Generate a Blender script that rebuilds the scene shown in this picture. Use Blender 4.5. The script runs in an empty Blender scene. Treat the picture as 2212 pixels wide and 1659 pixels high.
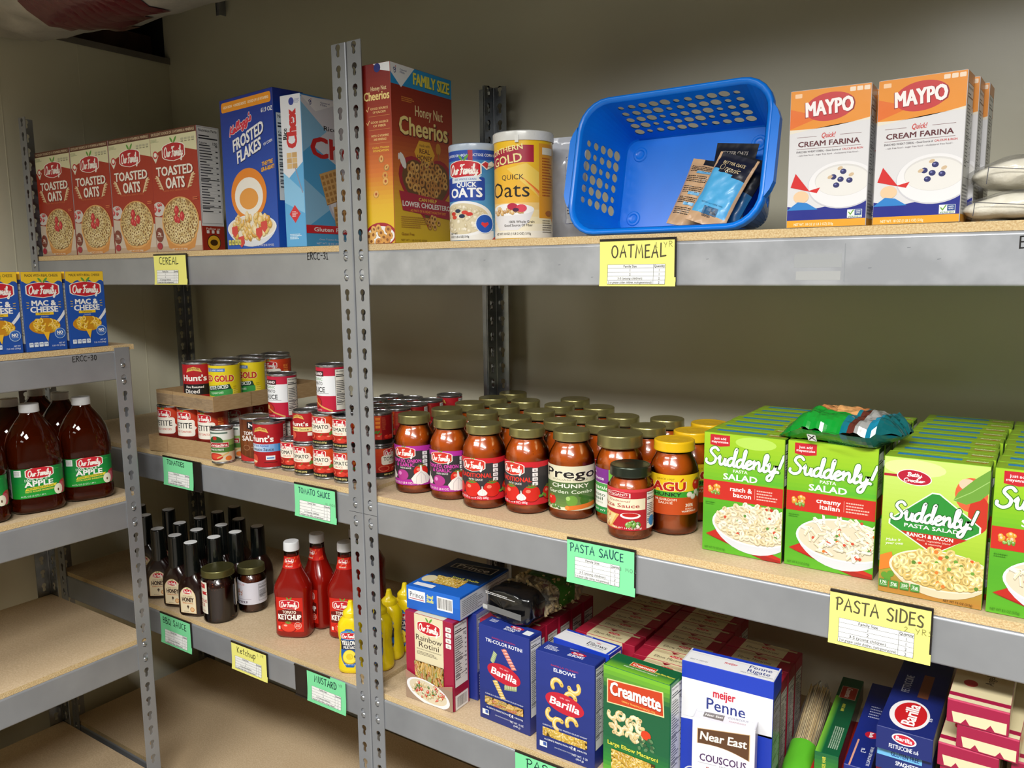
import bpy, bmesh, math, random
from mathutils import Vector, Matrix

# ---------------------------------------------------------------- camera
SC = bpy.context.scene
COL = SC.collection
PI = math.pi
cam_data = bpy.data.cameras.new('camera')
cam_data.sensor_fit = 'HORIZONTAL'
cam_data.sensor_width = 36.0
cam_data.lens = 36.0 * 1761.13 / 2212.0
cam_data.clip_start = 0.02
cam = bpy.data.objects.new('camera', cam_data)
COL.objects.link(cam)
cam.matrix_world = Matrix((
    (0.82689271, -0.06851588, 0.55817024, 1.1495),
    (0.56224986, 0.12034329, -0.81816416, -1.1461),
    (-0.01111481, 0.99036512, 0.13803403, 1.5226),
    (0, 0, 0, 1)))
SC.camera = cam

# ---------------------------------------------------------------- light
W = bpy.data.worlds.new('world')
SC.world = W
W.use_nodes = True
W.node_tree.nodes['Background'].inputs[0].default_value = (0.75, 0.85, 1.0, 1)
W.node_tree.nodes['Background'].inputs[1].default_value = 0.05

def area(name, loc, rot, sx, sy, power, color=(1, 1, 1), spread=PI):
    l = bpy.data.lights.new(name, 'AREA')
    l.shape = 'RECTANGLE'; l.size = sx; l.size_y = sy
    l.energy = power; l.color = color; l.spread = spread
    o = bpy.data.objects.new(name, l)
    o.location = loc; o.rotation_euler = rot
    COL.objects.link(o)
    return o

# ceiling troffers of the storeroom aisle and an added far fill, all facing straight down
area('troffer_and_fill_light', (1.25, -1.50, 2.42), (0, 0, 0), 1.15, 0.42, 80, (1.0, 0.985, 0.95), math.radians(155))
area('troffer_and_fill_light', (-0.30, -1.70, 2.45), (0, 0, 0), 1.15, 0.42, 42, (1.0, 0.985, 0.95), math.radians(156))
area('troffer_and_fill_light', (1.6, -2.9, 2.62), (0, 0, 0), 1.2, 0.42, 19, (1.0, 0.985, 0.95), math.radians(155))  # added fill without a fixture, lifts the wall under the top shelf
SC.view_settings.view_transform = 'Standard'
SC.view_settings.look = 'None'
SC.view_settings.exposure = 0.06
SC.view_settings.gamma = 1.0
SC.view_settings.use_curve_mapping = False
try:
    SC.cycles.use_denoising = True
    SC.cycles.max_bounces = 10
    SC.cycles.transparent_max_bounces = 16
    SC.cycles.caustics_reflective = False
    SC.cycles.caustics_refractive = False
except Exception:
    pass

# ---------------------------------------------------------------- materials
def lin(c):
    return c / 12.92 if c <= 0.04045 else ((c + 0.055) / 1.055) ** 2.4
_hc = {}
def hx(h):
    if isinstance(h, tuple): return h
    if h not in _hc:
        _hc[h] = tuple(lin(int(h[i:i + 2], 16) / 255.0) for i in (0, 2, 4))
    return _hc[h]
def mixc(a, b, t):
    a = hx(a); b = hx(b)
    return tuple(a[i] * (1 - t) + b[i] * t for i in range(3))

def new_mat(name):
    m = bpy.data.materials.new(name); m.use_nodes = True
    nt = m.node_tree
    return m, nt, nt.nodes['Principled BSDF']
def setp(b, **k):
    for a, v in k.items():
        n = {'base': 'Base Color', 'rough': 'Roughness', 'metal': 'Metallic', 'spec': 'Specular IOR Level',
             'coat': 'Coat Weight', 'coatr': 'Coat Roughness', 'trans': 'Transmission Weight', 'ior': 'IOR',
             'alpha': 'Alpha', 'sss': 'Subsurface Weight'}[a]
        b.inputs[n].default_value = (v + (1,)) if isinstance(v, tuple) else v
def link(nt, a, b): nt.links.new(a, b)

def print_mat(name, rough, spec=0.5, coat=0.0, metal=0.0, bump=0.0):
    """printed surface: ink colours of each patch, fine procedural unevenness in the gloss"""
    m, nt, b = new_mat(name)
    at = nt.nodes.new('ShaderNodeAttribute'); at.attribute_name = 'ink'
    link(nt, at.outputs['Color'], b.inputs['Base Color'])
    no = nt.nodes.new('ShaderNodeTexNoise'); no.inputs['Scale'].default_value = 40
    tc = nt.nodes.new('ShaderNodeTexCoord'); link(nt, tc.outputs['Object'], no.inputs['Vector'])
    mr = nt.nodes.new('ShaderNodeMapRange')
    mr.inputs[3].default_value = max(0.02, rough - 0.05); mr.inputs[4].default_value = rough + 0.07
    link(nt, no.outputs['Fac'], mr.inputs[0]); link(nt, mr.outputs[0], b.inputs['Roughness'])
    setp(b, spec=spec, coat=coat, metal=metal, coatr=0.08)
    if bump:
        n2 = nt.nodes.new('ShaderNodeTexNoise'); n2.inputs['Scale'].default_value = 14; n2.inputs['Detail'].default_value = 3
        link(nt, tc.outputs['Object'], n2.inputs['Vector'])
        bp = nt.nodes.new('ShaderNodeBump'); bp.inputs['Strength'].default_value = bump; bp.inputs['Distance'].default_value = 0.01
        link(nt, n2.outputs['Fac'], bp.inputs['Height']); link(nt, bp.outputs[0], b.inputs['Normal'])
    return m

M = {}
M['card'] = print_mat('printed_carton', 0.34, 0.5, 0.12, bump=0.06)
M['paper'] = print_mat('printed_paper', 0.6, 0.3)
M['label'] = print_mat('printed_label', 0.36, 0.45, bump=0.03)
M['plastic'] = print_mat('moulded_plastic', 0.26, 0.5, 0.15)
M['film'] = print_mat('crinkled_film', 0.16, 0.6, 0.3, bump=0.35)
M['sauce'] = print_mat('sauce', 0.2, 0.5, 0.35)
M['tin'] = print_mat('tin_plate', 0.24, 0.5, 0.0, metal=0.95)
M['brass'] = print_mat('lid_metal', 0.3, 0.5, 0.2, metal=0.75)

def noise_color_mat(name, c1, c2, scale, rough=0.5, metal=0.0, detail=4, bump=0.0, stretch=(1, 1, 1), lo=0.35, hi=0.65, spec=0.5, bscale=None, c3=None, s3=3.0):
    m, nt, b = new_mat(name)
    tc = nt.nodes.new('ShaderNodeTexCoord')
    mp = nt.nodes.new('ShaderNodeMapping'); mp.inputs['Scale'].default_value = stretch
    link(nt, tc.outputs['Object'], mp.inputs['Vector'])
    no = nt.nodes.new('ShaderNodeTexNoise'); no.inputs['Scale'].default_value = scale; no.inputs['Detail'].default_value = detail
    link(nt, mp.outputs[0], no.inputs['Vector'])
    cr = nt.nodes.new('ShaderNodeValToRGB')
    cr.color_ramp.elements[0].position = lo; cr.color_ramp.elements[1].position = hi
    cr.color_ramp.elements[0].color = hx(c1) + (1,); cr.color_ramp.elements[1].color = hx(c2) + (1,)
    link(nt, no.outputs['Fac'], cr.inputs[0])
    out = cr.outputs[0]
    if c3:
        n3 = nt.nodes.new('ShaderNodeTexNoise'); n3.inputs['Scale'].default_value = s3; n3.inputs['Detail'].default_value = 3
        link(nt, tc.outputs['Object'], n3.inputs['Vector'])
        mr = nt.nodes.new('ShaderNodeMapRange'); mr.inputs[1].default_value = .5; mr.inputs[2].default_value = .72; mr.inputs[4].default_value = .55
        link(nt, n3.outputs['Fac'], mr.inputs[0])
        mx = nt.nodes.new('ShaderNodeMixRGB'); link(nt, mr.outputs[0], mx.inputs[0]); link(nt, out, mx.inputs[1]); mx.inputs[2].default_value = hx(c3) + (1,)
        out = mx.outputs[0]
    link(nt, out, b.inputs['Base Color'])
    setp(b, rough=rough, metal=metal, spec=spec)
    if bump:
        bp = nt.nodes.new('ShaderNodeBump'); bp.inputs['Strength'].default_value = bump; bp.inputs['Distance'].default_value = 0.004
        if bscale:
            n2 = nt.nodes.new('ShaderNodeTexNoise'); n2.inputs['Scale'].default_value = bscale; n2.inputs['Detail'].default_value = 4
            link(nt, tc.outputs['Object'], n2.inputs['Vector']); link(nt, n2.outputs['Fac'], bp.inputs['Height'])
        else:
            link(nt, no.outputs['Fac'], bp.inputs['Height'])
        link(nt, bp.outputs[0], b.inputs['Normal'])
    return m

M['steel'] = noise_color_mat('grey_coated_steel', '94979c', 'a2a5aa', 9, 0.33, 0.4, 5, 0.05, lo=.3, hi=.7)
M['steel_worn'] = noise_color_mat('worn_grey_steel_beam', 'a0a3a8', 'b4b7bc', 14, 0.36, 0.3, 7, 0.05, lo=.42, hi=.6)
M['zinc'] = noise_color_mat('bright_steel_post', '82868a', '999c9f', 22, 0.25, 0.8, 5, 0.03)
M['rivet'] = noise_color_mat('rivet_steel', 'a4a7ab', 'b6b9bc', 30, 0.25, 0.8)
M['board'] = noise_color_mat('particle_board_face', 'c2aa88', 'd3bd9c', 260, 0.62, 0, 3, 0.12, lo=.38, hi=.66, c3='bba27f', s3=4)
M['board_edge'] = noise_color_mat('particle_board_edge', 'bf9e6c', 'dcc597', 420, 0.8, 0, 3, 0.35, lo=.3, hi=.68)
M['wall'] = noise_color_mat('satin_painted_wall', 'dedbc4', 'e4e1cb', 3, 0.29, 0, 3, 0.03, bscale=50, spec=.5)
setp(M['wall'].node_tree.nodes['Principled BSDF'], coat=.55, coatr=.2)
M['farwall'] = noise_color_mat('far_side_wall_paint', '6e6a60', '78746a', 4, .6)
M['floor'] = noise_color_mat('sealed_concrete_floor', '7f7a72', '8f8980', 5, 0.5, 0, 6)
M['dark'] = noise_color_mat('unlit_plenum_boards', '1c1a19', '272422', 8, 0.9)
M['brown'] = noise_color_mat('rust_brown_lath', '4a2f22', '63412f', 18, 0.85)
M['trim'] = noise_color_mat('ceiling_angle_trim', '6d6862', '7c766f', 12, 0.5)
M['wrap'] = noise_color_mat('foil_duct_wrap', 'a3a09a', 'bdbab3', 7, 0.4, 0.35, 8, 0.9, stretch=(1, 1, 5), bscale=16)
M['cardboard'] = noise_color_mat('corrugated_cardboard', 'a5865c', 'b2946a', 60, 0.75, 0, 3, 0.06, stretch=(1, 1, 6))
M['black'] = noise_color_mat('black_holder_plastic', '18130f', '241d18', 20, 0.35)
M['bin'] = noise_color_mat('blue_basket_plastic', '0873dc', '0a7ce8', 10, 0.3, 0, spec=.5)
M['bagfill'] = noise_color_mat('white_powder_fill', 'e2dcc9', 'efeada', 90, 0.8, 0, 5, 0.5)

def clear_mat(name, tint=(1, 1, 1), refl=0.1, rough=0.03, bump=0.0, haze=0.0, amount=1.0):
    """thin clear skin: mostly lets light through, mirrors more at grazing angles"""
    m = bpy.data.materials.new(name); m.use_nodes = True
    nt = m.node_tree; nt.nodes.clear()
    out = nt.nodes.new('ShaderNodeOutputMaterial')
    tr = nt.nodes.new('ShaderNodeBsdfTransparent'); tr.inputs[0].default_value = tint + (1,)
    gl = nt.nodes.new('ShaderNodeBsdfGlossy'); gl.inputs['Roughness'].default_value = rough
    fr = nt.nodes.new('ShaderNodeFresnel'); fr.inputs[0].default_value = 1.5
    sc = nt.nodes.new('ShaderNodeMath'); sc.operation = 'MULTIPLY'; sc.inputs[1].default_value = amount; link(nt, fr.outputs[0], sc.inputs[0])
    mx = nt.nodes.new('ShaderNodeMixShader')
    link(nt, sc.outputs[0], mx.inputs[0]); link(nt, tr.outputs[0], mx.inputs[1]); link(nt, gl.outputs[0], mx.inputs[2])
    last = mx
    if haze:
        df = nt.nodes.new('ShaderNodeBsdfDiffuse'); df.inputs[0].default_value = (.85, .85, .83, 1)
        m2 = nt.nodes.new('ShaderNodeMixShader'); m2.inputs[0].default_value = haze
        link(nt, mx.outputs[0], m2.inputs[1]); link(nt, df.outputs[0], m2.inputs[2]); last = m2
    if bump:
        tc = nt.nodes.new('ShaderNodeTexCoord')
        n2 = nt.nodes.new('ShaderNodeTexNoise'); n2.inputs['Scale'].default_value = 22; n2.inputs['Detail'].default_value = 3
        link(nt, tc.outputs['Object'], n2.inputs['Vector'])
        bp = nt.nodes.new('ShaderNodeBump'); bp.inputs['Strength'].default_value = bump; bp.inputs['Distance'].default_value = .01
        link(nt, n2.outputs['Fac'], bp.inputs['Height'])
        link(nt, bp.outputs[0], gl.inputs['Normal']); link(nt, bp.outputs[0], fr.inputs['Normal'])
    link(nt, last.outputs[0], out.inputs[0])
    return m
M['glass'] = clear_mat('clear_jar_glass')
M['clearbag'] = clear_mat('clear_bag_film', rough=.1, bump=.6, haze=.06, amount=.5)
m, nt, b = new_mat('amber_juice'); setp(b, base=(0.20, 0.022, 0.002), rough=0.02, trans=0.85, ior=1.34, coat=.2)
M['juice'] = m

# ---------------------------------------------------------------- objects
def setprops(o, label=None, cat=None, group=None, kind=None):
    if label: o['label'] = label
    if cat: o['category'] = cat
    if group: o['group'] = group
    if kind: o['kind'] = kind
    return o
def thing(name, label, cat, loc=(0, 0, 0), rotz=0.0, group=None):
    o = bpy.data.objects.new(name, None); o.empty_display_size = .02
    COL.objects.link(o); o.location = loc; o.rotation_euler = (0, 0, rotz)
    return setprops(o, label, cat, group)
def link_obj(name, mesh, parent=None, loc=(0, 0, 0), rotz=0.0):
    o = bpy.data.objects.new(name, mesh); COL.objects.link(o)
    o.location = loc; o.rotation_euler = (0, 0, rotz)
    if parent is not None: o.parent = parent
    return o
def dup(root, loc, rotz=0.0, label=None, group=None):
    r = root.copy(); COL.objects.link(r); r.location = loc; r.rotation_euler = (0, 0, rotz)
    if label: r['label'] = label
    if group: r['group'] = group
    for ch in list(root.children):
        c = ch.copy(); COL.objects.link(c); c.parent = r
        for g in list(ch.children):
            d = g.copy(); COL.objects.link(d); d.parent = c
    return r

# ---------------------------------------------------------------- mesh builder
class B:
    """collects flat coloured patches and turned surfaces into one mesh"""
    def __init__(s):
        s.v = []; s.n = []; s.f = []; s.c = []; s.m = []; s.mats = []
    def mi(s, mat):
        if mat not in s.mats: s.mats.append(mat)
        return s.mats.index(mat)
    def face(s, pts, nrm, col, mat):
        k = len(s.v); pts = [Vector(p) for p in pts]
        g = Vector((0, 0, 0))
        for a, c in zip(pts, pts[1:] + pts[:1]): g += a.cross(c)
        av = sum(nrm, Vector((0, 0, 0))) if isinstance(nrm, list) else Vector(nrm)
        if g.dot(av) < 0:
            pts.reverse()
            if isinstance(nrm, list): nrm = nrm[::-1]
        s.v += [tuple(p) for p in pts]
        s.n += [tuple(nrm)] * len(pts) if not isinstance(nrm, list) else [tuple(q) for q in nrm]
        s.f.append(tuple(range(k, k + len(pts)))); s.c.append(hx(col)); s.m.append(s.mi(mat))
    def box(s, x0, x1, y0, y1, z0, z1, col, mat, cols={}):
        P = lambda *a: Vector(a)
        F = {'f': ([P(x0, y0, z0), P(x1, y0, z0), P(x1, y0, z1), P(x0, y0, z1)], (0, -1, 0)),
             'b': ([P(x1, y1, z0), P(x0, y1, z0), P(x0, y1, z1), P(x1, y1, z1)], (0, 1, 0)),
             'l': ([P(x0, y1, z0), P(x0, y0, z0), P(x0, y0, z1), P(x0, y1, z1)], (-1, 0, 0)),
             'r': ([P(x1, y0, z0), P(x1, y1, z0), P(x1, y1, z1), P(x1, y0, z1)], (1, 0, 0)),
             't': ([P(x0, y0, z1), P(x1, y0, z1), P(x1, y1, z1), P(x0, y1, z1)], (0, 0, 1)),
             'u': ([P(x0, y1, z0), P(x1, y1, z0), P(x1, y0, z0), P(x0, y0, z0)], (0, 0, -1))}
        for k, (p, n) in F.items():
            s.face(p, n, cols.get(k, col), mat)
    def bm(s, bm, col, mat, smooth=False, mtx=None):
        bm.normal_update()
        k = len(s.v)
        if smooth:
            for v in bm.verts:
                s.v.append(tuple(v.co)); s.n.append(tuple(v.normal))
            bm.verts.index_update()
            for f in bm.faces:
                s.f.append(tuple(k + v.index for v in f.verts)); s.c.append(hx(col)); s.m.append(s.mi(mat))
        else:
            for f in bm.faces:
                s.face([v.co for v in f.verts], f.normal, col, mat)
        bm.free()
    def mesh(s, name):
        me = bpy.data.meshes.new(name)
        me.from_pydata(s.v, [], s.f)
        for m in s.mats: me.materials.append(m)
        me.polygons.foreach_set('material_index', s.m)
        me.polygons.foreach_set('use_smooth', [True] * len(s.f))
        ca = me.color_attributes.new('ink', 'FLOAT_COLOR', 'CORNER')
        buf = []
        for f, c in zip(s.f, s.c): buf += [c[0], c[1], c[2], 1.0] * len(f)
        ca.data.foreach_set('color', buf)
        me.normals_split_custom_set_from_vertices(s.n)
        me.update()
        return me
    def obj(s, name, parent=None, loc=(0, 0, 0), rotz=0.0):
        return link_obj(name, s.mesh(name), parent, loc, rotz)
    # flat artwork on a plane
    def art(s, a, o, ux, uy, mat, off=0.0003):
        o = Vector(o); ux = Vector(ux); uy = Vector(uy); n = ux.cross(uy)
        mi = s.mi(mat)
        for (V, F, c, L) in a.items:
            k = len(s.v); base = o + n * (off + L * STEP)
            for (x, y) in V:
                s.v.append(tuple(base + ux * x + uy * y)); s.n.append(tuple(n))
            c = hx(c)
            for f in F:
                s.f.append(tuple(k + i for i in f)); s.c.append(c); s.m.append(mi)
STEP = 0.000009

# ---------------------------------------------------------------- artwork
_tc = {}
def _glyphs(s, bold, shear):
    key = (s, bold, shear)
    if key in _tc: return _tc[key]
    cu = bpy.data.curves.new('t', 'FONT'); cu.body = s; cu.size = 1.0
    cu.resolution_u = 2; cu.offset = bold; cu.shear = shear; cu.fill_mode = 'FRONT'
    ob = bpy.data.objects.new('t', cu)
    me = bpy.data.meshes.new_from_object(ob)
    V = [(v.co.x, v.co.y) for v in me.vertices]; F = [tuple(p.vertices) for p in me.polygons]
    bpy.data.objects.remove(ob); bpy.data.meshes.remove(me); bpy.data.curves.remove(cu)
    if V:
        x0 = min(p[0] for p in V); x1 = max(p[0] for p in V)
    else: x0 = x1 = 0
    _tc[key] = (V, F, x0, x1)
    return _tc[key]
_V, _F, _a, _b = _glyphs('H', 0, 0)
CAP = max(p[1] for p in _V) - min(p[1] for p in _V)

def ccw(pts):
    pts = [tuple(p) for p in pts]
    ar = sum(a[0] * b[1] - b[0] * a[1] for a, b in zip(pts, pts[1:] + pts[:1]))
    return pts[::-1] if ar < 0 else pts
class A:
    def __init__(s): s.items = []; s.L = 0; s.hold = False
    def add(s, V, F, c):
        s.items.append((V, F, c, s.L))
        if not s.hold: s.L += 1
        return s
    def poly(s, pts, c):
        return s.add(ccw(pts), [tuple(range(len(pts)))], c)
    def rect(s, x, y, w, h, c):
        """x, y = lower left"""
        return s.poly([(x, y), (x + w, y), (x + w, y + h), (x, y + h)], c)
    def ell(s, cx, cy, rx, ry, c, n=28, rot=0.0):
        cr, sr = math.cos(rot), math.sin(rot); P = []
        for i in range(n):
            a = 2 * PI * i / n; x = rx * math.cos(a); y = ry * math.sin(a)
            P.append((cx + x * cr - y * sr, cy + x * sr + y * cr))
        return s.poly(P, c)
    def rrect(s, x, y, w, h, r, c, n=5):
        P = []
        for (cx, cy, a0) in ((x + w - r, y + r, -90), (x + w - r, y + h - r, 0), (x + r, y + h - r, 90), (x + r, y + r, 180)):
            for i in range(n + 1):
                a = math.radians(a0 + 90 * i / n); P.append((cx + r * math.cos(a), cy + r * math.sin(a)))
        return s.poly(P, c)
    def text(s, t, cx, cy, h, c, bold=0.0, w=None, shear=0.0, rot=0.0, al='c', arc=0.0, sx=1.0, taper=0.0):
        b0 = 0.0
        V, F, x0, x1 = _glyphs(t, b0, shear)
        if not V: return s
        ex = bold * .8
        k = h / CAP; kx = k * sx
        if w: kx = w / (x1 - x0)
        mid = {'c': (x0 + x1) / 2, 'l': x0, 'r': x1}[al]
        cr, sr = math.cos(rot), math.sin(rot); P = []
        for (x, y) in V:
            X = (x - mid) * kx; Y = (y - CAP / 2) * k
            if taper: Y *= 1 + taper * X / max(1e-6, (x1 - x0) * kx / 2)
            if arc: Y += arc * (1 - (2 * X / ((x1 - x0) * kx)) ** 2)
            P.append((cx + X * cr - Y * sr, cy + X * sr + Y * cr))
        if ex > .002:       # heavier weights are struck three times, each a hair above the last
            e = ex * k
            for dx, dy in ((-e, -e * .6), (e, e * .6), (e, -e * .6), (-e, e * .6)):
                s.items.append(([(x + dx * cr, y + dx * sr + dy) for x, y in P], F, c, s.L)); s.L += .4
        return s.add(P, F, c)
    def line(s, pts, w, c, round_=True, step=.5):
        """inked stroke: mitred ribbon in short runs, each a hair above the last so that crossings never coincide"""
        P = [pts[0]]
        for p in pts[1:]:
            if math.hypot(p[0] - P[-1][0], p[1] - P[-1][1]) > w * .12: P.append(p)
        if len(P) < 2: P.append((P[0][0] + w * .2, P[0][1]))
        m = len(P); D = []
        for (x0, y0), (x1, y1) in zip(P, P[1:]):
            l = math.hypot(x1 - x0, y1 - y0) or 1e-9; D.append(((x1 - x0) / l, (y1 - y0) / l))
        N = []
        for i in range(m):
            d0 = D[max(0, i - 1)]; d1 = D[min(m - 2, i)]
            nx, ny = -(d0[1] + d1[1]), d0[0] + d1[0]; l = math.hypot(nx, ny)
            if l < .35: nx, ny, l = -d1[1], d1[0], 1.0
            k = min(1.6, 1 / max(.3, (l / 2) if l <= 2 else 1))
            N.append((nx / l * w / 2 * k, ny / l * w / 2 * k))
        L0 = s.L; run = 5; held = s.hold; lev = 0.0
        i = 0
        while i < m - 1:
            j = min(m - 1, i + run); V = []; F = []
            for q in range(i, j + 1):
                V += [(P[q][0] + N[q][0], P[q][1] + N[q][1]), (P[q][0] - N[q][0], P[q][1] - N[q][1])]
            for q in range(j - i): F.append((2 * q, 2 * q + 1, 2 * q + 3, 2 * q + 2))
            if round_:
                for at_end, q, dd in ((i == 0, i, -1), (j == m - 1, j, 1)):
                    if not at_end: continue
                    dx, dy = D[0] if dd < 0 else D[-1]; dx *= dd; dy *= dd; k0 = len(V)
                    for a in range(7):
                        t = math.radians(-90 + 30 * a)
                        V.append((P[q][0] + (dx * math.cos(t) - dy * math.sin(t)) * w / 2, P[q][1] + (dy * math.cos(t) + dx * math.sin(t)) * w / 2))
                    F.append(tuple(range(k0, k0 + 7)))
            s.items.append((V, F, c, L0 + lev)); lev += step; i = j
        s.L = L0 + lev if held else L0 + lev + .5
        return s
    def many(s, shapes):
        base = s.L
        for i, (p, c) in enumerate(shapes):
            s.items.append((ccw(p), [tuple(range(len(p)))], c, base + i * 0.35))
        s.L = base + int(len(shapes) * 0.35) + 1
        return s
    def paste(s, a, dx=0, dy=0, k=1.0, kx=None):
        kx = kx or k; base = s.L
        mx = 0
        for (V, F, c, L) in a.items:
            s.items.append(([(dx + x * kx, dy + y * k) for x, y in V], F, c, base + L)); mx = max(mx, L)
        s.L = base + int(mx) + 1
        return s
    def clip(s, x0, x1, y0, y1):
        """cut away everything outside a rectangle"""
        out = []
        for (V, F, c, L) in s.items:
            xs = [p[0] for p in V]; ys = [p[1] for p in V]
            if min(xs) >= x0 and max(xs) <= x1 and min(ys) >= y0 and max(ys) <= y1:
                out.append((V, F, c, L)); continue
            if max(xs) <= x0 or min(xs) >= x1 or max(ys) <= y0 or min(ys) >= y1: continue
            bm = bmesh.new(); vs = [bm.verts.new((x, y, 0)) for x, y in V]
            for f in F:
                try: bm.faces.new([vs[i] for i in f])
                except ValueError: pass
            for co, no in (((x0, 0, 0), (-1, 0, 0)), ((x1, 0, 0), (1, 0, 0)), ((0, y0, 0), (0, -1, 0)), ((0, y1, 0), (0, 1, 0))):
                bmesh.ops.bisect_plane(bm, geom=bm.verts[:] + bm.edges[:] + bm.faces[:], plane_co=co, plane_no=no, clear_outer=True, dist=1e-7)
            bm.verts.index_update()
            if bm.faces:
                out.append(([(v.co.x, v.co.y) for v in bm.verts], [tuple(v.index for v in f.verts) for f in bm.faces], c, L))
            bm.free()
        s.items = out
        return s

def vgrad(a, x, y, w, h, stops, n=24):
    """printed colour blend from bottom to top"""
    a.hold = True
    for i in range(n):
        t = (i + .5) / n
        for (t0, c0), (t1, c1) in zip(stops, stops[1:]):
            if t0 <= t <= t1:
                c = mixc(c0, c1, (t - t0) / (t1 - t0 + 1e-9)); break
        a.rect(x, y + h * i / n, w, h / n, c)
    a.hold = False; a.L += 1
    return a

# ---------------------------------------------------------------- turned and moulded bodies
class Body:
    """stack of rings (z, rx, ry, e): e=2 round, larger = squarer; N facets around"""
    def __init__(s, rings, N=48):
        s.r = [(q[0], q[1], q[2] if len(q) > 2 else q[1], q[3] if len(q) > 3 else 2.0) for q in rings]
        s.N = N
    def pt(s, i, j):
        z, rx, ry, e = s.r[j]; a = 2 * PI * (i % s.N) / s.N
        c, q = math.cos(a), math.sin(a)
        return Vector((rx * math.copysign(abs(c) ** (2 / e), c), ry * math.copysign(abs(q) ** (2 / e), q), z))
    def nr(s, i, j):
        t = s.pt(i + 1, j) - s.pt(i - 1, j)
        j0, j1 = max(0, j - 1), min(len(s.r) - 1, j + 1)
        u = s.pt(i, j1) - s.pt(i, j0)
        n = t.cross(u)
        if n.length < 1e-12: return Vector((0, 0, 1 if j > len(s.r) / 2 else -1))
        return n.normalized()
    def build(s, b, mat, col, bands=None, cap=(True, True), j0=0, j1=None):
        """bands: list of colours per ring gap"""
        J = (j1 if j1 is not None else len(s.r) - 1); N = s.N
        k = len(b.v)
        for j in range(j0, J + 1):
            for i in range(N):
                b.v.append(tuple(s.pt(i, j))); b.n.append(tuple(s.nr(i, j)))
        mi = b.mi(mat)
        for j in range(J - j0):
            c = hx(bands[j] if bands else col)
            for i in range(N):
                a = k + j * N + i; d = k + j * N + (i + 1) % N
                b.f.append((a, d, d + N, a + N)); b.c.append(c); b.m.append(mi)
        if cap[0]:
            b.face([s.pt(-i, j0) for i in range(N)], (0, 0, -1), bands[0] if bands else col, mat)
        if cap[1]:
            b.face([s.pt(i, J) for i in range(N)], (0, 0, 1), bands[-1] if bands else col, mat)
        return b
    def wrap(s, b, a, zc, ang, mat, off=0.0006, zref=None, vscale=1.0):
        """bend artwork round the body: art x runs along the girth, y up from height zc"""
        zr = zref if zref is not None else zc
        R = s.r
        def ring_at(z):
            for j in range(len(R) - 1):
                if R[j][0] <= z <= R[j + 1][0] and R[j + 1][0] > R[j][0]:
                    return j, (z - R[j][0]) / (R[j + 1][0] - R[j][0])
            return (0, 0.0) if z < R[0][0] else (len(R) - 2, 1.0)
        def pos(i, z):
            j, t = ring_at(z)
            return s.pt(i, j).lerp(s.pt(i, j + 1), t)
        N = s.N
        P = [pos(i, zr) for i in range(N + 1)]
        S = [0.0]
        for i in range(N): S.append(S[-1] + (P[i + 1] - P[i]).length)
        tot = S[-1]; t0 = (ang / (2 * PI)) % 1.0 * N; i0 = int(t0) % N
        s0 = S[i0] + (S[i0 + 1] - S[i0]) * (t0 - int(t0))
        def idx(x):
            q = (s0 + x) % tot
            lo, hi = 0, N
            while hi - lo > 1:
                m = (lo + hi) // 2
                if S[m] <= q: lo = m
                else: hi = m
            return lo, (q - S[lo]) / max(1e-12, S[lo + 1] - S[lo])
        xs = [x for it in a.items for (x, y) in it[0]]; ys = [y for it in a.items for (x, y) in it[0]]
        if not xs: return
        cutx = sorted({sg * tot + S[i] - s0 for i in range(N) for sg in (-1, 0, 1) if min(xs) < sg * tot + S[i] - s0 < max(xs)})
        cutz = [r[0] - zc for r in R if min(ys) < r[0] - zc < max(ys)]
        bm = bmesh.new(); lay = bm.faces.layers.int.new('c'); vl = bm.verts.layers.float.new('L')
        pal = []
        for (V, F, c, L) in a.items:
            vs = []
            for x, y in V:
                v = bm.verts.new((x, y, L)); v[vl] = L; vs.append(v)
            pal.append(hx(c))
            for f in F:
                try: g = bm.faces.new([vs[i] for i in f]); g[lay] = len(pal) - 1
                except ValueError: pass
        for x in cutx:
            bmesh.ops.bisect_plane(bm, geom=bm.verts[:] + bm.edges[:] + bm.faces[:], plane_co=(x, 0, 0), plane_no=(1, 0, 0), dist=1e-7)
        for y in cutz:
            bmesh.ops.bisect_plane(bm, geom=bm.verts[:] + bm.edges[:] + bm.faces[:], plane_co=(0, y, 0), plane_no=(0, 1, 0), dist=1e-7)
        mi = b.mi(mat); bm.faces.ensure_lookup_table()
        for f in bm.faces:
            cxm = f.calc_center_median(); i, _ = idx(cxm.x); j, _ = ring_at(zc + cxm.y)
            k = len(b.v)
            for v in f.verts:
                q = (s0 + v.co.x) % tot
                t = (q - S[i]) / max(1e-12, S[i + 1] - S[i])
                if t > 1.5: t -= tot / (S[i + 1] - S[i])
                if t < -.5: t += tot / (S[i + 1] - S[i])
                t = min(1, max(0, t)); z = zc + v.co.y
                h = (z - R[j][0]) / max(1e-12, R[j + 1][0] - R[j][0]); h = min(1, max(0, h))
                p = s.pt(i, j).lerp(s.pt(i + 1, j), t).lerp(s.pt(i, j + 1).lerp(s.pt(i + 1, j + 1), t), h)
                n = s.nr(i, j).lerp(s.nr(i + 1, j), t).lerp(s.nr(i, j + 1).lerp(s.nr(i + 1, j + 1), t), h).normalized()
                p = p + n * (off + v.co.z * STEP)
                b.v.append(tuple(p)); b.n.append(tuple(n))
            b.f.append(tuple(range(k, k + len(f.verts)))); b.c.append(pal[f[lay]]); b.m.append(mi)
        bm.free()
    def girth(s, z):
        best = min(range(len(s.r)), key=lambda j: abs(s.r[j][0] - z))
        return sum((s.pt(i + 1, best) - s.pt(i, best)).length for i in range(s.N))
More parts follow.
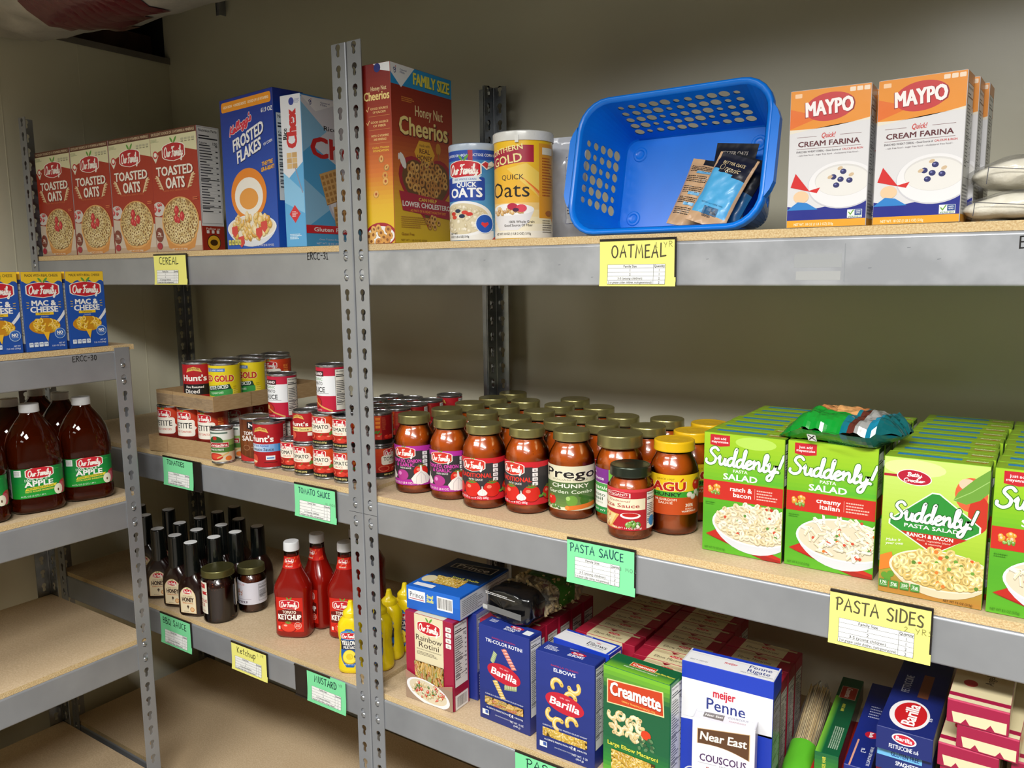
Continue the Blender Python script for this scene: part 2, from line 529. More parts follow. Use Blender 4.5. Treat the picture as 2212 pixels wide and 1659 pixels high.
# ---------------------------------------------------------------- pen strokes
def arcp(cx, cy, rx, ry, a0, a1, n=7):
    return [(cx + rx * math.cos(math.radians(a0 + (a1 - a0) * i / n)), cy + ry * math.sin(math.radians(a0 + (a1 - a0) * i / n))) for i in range(n + 1)]
def crom(P, n=5):
    """smooth curve through points"""
    if len(P) < 3: return P
    Q = [P[0]] + list(P) + [P[-1]]; out = []
    for i in range(1, len(Q) - 2):
        p0, p1, p2, p3 = Q[i - 1:i + 3]
        for k in range(n):
            t = k / n
            out.append(tuple(.5 * (2 * p1[d] + (p2[d] - p0[d]) * t + (2 * p0[d] - 5 * p1[d] + 4 * p2[d] - p3[d]) * t * t + (3 * p1[d] - p0[d] - 3 * p2[d] + p3[d]) * t ** 3) for d in (0, 1)))
    out.append(P[-1]); return out
HAND = {  # width, strokes in a unit-high cell
 'A': (.75, [[(0, 0), (.38, 1), (.72, 0)], [(.12, .36), (.62, .4)]]),
 'B': (.62, [[(.05, 0), (.05, 1)], crom([(.05, 1), (.5, .85), (.42, .58), (.06, .53), (.58, .38), (.5, .05), (.03, 0)])]),
 'C': (.68, [arcp(.4, .5, .4, .5, 60, 305)]),
 'D': (.68, [[(.05, 0), (.05, 1)], crom([(.02, 1), (.5, .85), (.62, .45), (.45, .1), (.02, 0)])]),
 'E': (.58, [[(.52, 1), (.06, .97), (.05, .0), (.55, .03)], [(.06, .52), (.45, .53)]]),
 'I': (.2, [[(.08, 1), (.08, 0)]]),
 'K': (.62, [[(.06, 1), (.06, 0)], [(.55, .95), (.08, .45), (.58, 0)]]),
 'L': (.55, [[(.06, 1), (.04, .02), (.58, .08)]]),
 'M': (.85, [[(0, 0), (.12, 1), (.4, .3), (.68, 1), (.8, 0)]]),
 'O': (.78, [arcp(.37, .5, .37, .5, 100, 460, 12)]),
 'P': (.6, [[(.06, 0), (.08, 1)], crom([(-.06, .93), (.3, 1.03), (.58, .8), (.4, .52), (.1, .48)])]),
 'Q': (.8, [arcp(.37, .5, .36, .48, 90, 450, 12), [(.42, .3), (.78, -.05)]]),
 'R': (.64, [[(.05, 0), (.06, 1)], crom([(.0, .98), (.45, .95), (.5, .65), (.08, .5)]), [(.2, .5), (.6, 0)]]),
 'S': (.6, [crom([(.55, .88), (.3, 1), (.06, .8), (.25, .55), (.52, .35), (.42, .05), (.02, .1)])]),
 'T': (.66, [[(0, .97), (.66, 1)], [(.33, 1), (.3, 0)]]),
 'U': (.66, [crom([(.05, 1), (.06, .3), (.3, 0), (.55, .25), (.58, 1)])]),
 'Y': (.6, [[(.0, 1), (.3, .5)], [(.6, 1), (.25, 0)]]),
 'e': (.48, [crom([(.05, .3), (.4, .38), (.35, .58), (.15, .55), (.04, .28), (.18, .02), (.45, .1)])]),
 't': (.4, [[(.2, .95), (.18, .05), (.35, .02)], [(0, .62), (.4, .65)]]),
 'c': (.45, [arcp(.25, .3, .22, .3, 50, 310)]),
 'h': (.5, [[(.05, 1), (.05, 0)], crom([(.05, .4), (.25, .6), (.42, .4), (.44, 0)])]),
 'u': (.5, [crom([(.04, .58), (.06, .15), (.25, 0), (.42, .2)]), [(.44, .6), (.46, 0)]]),
 'p': (.5, [[(.05, .6), (.04, -.4)], crom([(.05, .5), (.3, .62), (.46, .35), (.3, .05), (.06, .08)])]),
 'a': (.5, [arcp(.24, .28, .22, .27, 40, 400, 8), [(.45, .55), (.47, 0)]]),
 'o': (.5, [arcp(.24, .28, .22, .28, 90, 450, 8)]), 'm': (.7, [[(.03, .58), (.03, 0)], crom([(.03, .4), (.2, .58), (.32, .4), (.33, 0)]), crom([(.33, .4), (.5, .58), (.62, .4), (.63, 0)])]),
 '0': (.6, [arcp(.28, .5, .26, .48, 90, 450, 10)]), '1': (.35, [[(.04, .82), (.18, 1), (.18, 0)], [(.02, 0), (.34, 0)]]),
 '2': (.55, [crom([(.04, .8), (.28, 1), (.48, .78), (.3, .4), (.02, .02)]) + [(.55, .04)]]),
 '3': (.55, [crom([(.04, .92), (.35, 1), (.45, .75), (.2, .54), (.5, .35), (.35, .02), (.02, .08)])]),
 '8': (.5, [crom([(.25, .53), (.06, .75), (.25, .98), (.44, .76), (.25, .53), (.04, .25), (.25, .0), (.46, .25), (.25, .53)])]),
 '-': (.5, [[(.08, .5), (.42, .5)]]), ' ': (.45, []), 'N': (.7, [[(.02, 0), (.04, 1), (.6, .02), (.62, 1)]]),
}
def pen(a, s, x, y, h, w, c, sx=1.0, gap=.2, seed=3, slope=0.0, shear=.0):
    """felt-pen writing; x, y = lower left"""
    r = random.Random(seed); cx = x
    for ch in s:
        wd, st = HAND[ch]; dy = r.uniform(-.05, .05) * h; k = h * r.uniform(.93, 1.06)
        for q in st:
            P = [(cx + (px + shear * py) * k * sx, y + dy + slope * (cx - x) + py * k) for px, py in q]
            a.line(P, w, c)
        cx += (wd + gap) * h * sx
    return cx
# brush script, joined lower case; x-height .5, cap 1
SCR = {
 'S': (.72, [crom([(.66, .86), (.5, 1.0), (.3, .94), (.22, .74), (.38, .56), (.56, .38), (.52, .1), (.28, -.04), (.04, .06), (.02, .22)])]),
 'u': (.52, [crom([(.0, .36), (.1, .5), (.1, .2), (.18, .02), (.34, .12), (.42, .48), (.4, .12), (.48, .02), (.58, .12)])]),
 'd': (.54, [crom([(.42, .42), (.25, .5), (.06, .3), (.1, .04), (.28, .06), (.42, .4), (.5, 1.02), (.42, .95), (.4, .2), (.46, .02), (.58, .1)])]),
 'e': (.42, [crom([(.0, .16), (.2, .24), (.34, .4), (.22, .5), (.06, .3), (.12, .04), (.3, .02), (.46, .16)])]),
 'n': (.54, [crom([(.0, .4), (.08, .48), (.08, .02), (.1, .26), (.3, .5), (.38, .34), (.38, .08), (.46, .0), (.58, .1)])]),
 'm': (.74, [crom([(.0, .4), (.08, .48), (.08, .02), (.1, .28), (.26, .48), (.32, .3), (.3, .02), (.36, .3), (.52, .5), (.56, .1), (.64, .0), (.76, .1)])]),
 'l': (.3, [crom([(.0, .12), (.14, .4), (.26, .86), (.2, 1.02), (.1, .85), (.1, .15), (.18, .0), (.32, .1)])]),
 'y': (.52, [crom([(.0, .38), (.1, .48), (.1, .16), (.22, .04), (.38, .18), (.46, .5), (.4, .0), (.28, -.42), (.1, -.46), (.08, -.26), (.3, -.06), (.56, .12)])]),
 'i': (.26, [crom([(.0, .3), (.1, .48), (.1, .1), (.16, .0), (.28, .1)]), [(.14, .7), (.15, .72)]]),
 'a': (.5, [crom([(.4, .4), (.24, .5), (.05, .28), (.1, .03), (.26, .06), (.4, .42), (.38, .1), (.46, .0), (.54, .1)])]),
 'r': (.38, [crom([(.0, .36), (.1, .5), (.12, .02), (.14, .3), (.26, .48), (.4, .42)])]),
 'O': (.8, [crom([(.42, 1.0), (.14, .82), (.04, .4), (.2, .02), (.5, .04), (.7, .42), (.62, .85), (.38, .98), (.26, .8)])]),
 'F': (.62, [crom([(.08, .82), (.16, .98), (.45, .94), (.72, 1.0)]), crom([(.36, .95), (.32, .5), (.22, .04), (.06, .0)]), [(.18, .5), (.54, .54)]]),
 'B': (.62, [[(.14, .0), (.22, 1)], crom([(.06, .86), (.3, 1.02), (.56, .84), (.44, .58), (.22, .52), (.54, .44), (.54, .12), (.2, -.02), (.04, .1)])]),
 'C': (.6, [crom([(.58, .84), (.42, 1.0), (.14, .8), (.04, .36), (.2, .0), (.5, .08)])]),
 't': (.32, [crom([(.16, .85), (.1, .12), (.18, .0), (.32, .1)]), [(.0, .56), (.32, .58)]]),
 'o': (.44, [crom([(.26, .5), (.06, .34), (.08, .04), (.28, .02), (.4, .26), (.26, .5), (.3, .38), (.48, .42)])]),
 'c': (.4, [crom([(.36, .4), (.22, .5), (.05, .28), (.1, .02), (.26, .02), (.42, .14)])]),
 'k': (.44, [crom([(.0, .12), (.18, .8), (.16, 1.0), (.08, .8), (.08, .02)]), crom([(.34, .48), (.1, .24), (.3, .04), (.46, .1)])]),
 's': (.36, [crom([(.0, .1), (.18, .5), (.28, .3), (.26, .04), (.08, .02)])]),
 'K': (.62, [[(.12, 0), (.2, 1)], crom([(.62, .95), (.2, .48), (.34, .2), (.66, .02)])]),
 'g': (.5, [crom([(.4, .4), (.24, .5), (.05, .28), (.1, .03), (.26, .06), (.42, .46), (.36, -.2), (.2, -.46), (.04, -.3), (.3, -.04), (.52, .12)])]),
 "'": (.14, [[(.08, 1.0), (.04, .8)]]),
 '!': (.34, [[(.3, 1.08), (.14, .34)], [(.1, .08), (.1, .1)]]), ' ': (.25, []),
}
def script(a, s, cx, cy, w, h, pw, c, slope=0.0, shear=.12, edge=None):
    """joined brush script centred on cx, cy, total width w, cap height h"""
    tot = sum(SCR[ch][0] for ch in s); k = w / tot
    for col, ww in ((edge, pw * 1.55), (c, pw)):
        if col is None: continue
        x = cx - w / 2; base = a.L; top = base
        for n, ch in enumerate(s):
            wd, st = SCR[ch]; a.L = base + (n % 2) * 6
            for q in st:
                P = [(x + px * k + shear * py * h, cy - h / 2 + py * h + slope * (x - cx + px * k)) for px, py in q]
                a.line(P, ww, col)
            top = max(top, a.L); x += wd * k
        a.L = top + 1

# ---------------------------------------------------------------- shared printed motifs
def dashes(a, x, y, w, h, rows, c, seed=1, fill=.55, lo=.6):
    """lines of print too small to read"""
    r = random.Random(seed); a.hold = True
    for i in range(rows):
        yy = y + h - (i + .8) * h / rows; xx = x; end = x + w * r.uniform(lo, 1)
        while xx < end:
            l = min(end - xx, r.uniform(.02, .08) * w + .0008)
            a.rect(xx, yy, l, h / rows * fill, c); xx += l + .0007
    a.hold = False; a.L += 1
def logo(a, cx, cy, w, red='c8202e'):
    """red shield with white script and two leaves"""
    h = w * .42
    def sh(k, c):
        P = [(-.5, -.16), (-.5, .17), (-.42, .24), (-.22, .3), (0, .33), (.22, .3), (.42, .24), (.5, .17), (.5, -.16), (.42, -.24), (.22, -.3), (0, -.34), (-.22, -.3), (-.42, -.24)]
        a.poly([(cx + x * w * k, cy + y * w * .72 * k) for x, y in P], c)
    sh(1.0, 'f4f0e6'); sh(.93, red)
    for (dx, ang, k) in ((-.03, 130, 1), (.06, 50, 1.15)):
        an = math.radians(ang)
        a.ell(cx + dx * w + math.cos(an) * .05 * w, cy + .245 * w + math.sin(an) * .06 * w, .09 * w * k, .034 * w, '5f9e3d', 10, an)
    script(a, 'Our Family', cx - .012 * w, cy + .0 * w, w * .8, w * .24, w * .032, 'fbf7f0', shear=.1)
def nutri(a, x, y, w, h, bg='f2f1ec', ink='26262a', title=True, cal='', seed=5, title_text='Nutrition Facts'):
    a.rect(x, y, w, h, ink); t = min(.0006, w * .02); a.rect(x + t, y + t, w - 2 * t, h - 2 * t, bg)
    th = min(h * .07, w * .13)
    if title: a.text(title_text, x + w / 2, y + h - th * .95, th * .8, ink, .02, w=w * .86)
    yy = y + h - th * 1.9; a.rect(x + w * .06, yy - th * .9, w * .5, th * .35, ink)
    a.rect(x + w * .05, yy - th * 1.7, w * .9, th * .4, ink)
    if cal: a.text('Calories', x + w * .06, yy - th * 2.9, th * .6, ink, .02, al='l'); a.text(cal, x + w * .92, yy - th * 2.9, th * .85, ink, .02, al='r')
    top = yy - th * 3.8; rows = int((top - y - h * .08) / (th * .85)); r = random.Random(seed); a.hold = True
    for i in range(max(0, rows)):
        q = top - i * th * .85
        a.rect(x + w * .06, q, w * r.uniform(.3, .62), th * .32, '55555a' if i % 3 else ink)
        if i % 2 == 0: a.rect(x + w * .82, q, w * .11, th * .32, ink)
        a.rect(x + w * .05, q - th * .26, w * .9, .00018, '77777a')
        if i in (rows // 2, rows - 3): a.rect(x + w * .05, q - th * .4, w * .9, th * .24, ink)
    a.hold = False; a.L += 1
def barcode(a, x, y, w, h, seed=2, vert=True):
    a.rect(x, y, w, h, 'f4f4f2'); r = random.Random(seed); q = .06; a.hold = True
    while q < .92:
        t = r.choice((.012, .02, .035))
        if vert: a.rect(x + w * q, y + h * .12, w * t, h * .78, '1c1c20')
        else: a.rect(x + w * .1, y + h * q, w * .8, h * t, '1c1c20')
        q += t + r.choice((.012, .02, .03))
    a.hold = False; a.L += 1
def ring(cx, cy, r, ro, k=.8, n=10, w=.42):
    o = []
    for i in range(n + 1):
        t = 2 * PI * i / n; o.append((math.cos(t), math.sin(t)))
    c, s = math.cos(ro), math.sin(ro)
    f = lambda q, m: (cx + (q[0] * c * m - q[1] * s * k * m) * r, cy + (q[0] * s * m + q[1] * c * k * m) * r)
    return [f(q, 1) for q in o[:-1]], [f(q, w) for q in o[:-1]]
def cereal_rings(a, cx, cy, rx, ry, r0, cols, n, seed, top=None, hole='7d5a34'):
    """heap of little oat rings inside an oval"""
    r = random.Random(seed); S = []
    pts = []
    for _ in range(n * 12):
        t, q = r.uniform(0, 2 * PI), math.sqrt(r.random())
        x, y = cx + rx * q * math.cos(t), cy + ry * q * math.sin(t)
        if all((x - u) ** 2 + (y - v) ** 2 > (r0 * 1.25) ** 2 for u, v in pts): pts.append((x, y))
        if len(pts) >= n: break
    pts.sort(key=lambda p: -p[1])
    for x, y in pts:
        o, i = ring(x, y, r0 * r.uniform(.85, 1.1), r.uniform(0, 3), r.uniform(.65, 1)); c = r.choice(cols)
        o2, _ = ring(x - r0 * .04, y - r0 * .16, r0 * 1.02, 0, .9, 8)
        S += [(o2, mixc(c, '3c2410', .55)), (o, c), (i, hole)]
    a.many(S)
def blobs(a, cx, cy, rx, ry, cols, n, seed, r0, asp=(.5, 1.0), sides=7, edge=.35, inside=True, elong=1.0):
    r = random.Random(seed); S = []
    for i in range(n):
        t, q = r.uniform(0, 2 * PI), math.sqrt(r.random()) * (1 if inside else 1.05)
        x, y = cx + rx * q * math.cos(t), cy + ry * q * math.sin(t); c = r.choice(cols)
        ro = r.uniform(0, PI); k = r.uniform(*asp); R = r0 * r.uniform(.7, 1.2)
        co, si = math.cos(ro), math.sin(ro)
        def sh(m, dx=0, dy=0):
            return [(x + dx + (math.cos(2 * PI * j / sides) * R * elong * m * co - math.sin(2 * PI * j / sides) * R * k * m * si),
                     y + dy + (math.cos(2 * PI * j / sides) * R * elong * m * si + math.sin(2 * PI * j / sides) * R * k * m * co)) for j in range(sides)]
        S += [(sh(1.15, 0, -R * .18), mixc(c, '2a1a08', edge)), (sh(1), c), (sh(.5, -R * .12, R * .16), mixc(c, 'ffffff', .35))]
    a.many(S)
def shells(a, cx, cy, rx, ry, cols, n, seed, r0, extra=()):
    """heap of pasta shells seen from above"""
    r = random.Random(seed); S = []
    P = []
    for _ in range(n * 10):
        t, q = r.uniform(0, 2 * PI), math.sqrt(r.random()); x, y = cx + rx * q * math.cos(t), cy + ry * q * math.sin(t)
        if all((x - u) ** 2 + (y - v) ** 2 > (r0 * 1.05) ** 2 for u, v in P): P.append((x, y))
        if len(P) >= n: break
    P.sort(key=lambda p: -p[1])
    for i, (x, y) in enumerate(P):
        ro = r.uniform(0, 2 * PI); c = r.choice(cols); co, si = math.cos(ro), math.sin(ro); R = r0 * r.uniform(.85, 1.15)
        T = lambda Q, dx=0, dy=0: [(x + dx + (u * co - v * si) * R, y + dy + (u * si + v * co) * R) for u, v in Q]
        O = [(1, .0), (.75, .55), (.15, .8), (-.5, .62), (-.95, .1), (-.6, -.5), (0, -.72), (.7, -.5)]
        I = [(.7, .08), (.35, .42), (-.2, .42), (-.6, .1), (-.2, .02)]
        S += [(T(O, 0, -R * .16), mixc(c, '3a2a10', .4)), (T(O), c), (T(I), mixc(c, '5a4420', .42)), (T([(-.5, -.2), (0, -.42), (.5, -.25), (0, -.2)]), mixc(c, 'ffffff', .5))]
        if extra and r.random() < .22:
            q = r.choice(extra); e = [(x + R * .9 + .45 * R * math.cos(k), y + .45 * R * math.sin(k)) for k in range(6)]
            S.append((e, q))
    a.many(S)
def tubes(a, cx, cy, rx, ry, cols, n, seed, r0, extra=()):
    r = random.Random(seed); S = []; P = []
    for _ in range(n * 10):
        t, q = r.uniform(0, 2 * PI), math.sqrt(r.random()); P.append((cx + rx * q * math.cos(t), cy + ry * q * math.sin(t)))
        if len(P) >= n: break
    P.sort(key=lambda p: -p[1])
    for x, y in P:
        ro = r.uniform(-.9, .9) + (PI / 2 if r.random() < .2 else 0); c = r.choice(cols); co, si = math.cos(ro), math.sin(ro)
        T = lambda Q, dx=0, dy=0: [(x + dx + (u * co - v * si) * r0, y + dy + (u * si + v * co) * r0) for u, v in Q]
        S += [(T([(-1.7, -.42), (1.4, -.42), (1.8, .42), (-1.3, .42)], 0, -r0 * .2), mixc(c, '3a2a10', .45)), (T([(-1.7, -.42), (1.4, -.42), (1.8, .42), (-1.3, .42)]), c),
              (T([(-1.5, .1), (1.5, .1), (1.6, .3), (-1.4, .3)]), mixc(c, 'ffffff', .45)), (T([(1.4, -.34), (1.75, .0), (1.7, .36), (1.35, .0)]), mixc(c, '4a3818', .5))]
        if extra and r.random() < .25:
            e = [(x + r0 * 1.2 + .55 * r0 * math.cos(k), y + .55 * r0 * math.sin(k)) for k in range(6)]; S.append((e, r.choice(extra)))
    a.many(S)
def elbow(a, x, y, r, ro, c, w=.5, n=7, sw=190):
    """one macaroni elbow"""
    P = arcp(0, 0, r, r, 0, sw, n); co, si = math.cos(ro), math.sin(ro)
    Q = [(x + u * co - v * si, y + u * si + v * co) for u, v in P]
    a.line([(u, v - r * .12) for u, v in Q], r * w * 1.25, mixc(c, '3a2408', .4)); a.line(Q, r * w * 1.1, c)
    a.line([(u - r * .05, v + r * .08) for u, v in Q[1:-1]], r * w * .3, mixc(c, 'ffffff', .45))
    a.ell(Q[0][0], Q[0][1], r * w * .32, r * w * .24, mixc(c, '4a3010', .6), 8)
def tomato(a, x, y, r, leaf=True):
    a.ell(x, y - r * .03, r * 1.03, r * .95, '8e1512', 18); a.ell(x, y, r, r * .9, 'd2281e', 18); a.ell(x - r * .35, y + r * .25, r * .28, r * .2, 'f08a72', 10)
    if leaf:
        for k in range(5):
            an = PI / 2 + (k - 2) * .62; a.line([(x, y + r * .62), (x + math.cos(an) * r * .55, y + r * .62 + math.sin(an) * r * .4)], r * .11, '4d8a34')
def garlic(a, x, y, r):
    a.poly([(x - r, y - r * .2), (x - r * .75, y - r * .65), (x, y - r * .8), (x + r * .75, y - r * .65), (x + r, y - r * .2), (x + r * .6, y + r * .3), (x + r * .14, y + r * .6), (x + r * .05, y + r * 1.15), (x - r * .1, y + r * 1.15), (x - r * .12, y + r * .6), (x - r * .6, y + r * .3)], 'efe9e4')
    for k in (-.5, 0, .5): a.line([(x + k * r, y - r * .66), (x + k * r * .9, y), (x, y + r * .5)], r * .05, 'c8bdc0')
def bowl(a, cx, cy, rx, ry, rim='f4f2ee', body='e6e4e6', depth=1.0, inner='d8d2cc'):
    P = [(cx - rx, cy)] + [(cx + rx * math.cos(t) * (1 - .12 * abs(math.sin(t))), cy + (ry + depth * rx * .55) * math.sin(t)) for t in [PI + PI * i / 16 for i in range(17)]] + [(cx + rx, cy)]
    a.poly(P, body); a.ell(cx, cy, rx, ry, rim, 36); a.ell(cx, cy, rx * .95, ry * .93, inner, 36)

def carton(w, d, h, base='ffffff', front=None, right=None, left=None, top=None, back=None, mat=None, cols={}, bev=.0008, flaps=True):
    """folded card box: front face at y=0 centred on x, standing on z=0"""
    mat = mat or M['card']; b = B()
    bm = bmesh.new(); bmesh.ops.create_cube(bm, size=1.0)
    for v in bm.verts: v.co = Vector((v.co.x * w, (v.co.y + .5) * d, (v.co.z + .5) * h))
    bmesh.ops.bevel(bm, geom=bm.edges[:], offset=bev, segments=1, affect='EDGES')
    bm.normal_update(); bm.faces.ensure_lookup_table()
    for f in bm.faces:
        n = f.normal; c = base
        for k, q in (('f', (0, -1, 0)), ('b', (0, 1, 0)), ('r', (1, 0, 0)), ('l', (-1, 0, 0)), ('t', (0, 0, 1))):
            if n.dot(Vector(q)) > .9: c = cols.get(k, base)
        b.face([v.co.copy() for v in f.verts], n.copy(), c, mat)
    bm.free()
    i = .0006
    def put(a, o, ux, uy, x0, x1, y0, y1):
        if a is None: return
        a.clip(x0 + i, x1 - i, y0 + i, y1 - i); b.art(a, o, ux, uy, mat, .00012)
    put(front, (0, 0, 0), (1, 0, 0), (0, 0, 1), -w / 2, w / 2, 0, h)
    put(right, (w / 2, d / 2, 0), (0, 1, 0), (0, 0, 1), -d / 2, d / 2, 0, h)
    put(left, (-w / 2, d / 2, 0), (0, -1, 0), (0, 0, 1), -d / 2, d / 2, 0, h)
    put(back, (0, d, 0), (-1, 0, 0), (0, 0, 1), -w / 2, w / 2, 0, h)
    if flaps:
        if top is None: top = A()
        c = mixc(cols.get('t', base), '201810', .45)
        top.rect(-w / 2, d * .2, w, .0005, c)
        for sx in (-1, 1): top.rect(sx * w * .5 - (w * .02 if sx > 0 else 0), -d / 2, w * .02, d, mixc(cols.get('t', base), '201810', .18))
    put(top, (0, d / 2, h), (1, 0, 0), (0, 1, 0), -w / 2, w / 2, -d / 2, d / 2)
    return b
# ---------------------------------------------------------------- the room
FZ = 0.115
def slab(name, x0, x1, y0, y1, z0, z1, mat):
    b = B(); b.box(x0, x1, y0, y1, z0, z1, 'ffffff', mat)
    o = b.obj(name); o['kind'] = 'structure'; return o
slab('floor', -2.6, 3.4, -3.9, 0.60, FZ - .05, FZ, M['floor'])
slab('wall_back', -1.33, 3.4, 0.512, 0.60, FZ, 2.95, M['wall'])
wl = B(); wl.box(-1.36, -1.312, -3.9, 0.512, FZ, 2.205, 'ffffff', M['wall'])
# vertical panel joints pressed into the left wall
for y in (-0.35, -0.01, 0.214, 0.362):
    wl.box(-1.3122, -1.3113, y - .0011, y + .0011, FZ, 2.204, 'ffffff', M['trim'] if False else M['wall'])
wl = wl.obj('wall_left'); wl['kind'] = 'structure'
slab('wall_front', -2.6, 3.4, -3.95, -3.9, FZ, 2.95, M['farwall'])
slab('wall_right', 3.4, 3.45, -3.9, 0.6, FZ, 2.95, M['farwall'])
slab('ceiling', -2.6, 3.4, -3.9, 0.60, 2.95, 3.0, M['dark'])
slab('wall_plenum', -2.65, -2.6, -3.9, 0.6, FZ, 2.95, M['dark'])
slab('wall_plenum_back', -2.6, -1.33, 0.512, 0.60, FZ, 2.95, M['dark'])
# angle trim along the top of the left wall, rusty lath behind it
t = B()
t.box(-1.372, -1.303, -3.9, 0.512, 2.205, 2.211, 'ffffff', M['trim'])
t.box(-1.306, -1.303, -3.9, 0.512, 2.193, 2.205, 'ffffff', M['trim'])
o = t.obj('trim_1'); o['kind'] = 'structure'
t = B(); t.box(-1.43, -1.40, -3.9, 0.512, 2.19, 2.295, 'ffffff', M['brown'])
o = t.obj('trim_2'); o['kind'] = 'structure'

# ---------------------------------------------------------------- steel shelving
def part(b, name, root):
    L = root.location
    b.v = [(x - L.x, y - L.y, z - L.z) for x, y, z in b.v]
    return b.obj(name, root)
KH = [(0, .0095)]
def keyhole(z):
    """outline, counter-clockwise from the bottom, about a slot centred on z: round head, narrow tail"""
    P = []
    for a in range(-60, 241, 30): P.append((.0065 * math.cos(math.radians(a)), z + .0040 + .0065 * math.sin(math.radians(a))))
    for a in range(180, 361, 36): P.append((.0042 * math.cos(math.radians(a)), z - .0090 + .0042 * math.sin(math.radians(a))))
    return P
def flange(b, cx, cy, dx, dy, nx, ny, z0, z1, s0, mat, wid=.0375, th=.0018, r=.003):
    """slotted flange: starts r away from the corner (cx, cy), runs along (dx, dy), outward normal (nx, ny)"""
    def P(t, z, back=False):
        q = th if back else 0
        return Vector((cx + dx * t - nx * q, cy + dy * t - ny * q, z))
    n = Vector((nx, ny, 0)); tc = wid * .53
    zs = []; k = 0
    s = s0
    while s > z0 + .012:
        if s < z1 - .006: zs.append(s)
        s -= .0381
    flip = Vector((dx, dy, 0)).cross(Vector((0, 0, 1))).dot(n) < 0
    def F(pts2, back=False):
        p = [P(t, z, back) for t, z in pts2]
        if flip != back: p = p[::-1]
        b.face(p, -n if back else n, 'ffffff', mat)
    edges = [z1] + [(a + c) / 2 for a, c in zip(zs, zs[1:])] + [z0]
    for i, s in enumerate(zs):
        top, bot = edges[i], edges[i + 1]
        K = [(tc + u, v) for u, v in keyhole(s)]
        hi = max(range(len(K)), key=lambda q: K[q][1]); lo = min(range(len(K)), key=lambda q: K[q][1])
        # ring of outline split in right half (lo..hi) and left half (hi..lo)
        def walk(a, c):
            o = [K[a]]
            while a != c:
                a = (a + 1) % len(K); o.append(K[a])
            return o
        right = walk(lo, hi); left = walk(hi, lo)
        for back in (False, True):
            F([(tc, bot), (wid, bot), (wid, top), (tc, top)] + right[::-1], back)
            F([(tc, top), (r, top), (r, bot), (tc, bot)] + left[::-1], back)
        for q in range(len(K)):
            a, c = K[q], K[(q + 1) % len(K)]
            p = [P(a[0], a[1]), P(c[0], c[1]), P(c[0], c[1], True), P(a[0], a[1], True)]
            nn = (p[1] - p[0]).cross(p[3] - p[0]).normalized()
            mid = P(tc, s) - p[0]
            if nn.dot(mid) < 0: nn = -nn
            b.face(p, nn, 'ffffff', mat)
    e = Vector((dx, dy, 0))
    b.face([P(wid, z0), P(wid, z1), P(wid, z1, True), P(wid, z0, True)], e, 'ffffff', mat)
    b.face([P(0, z1), P(wid, z1), P(wid, z1, True), P(0, z1, True)], (0, 0, 1), 'ffffff', mat)
def post(root, cx, cy, sx, sy, z0, z1, s0, mat, name='post', seam=None):
    """angle post, outer corner at (cx, cy), one flange running sx in x, the other sy in y"""
    b = B(); r = .003
    flange(b, cx, cy, sx, 0, 0, -sy, z0, z1, s0, mat)
    flange(b, cx, cy, 0, sy, -sx, 0, z0, z1, s0, mat)
    prev = None
    for i in range(7):
        a = PI / 2 * i / 6
        x = cx + sx * (r - r * math.sin(a)); y = cy + sy * (r - r * math.cos(a))
        n = Vector((-sx * math.sin(a), -sy * math.cos(a), 0))
        if prev:
            p0, n0 = prev
            q = [Vector((p0[0], p0[1], z0)), Vector((x, y, z0)), Vector((x, y, z1)), Vector((p0[0], p0[1], z1))]
            b.face(q, [n0, n, n, n0], 'ffffff', mat)
        prev = ((x, y), n)
    if seam:
        for z in seam:
            b.box(min(cx + sx * .001, cx + sx * .0375), max(cx + sx * .001, cx + sx * .0375), cy - sy * .0003 if sy > 0 else cy, cy if sy > 0 else cy + .0003, z, z + .0007, '303236', M['print_dark'])
    return part(b, name, root)
M['print_dark'] = print_mat('post_seam_line', .5, .3)  # dark line of the splice joint across the posts

